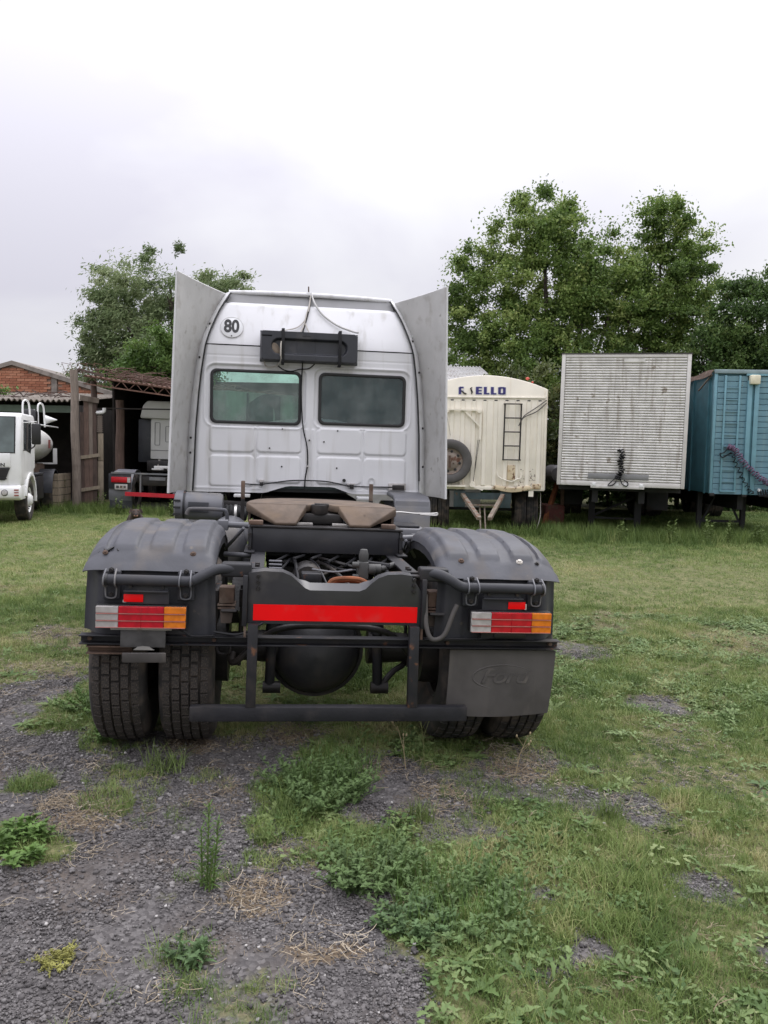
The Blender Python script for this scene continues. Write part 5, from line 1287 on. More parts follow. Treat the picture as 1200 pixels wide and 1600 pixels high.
# brick gable building
BR = thing('brick_building', 'orange brick building with low gable and concrete coping behind the shed', 'building', (-14.1, 30, 0))
MORT = mat('mortar', (0.30, 0.20, 0.15), 0.95, 0, 0.15, 6)
CONC = mat('concrete_coping', (0.24, 0.21, 0.185), 0.9, 0, 0.2, 4, dirt=(0.13, 0.11, 0.10), damt=0.5)
brick_m = [mat('brick_%s' % n, c, 0.9, 0, 0.15, 8, bump=0.2) for n, c in (('red', (0.40, 0.165, 0.095)), ('pale', (0.45, 0.205, 0.125)), ('dark', (0.33, 0.13, 0.075)))]
gzx = lambda x: 4.74 - .295 * abs(x)
wall = MB().prism([(-7, 0), (7, 0), (7, gzx(7)), (0, gzx(0)), (-7, gzx(7))], 'y', .05, 9).build('wall', MORT, BR)
bms = []
for m in brick_m:
    q = MB().box(-.135, .135, 0, .06, -.042, .042); me = bpy.data.meshes.new('brick'); me.from_pydata(q.v, [], q.f); me.materials.append(m); bms.append(me)
cnt = 0
for r_ in range(22):
    z = 2.80 + .098 * r_
    for k in range(-6, 18):
        x = k * .285 + (.14 if r_ % 2 else 0)
        if gzx(x) - .02 > z + .05 and -1.2 < x < 3.7 and not 1.36 < x < 1.75 and cnt < 298:
            o = link('brick', random.choice(bms), wall); o.location = (x, random.uniform(.0, .008), z); cnt += 1
MB().box(1.46, 1.66, -.02, .06, 2.6, gzx(1.56) + .0).build('concrete_pillar', CONC, BR)
for s in (-1, 1):
    MB().prism([(0, gzx(0) - .02), (s * 7.2, gzx(7.2) - .02), (s * 7.2, gzx(7.2) + .14), (0, gzx(0) + .14)], 'y', -.08, 9.1).build('roof_slope', CONC, BR)

# posts, boards and pipe between the sheds
def post(name, label, x, y, h, r_, m, lean=(0, 0), cat='post', boxy=True):
    z = gnd(x, y); o = MB()
    n_ = 7
    P = [(lean[0] * i / n_ + .012 * math.sin(i * 1.7 + x), lean[1] * i / n_ + .01 * math.cos(i * 2.1), h * i / n_) for i in range(n_ + 1)]
    if boxy:
        for i in range(n_): pass
        o.tube(P, [r_ * (1.12 - .2 * i / n_) for i in range(n_ + 1)], 10)
    o = o.build(name, m); o.location = (x, y, z); return tag(o, label, cat)
post('timber_post', 'tall grey timber post at the corner between the two sheds', -8.11, 20.75, 3.68, .105, WOODG, (-.05, 0))
post('timber_post', 'dark rough post with peeling bark right of brown boards', -7.88, 21.4, 3.45, .085, WOODD, (0, 0))
post('timber_post', 'thick brown post in the shade left of parked white tractor', -7.47, 22.2, 3.0, .12, WOODB, (.03, 0))
bd = thing('board_fence', 'panel of brown upright boards nailed between two timber posts', 'fence', (-8.02, 21.1, 0), R(32))
for k, (x0, x1, z0, z1, m) in enumerate(((-.02, .10, .15, 2.95, WOODB), (.105, .20, 1.4, 2.9, WOODG), (.205, .30, .2, 2.95, WOODD), (-.12, -.025, .2, 2.6, WOODD), (.105, .20, .15, 1.385, WOODB))):
    MB().box(x0, x1, .0, .03, z0, z1).build('board', m, bd)
for z in (.55, 1.42): MB().bar((-.15, -.03, z - .03), (.36, -.03, z + .05), .09, .04, up=(0, 1, 0)).build('rail', WOODL, bd)
MB().bar((-.12, -.02, 2.98), (.36, -.02, 2.92), .14, .05, up=(0, 1, 0)).build('top_rail', WOODG, bd)
lp = thing('light_board_post', 'pale split plank post carrying a stack of short notches', 'post', (-7.71, 21.35, 0))
MB().box(-.07, .08, 0, .05, .0, 1.3).build('board', WOODL, lp, bevel=.005)
MB().box(-.06, .085, .0, .05, 1.31, 2.05).build('board', WOODL, lp, bevel=.005)
for k in range(8): MB().box(-.07, .07, -.03, .05, 2.09 + .055 * k, 2.125 + .055 * k).build('notch', WOODG, lp)
MB().box(-.05, .05, 0, .04, 2.06, 2.55).build('board', WOODG, lp)
pe = MB().tube(smooth_path([(-.10, 0, 0), (.02, 0, .01), (.09, 0, .03), (.11, 0, .08), (.11, 0, .13)], 5), .05, 12).build('drain_pipe', WHITE)
pe.location = (-7.68, 21.3, 2.60); tag(pe, 'short white plastic drain elbow beside dark post', 'pipe')

# carport with rusty lattice truss
CP = thing('carport', 'dark carport with rusty lattice truss and dead branches on its roof', 'shed', (-8.1, 21.0, 0))
RT = mat('rusty_truss', (0.14, 0.075, 0.055), 0.85, 0, 0.25, 8)
ax, az0, bx_, bz0 = -.62, 3.80, 5.0, 3.22
f0 = lambda x: 3.56 - .125 * x
MB().bar((.1, 0, f0(.1)), (5.2, 0, f0(5.2)), .035, .035, up=(0, 1, 0)).build('chord', RT, CP)
MB().bar((.1, 0, f0(.1) - .20), (5.2, 0, f0(5.2) - .20), .035, .035, up=(0, 1, 0)).build('chord', RT, CP)
for k in range(26):
    x = .15 + .19 * k; u = .0 if k % 2 else -.2
    MB().bar((x, 0, f0(x) + u), (x + .19, 0, f0(x + .19) - .2 - u), .014, .014, up=(0, 1, 0)).build('lattice_bar', RT, CP)
# thin pale lattice sticking out at the left end
tr_ = MB()
for k in range(5):
    x = -.72 + .22 * k
    tr_.bar((x, .6, 3.95), (x + .22, .6, 3.95 - .04), .012, .012).bar((x, .6, 3.70), (x + .22, .6, 3.67), .012, .012).bar((x, .6, 3.95 - .0), (x + .11, .6, 3.69), .01, .01).bar((x + .11, .6, 3.69), (x + .22, .6, 3.91), .01, .01)
tr_.build('lattice_end', RT, CP)
MB().bar((-.18, -.1, 3.55), (.06, -.1, 3.72), .09, .07).bar((.05, -.1, 3.70), (.65, -.05, 3.55), .08, .06).build('ridge_beam', WOODD, CP)
MB().grid(lambda u, v: (.1 + 5.6 * u, .06 + 6.5 * v, f0(.1 + 5.6 * u) + .03 + .02 * math.sin(u * 260) + .15 * v), 260, 4).build('roof', RT, CP, solid=.02)
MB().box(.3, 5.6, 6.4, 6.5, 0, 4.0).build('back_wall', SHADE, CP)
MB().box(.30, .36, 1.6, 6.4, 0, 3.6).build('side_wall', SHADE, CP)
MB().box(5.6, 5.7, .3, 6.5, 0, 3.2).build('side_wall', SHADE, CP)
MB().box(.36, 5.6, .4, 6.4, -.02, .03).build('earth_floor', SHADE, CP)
MB().box(.3, 5.6, .5, .56, 2.75, f0(5) - .22).build('shade_strip', SHADE, CP)  # added dark strip, painting shade behind the truss
mb = MB()
for k in range(220):
    x = random.uniform(.3, 5.2); y = random.uniform(-.1, 1.6); z = f0(x) + .06 + random.uniform(0, .18)
    a = random.gauss(0, .7); l_ = random.uniform(.3, .9)
    mb.tube([(x, y, z), (x + l_ * .5 * math.cos(a), y + .2 * math.sin(a), z + random.uniform(-.04, .12)), (x + l_ * math.cos(a), y + .4 * math.sin(a), z + random.uniform(-.1, .12))], [.012, .010, .005], 4)
tag(mb.build('dead_branches', mat('dead_wood', (0.11, 0.065, 0.05), 0.9), CP), kind='stuff')

# second tractor parked inside
T2 = thing('tractor_truck', 'white tractor parked in the dark carport with red underrun bar', 'truck', (-5.78, 20.0, 0), R(3), None, R(1))
for s in (-1, 1):
    for x in (.78, 1.08): old_wheel(T2, s * x, .62, .49, .49, .25)
    old_wheel(T2, s * 1.03, 4.2, .49, .49, .27)
    def arch2(u, v, s=s):
        a = R(-20) + R(200) * v
        k = .05 * float(sstep(.85, 1, u))
        return (s * (.66 + .56 * u), .62 - .62 * math.cos(a), .50 + (.60 - k) * max(math.sin(a), -.4))
    MB().grid(arch2, 8, 24).build('mudguard', CANGREY, T2, solid=.01)
    MB().box(*sorted((s * .66, s * 1.22)), -.03, .0, .62, 1.0).build('mudguard_skirt', BOXBLK, T2, bevel=.01)
    tl_ = MB().box(*sorted((s * .66, s * 1.14)), -.08, -.03, .78, .92).build('tail_lamp', LRED, T2, bevel=.01)
    MB().box(*sorted((s * .66 if s < 0 else .66, s * .74)), -.084, -.06, .785, .915).build('clear_lens', LWHT, tl_)
    MB().box(*sorted((s * .36, s * .43)), .0, 5.2, .72, .98).build('frame_rail', GREASE, T2)
    MB().box(*sorted((s * .40, s * .44)), -.05, -.0, .45, 1.0).build('bar_hanger', CANGREY, T2)
    MB().box(*sorted((s * .64, s * 1.2)), .03, .05, .12, .6).build('mud_flap', BOXBLK, T2)
MB().bar((-1.15, -.05, 1.02), (1.15, -.05, 1.02), .03, .04).build('cross_tube', CANGREY, T2)
MB().box(-.40, .40, -.03, .03, .72, .95).build('rear_crossmember', GREASE, T2, bevel=.01)
MB().box(-.2, .2, -.05, -.03, .86, .94).build('pale_plate', CANGREY, T2)
MB().bar((-.78, -.10, .50), (.95, -.10, .47), .10, .05, up=(0, 1, 0)).build('underrun_bar', mat('bar_red', (0.42, 0.008, 0.02), 0.5), T2)
np_ = MB().box(-1.06, -.74, -.06, -.04, .60, .74).build('number_plate', LWHT, T2, bevel=.006)
MB().box(-1.02, -.95, -.063, -.06, .635, .70).box(-.84, -.78, -.063, -.06, .64, .70).build('plate_smudge', FLAP, np_)
MB().box(-.925, -.86, -.063, -.06, .635, .70).build('plate_smudge', RUST, np_)
MB().prism([(-.36, 1.1), (-.30, .86), (.30, .86), (.36, 1.1), (.2, 1.4), (-.2, 1.4)], 'z', 1.14, 1.20).build('fifth_wheel', FAIR, T2, bevel=.01)
for x in (-.2, .22): MB().prism([(x - .17, .88, ), (x + .15, .88), (x + .1, .70), (x - .1, .70)], 'z', 1.10, 1.14).build('ramp', FAIR, T2, bevel=.005)
WC = mat('cab_dull_white', (0.60, 0.60, 0.58), 0.45, 0, 0.05, 3)
c2 = MB().box(-.82, 1.15, 2.6, 4.6, 1.35, 2.55).build('cab', WC, T2, bevel=.04)
MB().prism([(-1.10, 2.50), (1.15, 2.50), (1.15, 3.0), (-.9, 3.0), (-1.02, 2.85)], 'y', 2.45, 4.6).build('roof_fairing', WC, c2, bevel=.06)
MB().box(-1.2, -.78, 2.75, 3.4, 1.25, 2.48).build('side_fairing', BOXBLK, c2, bevel=.02)
for x0, x1, z0, z1 in ((-.7, -.55, 1.75, 2.4), (-.4, .3, 1.85, 2.3)):
    ring(MB(), rrect(x0, x1, z0, z1, .03), rrect(x0 + .012, x1 - .012, z0 + .012, z1 - .012, .02), 2.59, 2.60).build('panel_line', CANGREY, c2)
MB().box(-.8, 1.1, 2.585, 2.60, 1.60, 1.615).build('panel_line', CANGREY, c2)
MB().box(-.85, .9, 2.3, 2.9, 1.0, 1.33).build('engine_block', GREASE, T2, bevel=.05)
for x in (-.55, -.25): MB().tube([(x, 2.3, 1.05), (x + .05, 2.35, 1.35)], .03, 8).build('hose', WIREW, T2)

# grey metal shed behind the cream trailer
MS = thing('metal_shed', 'shed with grey corrugated metal roof behind the cream trailer', 'shed', (-.2, 23.5, 0))
GALV = mat('galvanised_sheet', (0.36, 0.355, 0.345), 0.55, 0.1, 0.1, 4, dirt=(0.24, 0.22, 0.20), damt=0.5, dscale=2)
MB().box(-1, 3.1, .2, 6, 0, 3.6).build('wall', GALV, MS)
MB().grid(lambda u, v: (-1.3 + 4.8 * u, -.1 + 4.5 * v, 3.78 + .95 * v + .022 * math.sin(u * 4.8 / .11 * 2 * math.pi)), 420, 3).build('roof', GALV, MS, solid=.01, sharp=70)

# ------------------------------------------------------------------ dog looking over the mudguard
def skin_body(name, nodes, edges, radii, m, loc, rz, lab, cat):
    me = bpy.data.meshes.new(name); me.from_pydata(nodes, edges, []); me.materials.append(m)
    o = link(name, me)
    md = o.modifiers.new('skin', 'SKIN'); ss = o.modifiers.new('sub', 'SUBSURF'); ss.levels = 2; ss.render_levels = 2
    for i, r_ in enumerate(radii):
        v = me.skin_vertices[0].data[i]; v.radius = r_ if isinstance(r_, tuple) else (r_, r_); v.use_root = (i == 0)
    o.location = loc; o.rotation_euler = (0, 0, rz)
    bpy.context.view_layer.update()
    nm = bpy.data.meshes.new_from_object(o.evaluated_get(bpy.context.evaluated_depsgraph_get()))
    o.modifiers.clear(); o.data = nm; nm.name = name
    if not nm.materials: nm.materials.append(m)
    nm.shade_smooth()
    return tag(o, lab, cat)
FUR = mat('dark_brown_fur', (0.035, 0.022, 0.017), 0.9, 0, 0.35, 30, bump=0.5, bscale=90)
TAN = mat('tan_fur', (0.13, 0.07, 0.045), 0.9, 0, 0.3, 30)
nd = [(0, .45, .46), (0, .20, .45), (0, .02, .44), (0, -.10, .49), (0, -.17, .55), (0, -.21, .575), (0, -.28, .555), (0, -.34, .545),
      (.08, .0, .36), (.085, .01, .20), (.085, .0, .04), (.085, -.04, .02), (-.08, .0, .36), (-.085, .01, .20), (-.085, .0, .04), (-.085, -.04, .02),
      (.08, .46, .36), (.09, .42, .24), (.09, .52, .15), (.09, .50, .03), (.09, .45, .02), (-.08, .46, .36), (-.09, .42, .24), (-.09, .52, .15), (-.09, .50, .03), (-.09, .45, .02),
      (0, .56, .47), (0, .68, .40), (0, .76, .33)]
ed = [(0, 1), (1, 2), (2, 3), (3, 4), (4, 5), (5, 6), (6, 7), (2, 8), (8, 9), (9, 10), (10, 11), (2, 12), (12, 13), (13, 14), (14, 15), (0, 16), (16, 17), (17, 18), (18, 19), (19, 20), (0, 21), (21, 22), (22, 23), (23, 24), (24, 25), (0, 26), (26, 27), (27, 28)]
rd = [.11, .10, .125, .085, .075, (.082, .078), (.05, .042), (.034, .03)] + [.06, .032, .027, .026] * 2 + [.075, .05, .03, .026, .026] * 2 + [.04, .025, .012]
dog = skin_body('dog', nd, ed, rd, FUR, (-3.86, 12.2, gnd(-3.9, 12.2) + .11), R(18), 'small dark brown dog looking over the left mudguard from the grass', 'dog')
for s in (-1, 1):
    MB().add([(s * .045, -.17, .635), (s * .085, -.20, .63), (s * .105, -.235, .575), (s * .088, -.23, .555), (s * .06, -.2, .60), (s * .08, -.17, .61)], [(0, 1, 2, 3, 4), (0, 5, 2, 1), (0, 4, 5), (4, 3, 2, 5)]).build('ear', FUR, dog)
    MB().ball((s * .034, -.275, .592), .011, 8, 6).build('eye', mat('dog_eye', (0.01, 0.006, 0.004), 0.1), dog)
    MB().ball((s * .034, -.268, .612), (.014, .01, .007), 8, 6).build('brow_spot', TAN, dog)
MB().ball((0, -.372, .556), (.017, .012, .013), 8, 6).build('nose', BLKPRINT, dog)
MB().ball((0, -.335, .532), (.034, .035, .02), 10, 6).build('muzzle_patch', TAN, dog)

# ------------------------------------------------------------------ trees
LEAFS = {
 'oak': ((0.065, 0.113, 0.027), (0.14, 0.227, 0.052), (0.249, 0.334, 0.09), (0.389, 0.452, 0.152)),
 'willow': ((0.105, 0.148, 0.063), (0.193, 0.263, 0.12), (0.299, 0.359, 0.184), (0.438, 0.491, 0.299)),
 'bright': ((0.055, 0.11, 0.024), (0.099, 0.182, 0.04), (0.149, 0.242, 0.061), (0.209, 0.286, 0.094)),
 'dark': ((0.033, 0.066, 0.021), (0.07, 0.128, 0.033), (0.118, 0.19, 0.053), (0.198, 0.255, 0.086)),
 'bush': ((0.035, 0.054, 0.019), (0.08, 0.104, 0.035), (0.136, 0.16, 0.058), (0.208, 0.192, 0.08)),
}
def leaf_mat(k):
    return mat('leaves_' + k, (0.06, 0.09, 0.02), 0.55, 0, 0.3, 2.0, tint=('GEOMETRY', LEAFS[k]), trans=0.35, spec=0.35)
BARK = mat('bark', (0.075, 0.06, 0.05), 0.95, 0, 0.3, 6, bump=0.5, bscale=20)
def leaf_mesh(name, C, D, S, Wd, tint, m, parent=None):
    """C centres, D leaf directions, S lengths, Wd widths: one folded diamond per leaf"""
    n = len(C)
    D = D / np.linalg.norm(D, axis=1, keepdims=True)
    A = rng.normal(size=(n, 3)); U = np.cross(D, A); U /= np.linalg.norm(U, axis=1, keepdims=True) + 1e-9
    Nn = np.cross(U, D)
    h = (S / 2)[:, None]; w_ = (Wd / 2)[:, None]
    V = np.stack([C - D * h, C + U * w_ + Nn * w_ * .25 - D * h * .1, C + D * h, C - U * w_ + Nn * w_ * .25 - D * h * .1], 1).reshape(-1, 3)
    F = np.arange(4 * n).reshape(n, 4)
    me = quads_mesh(name, V, F)
    at = me.attributes.new('tint', 'FLOAT', 'FACE'); at.data.foreach_set('value', np.clip(tint, 0, 1).astype(np.float32))
    me.materials.append(m)
    return link(name, me, parent)
def tree(name, label, loc, blobs, nclump, per, leaf, kind, trunks, clump_r=.55, droop=0.0, wind=0.0, narrow=.55, cat='tree', sub='crown', fill=.62):
    o = thing(name, label, cat, loc)
    B = np.array(blobs, float)
    wgt = B[:, 3] * B[:, 4] * B[:, 5]; wgt = wgt ** .8; wgt /= wgt.sum()
    bi = rng.choice(len(B), nclump, p=wgt)
    d = rng.normal(size=(nclump, 3)); d /= np.linalg.norm(d, axis=1, keepdims=True)
    rr = np.where(rng.random(nclump) < .7, rng.uniform(fill, 1.03, nclump), rng.uniform(.25, fill, nclump))
    cc = B[bi, :3] + d * rr[:, None] * B[bi, 3:6]
    cr = clump_r * rng.uniform(.55, 1.35, nclump)
    ctint = rng.normal(.42, .20, nclump)
    idx = np.repeat(np.arange(nclump), per)
    n = len(idx)
    g = rng.normal(size=(n, 3)); g /= np.linalg.norm(g, axis=1, keepdims=True)
    g *= np.minimum(np.abs(rng.normal(0, .55, n)), 1.12)[:, None]
    sq = rng.uniform(.6, 1.5, (nclump, 3)); sq[:, 2] *= .7; g *= sq[idx]
    P = cc[idx] + g * cr[idx][:, None]
    if droop: P[:, 2] -= droop * rng.random(n) * cr[idx]; P[:, 0] += wind * rng.random(n) * cr[idx]
    P[:, 2] = np.maximum(P[:, 2], .05)
    D = rng.normal(size=(n, 3)); D[:, 2] -= .3 + droop * .8; D[:, 0] += wind * 1.2
    S = leaf * rng.uniform(.6, 1.35, n)
    leaf_mesh(sub, P, D, S, S * narrow * rng.uniform(.8, 1.2, n), ctint[idx] + rng.normal(0, .14, n), leaf_mat(kind), o)
    if trunks:
        mb = MB()
        for (bx0, by0, r0, tops) in trunks:
            for tp in tops:
                a = Vector((bx0, by0, -.1)); b = Vector(tp)
                mid = a.lerp(b, .5) + Vector((random.uniform(-.3, .3), random.uniform(-.3, .3), .3))
                pts = smooth_path([a, a.lerp(mid, .5) + Vector((random.uniform(-.08, .08), 0, .2)), mid, b], 5)
                mb.tube(pts, [r0 * (1 - .85 * i / (len(pts) - 1)) for i in range(len(pts))], 8)
                for q in range(5):
                    p = pts[int(len(pts) * random.uniform(.4, .9))]
                    e = Vector(p) + Vector((random.uniform(-1.3, 1.3), random.uniform(-1.3, 1.3), random.uniform(.0, .7)))
                    mb.tube([p, Vector(p).lerp(e, .5) + Vector((0, 0, .1)), e], [r0 * .28, r0 * .18, r0 * .07], 5)
        mb.build('trunk' if cat == 'tree' else 'stem', BARK, o)
    return o
# big leafy tree behind the trailers: two merged lobes on a shared forked trunk
tree('leafy_tree', 'tallest dense green tree rising behind the cream and aluminium trailers', (6.6, 30, 0),
     [(-.6, 0, 9.2, 2.3, 2.3, 2.7), (-2.8, 0, 7.2, 1.9, 2.0, 2.4), (-3.7, .3, 5.4, 1.3, 1.6, 2.2), (.9, 0, 7.6, 2.0, 2.2, 2.6), (-1.0, -.4, 5.4, 2.6, 2.2, 2.2), (-3.9, 0, 3.4, 1.3, 1.2, 1.7), (-.4, 0, 10.2, 1.2, 1.1, .9), (1.4, -.4, 4.6, 1.6, 1.8, 1.7)],
     470, 380, .118, 'oak', [(0, 0, .28, [(-.8, 0, 9.5), (1.0, 0, 8.8), (-2.4, 0, 7.6)]), (.4, .2, .2, [(2, 0, 8)])], clump_r=.60)
tree('leafy_tree', 'rounded green tree standing just right of the tallest tree behind aluminium trailer', (10.35, 30.6, 0),
     [(0, 0, 8.8, 1.8, 1.9, 2.5), (.9, 0, 7.6, 1.4, 1.6, 1.9), (-1.0, .2, 7.4, 1.4, 1.6, 2.0), (.2, -.2, 5.4, 1.7, 1.7, 1.7), (.1, 0, 10.6, .9, .9, .9), (-.8, 0, 3.6, 1.4, 1.4, 1.3)],
     270, 380, .118, 'oak', [(-.4, 0, .24, [(0, 0, 9.2), (.9, 0, 8.0), (-1.2, 0, 7.6)])], clump_r=.58)
tree('dark_tree', 'dark lower tree rising above the blue trailer', (11.9, 27.5, 0),
     [(0, 0, 6.0, 1.6, 1.5, 1.7), (1.4, 0, 6.2, 1.6, 1.5, 1.7), (-1.1, 0, 4.6, 1.4, 1.4, 1.6), (.6, 0, 4.0, 2.2, 1.6, 1.8), (2.6, 0, 5.2, 1.6, 1.6, 2.0), (.2, 0, 7.5, .7, .7, .6), (1.3, 0, 7.5, .8, .8, .6)],
     270, 360, .115, 'dark', [(0, 0, .22, [(0, 0, 6.4), (1.4, 0, 6.6), (-1, 0, 5)])], clump_r=.52)
tree('willow_tree', 'tall grey green willow blown by wind behind the carport', (-8.9, 32, 0),
     [(-1.7, 0, 7.4, 1.6, 1.6, 2.0), (.1, 0, 8.0, 1.3, 1.5, 2.1), (2.7, 0, 7.7, 1.6, 1.4, 1.5), (-2.3, 0, 5.4, 1.3, 1.4, 1.8), (0, 0, 5.6, 2.0, 1.8, 2.0), (3.1, 0, 6.6, 1.6, 1.4, 1.2), (-2.6, 0, 3.9, 1.2, 1.2, 1.4)],
     270, 300, .165, 'willow', [(0, 0, .26, [(-1.6, 0, 7.9), (.2, 0, 8.4), (2.6, 0, 7.6), (-2.4, 0, 5.8)])], clump_r=.55, droop=.5, wind=-.75, narrow=.28, fill=.5)
tree('feathery_tree', 'bright green low tree with feathery leaves leaning over the carport roof', (-6.9, 27.8, 0),
     [(-.4, 0, 4.9, 1.5, 1.3, 1.0), (-1.4, 0, 4.4, 1.0, 1.0, .8), (.3, 0, 4.6, .9, 1.0, .9), (-.1, 0, 5.5, 1.0, .9, .6)],
     130, 250, .14, 'bright', [(0, 0, .16, [(-.6, 0, 5.0), (1.0, 0, 5.2)])], clump_r=.42, droop=.2, wind=-.3, narrow=.4)
tree('feathery_tree', 'small green shrub at the left frame edge above the wavy shed roof', (-13.15, 25.5, 0), [(0, 0, 3.4, .75, .8, .75), (-.6, 0, 3.1, .6, .6, .8)], 30, 160, .14, 'bright', [(0, 0, .08, [(0, 0, 3.2)])], clump_r=.34, narrow=.5)
bs = tree('flowering_bush', 'dull green bush with red flower between cream and aluminium trailers', (3.5, 20.6, 0),
     [(.1, 0, 2.4, 1.0, .9, 1.5), (.8, 0, 2.0, .8, .8, 1.5), (-.7, 0, 2.6, .8, .8, 1.2), (.7, 0, 1.0, .8, .8, 1.0), (.4, 0, 3.5, .6, .6, .5)],
     150, 170, .12, 'bush', [(0, 0, .06, [(.2, 0, 3.4), (-.5, 0, 3.0), (.7, 0, 3.0)])], clump_r=.36, cat='bush', sub='foliage', narrow=.45)
MB().ball((.05, -.62, 3.58), (.05, .04, .04), 8, 6).build('flower', mat('red_flower', (0.55, 0.10, 0.07), 0.6), bs)
MB().ball((.20, -.5, 3.50), (.03, .03, .03), 8, 6).build('flower', MATS['red_flower'], bs)
bush_labels = ['dark evergreen bush behind the right side of cream trailer', 'dark bush filling the gap left of the aluminium trailer', 'dark bush hidden behind aluminium trailer box', 'dark bush between aluminium and blue trailers', 'dark bush behind the blue trailer body', 'dark bush at the far right behind blue trailer']
for (x, y, r_, hgt), lb in zip(((2.2, 26, 1.4, 2.2), (5.2, 26.5, 1.6, 2.4), (7.6, 26.6, 1.7, 2.3), (9.6, 25.8, 1.5, 2.4), (12.2, 25.6, 1.8, 2.3), (15.2, 26, 1.9, 2.2)), bush_labels):
    tree('dark_bush', lb, (x, y, 0), [(0, 0, hgt * .5, r_, 1.0, hgt * .6), (.6, 0, hgt * .8, r_ * .7, .9, hgt * .45), (-.7, 0, hgt * .3, r_ * .9, .9, hgt * .35)], 95, 150, .17, 'dark', [(0, 0, .08, [(.3, 0, hgt * .9), (-.4, 0, hgt * .8)])], clump_r=.5, cat='bush', sub='foliage')['group'] = 'dark bushes behind the trailers'

# ------------------------------------------------------------------ ground cover
def tuft_mesh(name, nblade, rad, l0, l1, wd, m, spread=.6, segs=3, seed=0):
    r = np.random.default_rng(seed); V = []; F = []
    for i in range(nblade):
        a = r.uniform(0, 2 * math.pi); p = rad * math.sqrt(r.random()); L_ = r.uniform(l0, l1)
        b = np.array([p * math.cos(a), p * math.sin(a), -.005]); h = r.uniform(0, 2 * math.pi)
        lean = spread * r.uniform(.3, 1.3); dr = np.array([math.cos(h), math.sin(h), 0]); sd = np.array([-math.sin(h), math.cos(h), 0])
        o = len(V)
        for k in range(segs + 1):
            t = k / segs; an = lean * (0.35 + 1.1 * t)
            c = b if k == 0 else c + (dr * math.sin(an) + np.array([0, 0, math.cos(an)])) * L_ / segs
            w_ = wd * (1 - t ** 1.6) * .5 + .0002
            V += [c - sd * w_, c + sd * w_]
        for k in range(segs): F.append((o + 2 * k, o + 2 * k + 1, o + 2 * k + 3, o + 2 * k + 2))
    me = quads_mesh(name, V, F); me.materials.append(m); me.shade_smooth(); return me
def lobed_leaf(V, F, base, d, up, L_, wd, lobes, r, curl=.3):
    d = np.array(d, float); d /= np.linalg.norm(d); s = np.cross(d, up); s /= np.linalg.norm(s) + 1e-9; n_ = np.cross(s, d)
    K = lobes * 2; prev = None
    for k in range(K + 1):
        t = k / K
        c = base + d * L_ * t - n_ * curl * L_ * t * t * -1 * 0 + np.array([0, 0, -1]) * curl * L_ * t * t
        w_ = wd * .5 * math.sin(math.pi * min(1, .12 + .88 * t) ** .8) * (1.0 if k % 2 else .42) + .0006
        if k == K: w_ = .0005
        V += [c - s * w_ + n_ * w_ * .3, c, c + s * w_ + n_ * w_ * .3]; o = len(V) - 3
        if prev is not None: F += [(prev, prev + 1, o + 1, o), (prev + 1, prev + 2, o + 2, o + 1)]
        prev = o
def rosette_mesh(name, nl, L0, L1, wd, lobes, m, rise=.25, seed=0, curl=.25):
    r = np.random.default_rng(seed); V = []; F = []
    for i in range(nl):
        a = 2 * math.pi * i / nl + r.uniform(-.4, .4); e = rise * r.uniform(.4, 1.8); L_ = r.uniform(L0, L1)
        lobed_leaf(V, F, np.array([0, 0, .003 + .004 * i / nl]), (math.cos(a) * math.cos(e), math.sin(a) * math.cos(e), math.sin(e)), (0, 0, 1), L_, wd * L_, lobes, r, curl)
    me = quads_mesh(name, V, F); me.materials.append(m); me.shade_smooth(); return me
def creeper_mesh(name, n, rad, L_, m, seed=0):
    r = np.random.default_rng(seed); V = []; F = []
    for i in range(n):
        a = r.uniform(0, 6.28); q = rad * math.sqrt(r.random()); h = r.uniform(0, 6.28); e = r.uniform(-.1, .55)
        lobed_leaf(V, F, np.array([q * math.cos(a), q * math.sin(a), r.uniform(.008, .035)]), (math.cos(h) * math.cos(e), math.sin(h) * math.cos(e), math.sin(e)), (0, 0, 1), L_ * r.uniform(.6, 1.2), L_ * r.uniform(.4, .7), 2, r, .3)
    me = quads_mesh(name, V, F); me.materials.append(m); me.shade_smooth(); return me
def stones_mesh(name, n, rad, s0, s1, m, seed=0):
    r = np.random.default_rng(seed); V = []; F = []
    cube = np.array([(-1, -1, -1), (1, -1, -1), (1, 1, -1), (-1, 1, -1), (-1, -1, 1), (1, -1, 1), (1, 1, 1), (-1, 1, 1)], float)
    for i in range(n):
        a = r.uniform(0, 6.28); q = rad * math.sqrt(r.random()); s = r.uniform(s0, s1)
        c = cube * r.uniform(.45, 1.0, (8, 3)) * np.array([s, s * r.uniform(.6, 1), s * r.uniform(.4, .7)]) / 2
        th = r.uniform(0, 6.28); R_ = np.array([[math.cos(th), -math.sin(th), 0], [math.sin(th), math.cos(th), 0], [0, 0, 1]])
        tl = r.normal(0, .3); R2 = np.array([[1, 0, 0], [0, math.cos(tl), -math.sin(tl)], [0, math.sin(tl), math.cos(tl)]])
        c = c @ R2.T @ R_.T + np.array([q * math.cos(a), q * math.sin(a), s * .12]); o = len(V)
        V += list(c); F += [tuple(o + k for k in f) for f in ((0, 3, 2, 1), (4, 5, 6, 7), (0, 1, 5, 4), (1, 2, 6, 5), (2, 3, 7, 6), (3, 0, 4, 7))]
    me = quads_mesh(name, V, F); me.materials.append(m); return me
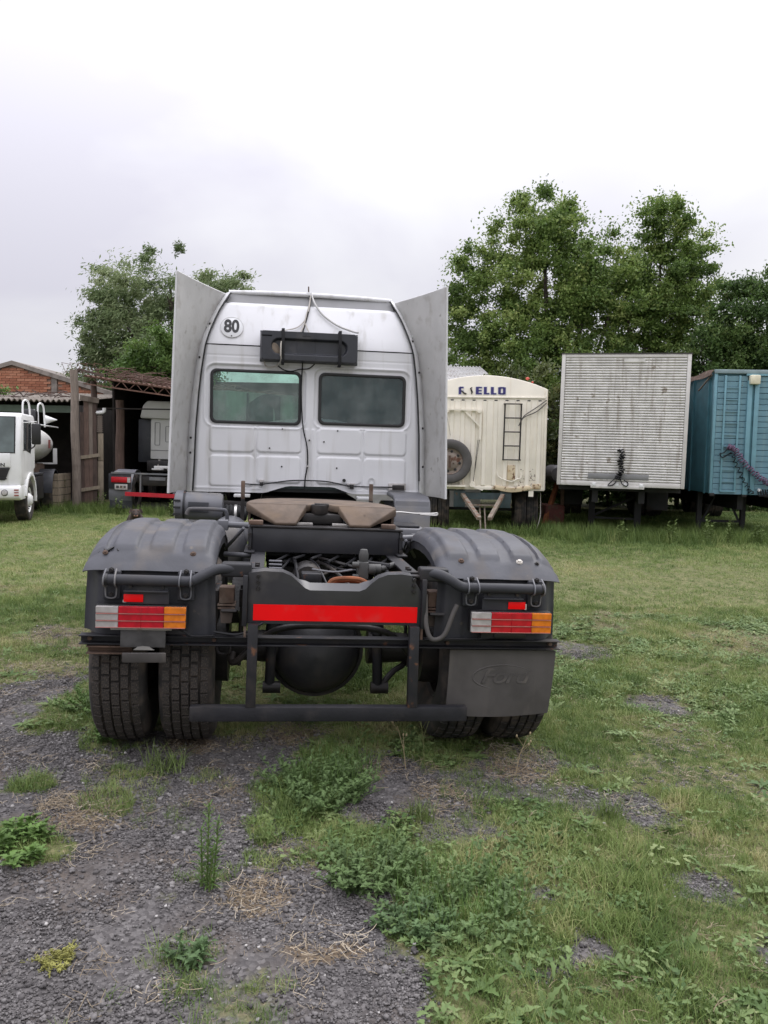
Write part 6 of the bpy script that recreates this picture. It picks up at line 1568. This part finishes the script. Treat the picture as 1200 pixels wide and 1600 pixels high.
def straw_mesh(name, n, rad, l0, l1, m, seed=0):
    r = np.random.default_rng(seed); V = []; F = []
    for i in range(n):
        a = r.uniform(0, 6.28); q = rad * math.sqrt(r.random()); L_ = r.uniform(l0, l1); h = r.uniform(0, 6.28); bend = r.normal(0, .5); z = r.uniform(.003, .016)
        p = np.array([q * math.cos(a), q * math.sin(a), z]); o = len(V)
        for k in range(4):
            hh = h + bend * k / 3
            if k: p = p + np.array([math.cos(hh), math.sin(hh), r.normal(0, .12)]) * L_ / 3
            sd = np.array([-math.sin(hh), math.cos(hh), 0]) * .0008
            V += [p - sd, p + sd + np.array([0, 0, .0006])]
        for k in range(3): F.append((o + 2 * k, o + 2 * k + 1, o + 2 * k + 3, o + 2 * k + 2))
    me = quads_mesh(name, V, F); me.materials.append(m); return me
GRASS_T = ((0.085, 0.145, 0.037), (0.157, 0.23, 0.06), (0.236, 0.299, 0.097), (0.372, 0.36, 0.164), (0.515, 0.452, 0.244))
WEED_T = ((0.068, 0.124, 0.037), (0.118, 0.186, 0.059), (0.174, 0.242, 0.09), (0.248, 0.292, 0.124))
GRASSM = mat('grass_blades', (0.09, 0.11, 0.03), 0.6, 0, 0.2, 3, tint=('INSTANCER', GRASS_T), trans=0.25, spec=0.3)
WEEDM = mat('weed_leaves', (0.07, 0.11, 0.03), 0.6, 0, 0.2, 3, tint=('INSTANCER', WEED_T), trans=0.2, spec=0.3)
STRAWM = mat('dry_straw', (0.30, 0.235, 0.14), 0.8, 0, 0.3, 3, tint=('INSTANCER', ((0.13, 0.10, 0.068), (0.22, 0.175, 0.12), (0.34, 0.285, 0.21), (0.5, 0.44, 0.35))), spec=0.2)
STONEM = mat('gravel_stone', (0.08, 0.075, 0.075), 0.9, 0, 0.3, 60, tint=('INSTANCER', ((0.055, 0.051, 0.051), (0.098, 0.091, 0.090), (0.143, 0.134, 0.132), (0.22, 0.208, 0.203), (0.48, 0.46, 0.44))), spec=0.25)
def scatter(name, label, meshes, X, Y, scl, tint, zoff=0.0, tilt=0.12):
    """points carrying rotation, scale, tint and a variant index; geometry nodes put a tuft on every point"""
    n = len(X)
    me = bpy.data.meshes.new(name)
    me.vertices.add(n)
    me.vertices.foreach_set('co', np.stack([X, Y, gz(X, Y) + zoff], 1).astype(np.float32).ravel())
    def attr(nm, ty, key, v):
        a = me.attributes.new(nm, ty, 'POINT'); a.data.foreach_set(key, np.ascontiguousarray(v).ravel())
    attr('rot', 'FLOAT_VECTOR', 'vector', np.stack([rng.normal(0, tilt, n), rng.normal(0, tilt, n), rng.uniform(0, 6.283, n)], 1).astype(np.float32))
    attr('scl', 'FLOAT', 'value', np.asarray(scl, np.float32))
    attr('tint', 'FLOAT', 'value', np.clip(tint, 0, 1).astype(np.float32))
    attr('kind', 'INT', 'value', rng.integers(0, len(meshes), n).astype(np.int32))
    o = link(name, me)
    ng = bpy.data.node_groups.new(name, 'GeometryNodeTree')
    ng.interface.new_socket('Geometry', in_out='INPUT', socket_type='NodeSocketGeometry')
    ng.interface.new_socket('Geometry', in_out='OUTPUT', socket_type='NodeSocketGeometry')
    nn = ng.nodes; ll = ng.links.new
    gi = nn.new('NodeGroupInput'); go = nn.new('NodeGroupOutput'); jn = nn.new('GeometryNodeJoinGeometry')
    def named(nm, ty):
        q = nn.new('GeometryNodeInputNamedAttribute'); q.data_type = ty; q.inputs['Name'].default_value = nm; return q.outputs['Attribute']
    for i, m_ in enumerate(meshes):
        src = bpy.data.objects.new(name + '_source', m_)
        oi = nn.new('GeometryNodeObjectInfo'); oi.inputs['Object'].default_value = src
        cmp_ = nn.new('FunctionNodeCompare'); cmp_.data_type = 'INT'; cmp_.operation = 'EQUAL'
        ints = [s_ for s_ in cmp_.inputs if s_.type == 'INT']
        ll(named('kind', 'INT'), ints[0]); ints[1].default_value = i
        ip = nn.new('GeometryNodeInstanceOnPoints')
        ll(gi.outputs[0], ip.inputs['Points']); ll(cmp_.outputs[0], ip.inputs['Selection']); ll(oi.outputs['Geometry'], ip.inputs['Instance'])
        rt_ = nn.new('FunctionNodeEulerToRotation'); ll(named('rot', 'FLOAT_VECTOR'), rt_.inputs[0])
        ll(rt_.outputs[0], ip.inputs['Rotation']); ll(named('scl', 'FLOAT'), ip.inputs['Scale'])
        ll(ip.outputs[0], jn.inputs[0])
    ll(jn.outputs[0], go.inputs[0])
    md = o.modifiers.new('scatter', 'NODES'); md.node_group = ng
    return tag(o, label, None, None, 'stuff')
def sample(n, y0, y1, half0, slope):
    y = np.sqrt(rng.uniform(y0 ** 2, y1 ** 2, n)); x = rng.uniform(-1, 1, n) * (half0 + slope * y) + 0.02 * y
    return x, y
def under_truck(x, y):
    xl = (x - TLOC[0]) * math.cos(TYAW) + (y - TLOC[1]) * math.sin(TYAW); yl = -(x - TLOC[0]) * math.sin(TYAW) + (y - TLOC[1]) * math.cos(TYAW)
    return xl, yl
def wheel_free(x, y):
    xl, yl = under_truck(x, y)
    return ~((np.abs(np.abs(xl) - .92) < .33) & ((np.abs(yl - AX) < .18) | (np.abs(yl - 4.35) < .18)))
tufts = [tuft_mesh('tuft', 16, .045, .03, .075, .0032, GRASSM, .75, 3, s) for s in range(3)] + [tuft_mesh('tuft', 10, .035, .05, .11, .0034, GRASSM, .9, 3, 9)]
farT = [tuft_mesh('tuft', 18, .10, .04, .085, .007, GRASSM, .8, 2, 20 + s) for s in range(3)]
X, Y, Sc, Ti = [], [], [], []
for (n, y0, y1) in ((22000, 2.0, 5.2), (22000, 5.2, 9.0)):
    x, y = sample(n, y0, y1, .5, .52)
    g, st = masks(x, y)
    p = sstep(.12, .75, g)
    k = (rng.random(n) < p) & wheel_free(x, y)
    X.append(x[k]); Y.append(y[k]); tall = fbm(x[k] * 1.9 + 8, y[k] * 1.9)
    Sc.append(.66 * (.55 + .75 * g[k]) * (.30 + 1.2 * tall) * (.6 + .8 * fbm(x[k] * 7, y[k] * 7 + 50)) * rng.uniform(.7, 1.25, k.sum()) * (1.0 if y0 < 5 else 1.15))
    Ti.append(.22 + .42 * st[k] + 1.0 * (fbm(x[k] * 2.3 + 31, y[k] * 1.6) - .5) + .7 * (fbm(x[k] * 9 + 3, y[k] * 9) - .5) + rng.normal(0, .17, k.sum()) - .10 * (tall - .5))
scatter('mown_grass', 'short mown grass and moss between the gravel patches', tufts, np.concatenate(X), np.concatenate(Y), np.concatenate(Sc), np.concatenate(Ti))
x, y = sample(60000, 8.8, 24, .5, .56)
g, st = masks(x, y)
right_green = sstep(11, 16, y) * sstep(0, 4, x)
scatter('far_grass', 'distant mown grass of the yard', farT, x, y, (.35 + .8 * fbm(x * .8, y * .8) + .35 * right_green) * rng.uniform(.5, 1.35, len(x)) * (.62 + .022 * y),
        .36 + .30 * st + .7 * (fbm(x * .7 + 31, y * .7) - .5) + .4 * (fbm(x * 3, y * 2) - .5) + rng.normal(0, .17, len(x)) - .20 * right_green)
# rough tall grass along the trailers, sheds and posts
roughT = [tuft_mesh('tuft', 16, .09, .12, .34, .009, GRASSM, .45, 3, 40 + s) for s in range(3)]
xs_, ys_ = [], []
for (x0, x1, y0, y1, n) in ((3.4, 9.5, 14.6, 17.2, 1700), (9.5, 14, 15.0, 17, 500), (.8, 3.6, 15.4, 16.8, 180), (-8.5, -3.5, 19.2, 20.6, 420), (-12.5, -8.5, 19.5, 22.6, 420), (3.3, 5, 16.5, 20, 500), (-8.9, -7.4, 20.2, 21.2, 220)):
    xs_.append(rng.uniform(x0, x1, n)); ys_.append(y0 + (y1 - y0) * rng.beta(2.2, 1.6, n))
x = np.concatenate(xs_); y = np.concatenate(ys_)
scatter('rough_grass', 'rough unmown grass along the trailer wheels and sheds', roughT, x, y, rng.uniform(.4, 1.15, len(x)) * (.6 + .7 * fbm(x, y)), .18 + rng.normal(0, .14, len(x)), tilt=.2)
# broad leaved ground weeds
ros = [rosette_mesh('rosette', 8, .05, .10, .34, 4, WEEDM, .3, s) for s in range(2)] + [creeper_mesh('creeper', 14, .07, .034, WEEDM, s) for s in range(3)]
x, y = sample(15000, 2.0, 8.5, .4, .5)
g, st = masks(x, y)
pw = sstep(.42, .62, fbm(x * 1.4 + 90, y * 1.4 + 4)) * sstep(.45, .8, g) * sstep(-1.0, .4, x) + .12 * sstep(.4, .8, g) + .35 * sstep(3.1, 2.3, y) * sstep(.2, .7, x)
k = (rng.random(len(x)) < pw * .8) & wheel_free(x, y)
scatter('ground_weeds', 'flat broad leaved weeds creeping through the grass', ros, x[k], y[k], rng.uniform(.45, 1.25, k.sum()), .46 + rng.normal(0, .24, k.sum()), tilt=.2)
# gravel and straw
stn = [stones_mesh('stones', 18, .06, .004, .012, STONEM, s) for s in range(4)] + [stones_mesh('stones', 5, .05, .012, .022, STONEM, 9)]
x, y = sample(42000, 1.9, 7.0, .5, .5)
g, st = masks(x, y)
k = (rng.random(len(x)) < sstep(.75, .25, g) * (.10 + .90 * sstep(.36, .54, fbm(x * 2.4, y * 2.4 + 7))) * (1 - .6 * sstep(.5, .9, st))) & wheel_free(x, y)
tv = np.minimum(.40 + rng.normal(0, .2, k.sum()), .78)
scatter('gravel', 'loose dark grey gravel stones', stn, x[k], y[k], rng.uniform(.7, 1.3, k.sum()), tv, tilt=.05)
one = [stones_mesh('stones', 1, .05, .006, .014, STONEM, 70 + q) for q in range(4)]
x, y = sample(3800, 1.9, 7.5, .5, .5)
g, st = masks(x, y)
k = (rng.random(len(x)) < sstep(.85, .3, g)) & wheel_free(x, y)
scatter('pale_pebbles', 'scattered pale pebbles and chips', one, x[k], y[k], rng.uniform(.5, 1.4, k.sum()) ** 1.5, rng.uniform(.72, 1.0, k.sum()), zoff=.006)
sw = [straw_mesh('straw', 12, .055, .015, .07, STRAWM, s) for s in range(4)]
x, y = sample(32000, 2.0, 9.0, .5, .5)
g, st = masks(x, y)
k = (rng.random(len(x)) < np.clip(sstep(.3, .85, st) * .9 * (1.05 - .6 * g) + .06, 0, 1)) & wheel_free(x, y)
scatter('straw_litter', 'dry straw and dead grass stems lying on the ground', sw, x[k], y[k], rng.uniform(.45, 1.3, k.sum()), .40 + rng.normal(0, .22, k.sum()), tilt=.12, zoff=.004)

# ------------------------------------------------------------------ single weeds one can point to
def smat(name, c, var=.25):
    return mat(name, c, 0.6, 0, var, 14, trans=0.2, spec=0.3)
def thistle(label, x, y, nst, h, rad, L0, L1, m, lobes=5, seed=0, name='thistle'):
    r = np.random.default_rng(seed)
    o = thing(name, label, 'weed', (x, y, gnd(x, y)))
    V, F = [], []; st = MB()
    for i in range(nst):
        a = r.uniform(0, 6.28); q = rad * math.sqrt(r.random()); bx, by = q * math.cos(a), q * math.sin(a)
        hh = h * r.uniform(.45, 1.0) * (1 - .35 * (q / max(rad, 1e-3)) ** 2); lx, ly = bx * .5 + r.normal(0, .02), by * .5 + r.normal(0, .02)
        st.tube([(bx, by, -.01), (bx + lx * .4, by + ly * .4, hh * .55), (bx + lx, by + ly, hh)], [.003, .0025, .0015], 4)
        for k in range(14):
            t = k / 13; c = np.array([bx + lx * t * t, by + ly * t * t, hh * t * .98 + .004]); an = k * 2.4 + r.uniform(-.4, .4); e = r.uniform(.1, .7) + .5 * t
            lobed_leaf(V, F, c, (math.cos(an) * math.cos(e), math.sin(an) * math.cos(e), math.sin(e)), (0, 0, 1), r.uniform(L0, L1) * (1.15 - .5 * t), r.uniform(.24, .36) * L1, lobes, r, .35)
    tag(st.build('stem', m, o), kind='stuff')
    me = quads_mesh('foliage', V, F); me.materials.append(m); me.shade_smooth(); link('foliage', me, o)
    return o
TH1 = smat('thistle_green', (0.105, 0.165, 0.058)); TH2 = smat('thistle_blue_green', (0.090, 0.150, 0.060)); HB = smat('herb_green', (0.105, 0.18, 0.045)); YG = smat('yellow_green', (0.24, 0.235, 0.065)); GG = smat('tuft_green', (0.13, 0.18, 0.055))
thistle('small isolated blue green thistle on the gravel near the bottom', -.60, 2.42, 7, .10, .045, .035, .06, TH2, 5, 1)
thistle('large feathery green thistle clump just behind the underrun bar', -.30, 3.72, 80, .19, .23, .03, .058, TH1, 5, 2)
thistle('dense green thistle clump in middle of foreground beside gravel', -.05, 2.98, 60, .15, .16, .03, .056, TH1, 5, 3)
thistle('broad dark thistle patch in the grass at lower centre', .28, 2.76, 80, .12, .24, .028, .052, TH1, 5, 4)
thistle('low blue green thistle sprouting in front of broad thistle patch', .12, 2.66, 24, .09, .12, .028, .05, TH2, 5, 5)
thistle('leafy bright herb clump at the left frame edge', -1.47, 3.06, 20, .09, .14, .045, .09, HB, 3, 6, 'broadleaf_weed')
thistle('green leafy weed growing against the left outer tyre', -1.78, 4.85, 70, .13, .20, .025, .05, HB, 4, 7, 'broadleaf_weed')
thistle('small green weed beside the foot of left tyre', -1.50, 4.30, 14, .10, .10, .04, .06, HB, 4, 8, 'broadleaf_weed')
# tall upright horseweed
hz = thing('horseweed', 'tall narrow upright weed with fine leaves standing on gravel', 'weed', (-.64, 2.84, gnd(-.64, 2.84)))
V, F = [], []; r = np.random.default_rng(11); st = MB()
for i, (bx, by, hh) in enumerate(((0, 0, .33), (.02, .015, .26), (-.02, .01, .22), (.012, -.02, .17))):
    st.tube([(bx, by, -.01), (bx * 1.3 + .004, by, hh * .5), (bx * 1.6 + .008, by, hh)], [.0035, .003, .0015], 5)
    for k in range(int(hh * 210)):
        t = (k + 1) / (hh * 210); c = np.array([bx * (1 + .6 * t) + .008 * t, by, hh * t]); an = k * 2.4; e = r.uniform(.3, .8) + .3 * t
        lobed_leaf(V, F, c, (math.cos(an) * math.cos(e), math.sin(an) * math.cos(e), math.sin(e)), (0, 0, 1), r.uniform(.04, .062) * (1.1 - .4 * t), .0075, 2, r, .25)
st.build('stem', GG, hz); me = quads_mesh('foliage', V, F); me.materials.append(smat('horseweed_green', (0.085, 0.15, 0.035))); me.shade_smooth(); link('foliage', me, hz)
def tuft_thing(label, x, y, n, rad, l0, l1, m, spread=.7, seed=0, wd=.0036):
    me = tuft_mesh('grass_tuft', n, rad, l0, l1, wd, m, spread, 4, seed); o = link('grass_tuft', me); o.location = (x, y, gnd(x, y)); return tag(o, label, 'grass tuft', 'loose grass tufts in the foreground')
tuft_thing('round pale grass tuft alone in worn grass right of centre', 1.09, 3.60, 110, .06, .07, .13, GG, .75, 1)
tuft_thing('dark green fine grass tuft on the far left gravel', -1.70, 3.68, 90, .08, .05, .10, GG, .9, 2)
tuft_thing('spreading grass tuft in straw left of tall upright weed', -1.25, 3.50, 120, .12, .06, .13, GG, .95, 3)
tuft_thing('coarse green grass tuft in front of the inner left tyre', -1.10, 3.92, 110, .10, .08, .16, GG, .95, 4, .005)
tuft_thing('short yellowish grass tuft on gravel right of tall upright weed', -.48, 3.22, 80, .07, .05, .10, GG, .75, 5)
tuft_thing('yellow green grass tuft at the front foot of large thistle clump', -.43, 3.50, 80, .06, .06, .13, GG, .8, 6)
tuft_thing('grass tuft in front of mud flap on straw', .50, 3.64, 70, .06, .06, .12, GG, .8, 7)
tuft_thing('grass tuft in front of the right end of underrun bar', .20, 3.50, 80, .06, .07, .14, GG, .6, 8)
tuft_thing('pale grass tuft at the right frame edge', 1.52, 2.98, 90, .08, .06, .12, GG, .8, 9)
tuft_thing('tall fine grass growing through the broad thistle patch at lower centre', .30, 2.82, 420, .26, .08, .17, HB, .45, 21, .0034)
tuft_thing('tall fine grass at the back of large thistle clump', -.22, 3.95, 260, .22, .10, .20, HB, .45, 22, .0036)
tuft_thing('fine grass around dense thistle clump beside gravel', .0, 3.05, 220, .18, .07, .15, GG, .5, 23, .0034)
thistle('yellow mossy cushion plant on bare soil at lower left', -1.01, 2.39, 40, .03, .05, .010, .018, YG, 2, 12, 'cushion_plant')
def stalk(label, x, y, h, lean, m, n=5, seed=0):
    r = np.random.default_rng(seed); o = thing('seed_stalk', label, 'weed', (x, y, gnd(x, y)))
    mb = MB(); top = Vector((lean, 0, h)); mb.tube([(0, 0, 0), (lean * .3, 0, h * .5), top], [.0028, .0022, .0014], 5)
    for k in range(n):
        t = .5 + .5 * k / n; p = Vector((lean * t * t, 0, h * t)); a = r.uniform(0, 6.28); q = p + Vector((.05 * math.cos(a), .05 * math.sin(a), .05 + .03 * r.random()))
        mb.tube([p, q], [.0018, .001], 4); mb.ball(q, (.005, .005, .009), 6, 4)
    mb.build('stem', m, o); return o
STK = smat('stalk_green', (0.16, 0.18, 0.07)); DRY = mat('dry_stalk', (0.30, 0.24, 0.14), 0.8)
stalk('pale flowering stalk standing below the underrun bar right half', .24, 4.08, .30, -.03, STK, 6, 1)
stalk('thin leaning dry stalk left of pale flowering stalk', .14, 4.05, .24, -.05, DRY, 3, 2)
stalk('thin upright stalk under the middle of underrun bar', -.02, 4.2, .25, -.03, STK, 2, 3)
stalk('dry yellow stalk in front of right rear tyre', .72, 4.05, .22, .06, DRY, 4, 4)
# tall weeds in front of the dark trailers and sheds
wl = ['seeding weed before aluminium trailer landing leg', 'pale tall weed right of aluminium trailer centre', 'tall weed between aluminium and blue trailers', 'leafy weed under the blue trailer front', 'leafy weed under aluminium trailer left half', 'weed at the right frame edge below blue trailer', 'weed at the foot of brown post by the carport', 'weed in front of the parked white tractor', 'tall weed beside big timber post base', 'weed beneath red underrun bar of parked tractor']
for i, ((x, y, h), lb) in enumerate(zip(((5.6, 15.2, .55), (6.15, 15.0, .7), (6.7, 15.3, .55), (7.3, 15.2, .45), (4.6, 15.2, .5), (7.9, 15.0, .5), (-7.3, 20.2, .7), (-6.6, 19.5, .6), (-8.6, 20.9, 1.1), (-5.2, 19.5, .5)), wl)):
    thistle(lb, x, y, 5, h, .10, .10, .18, GG, 3, 30 + i, 'tall_weed')
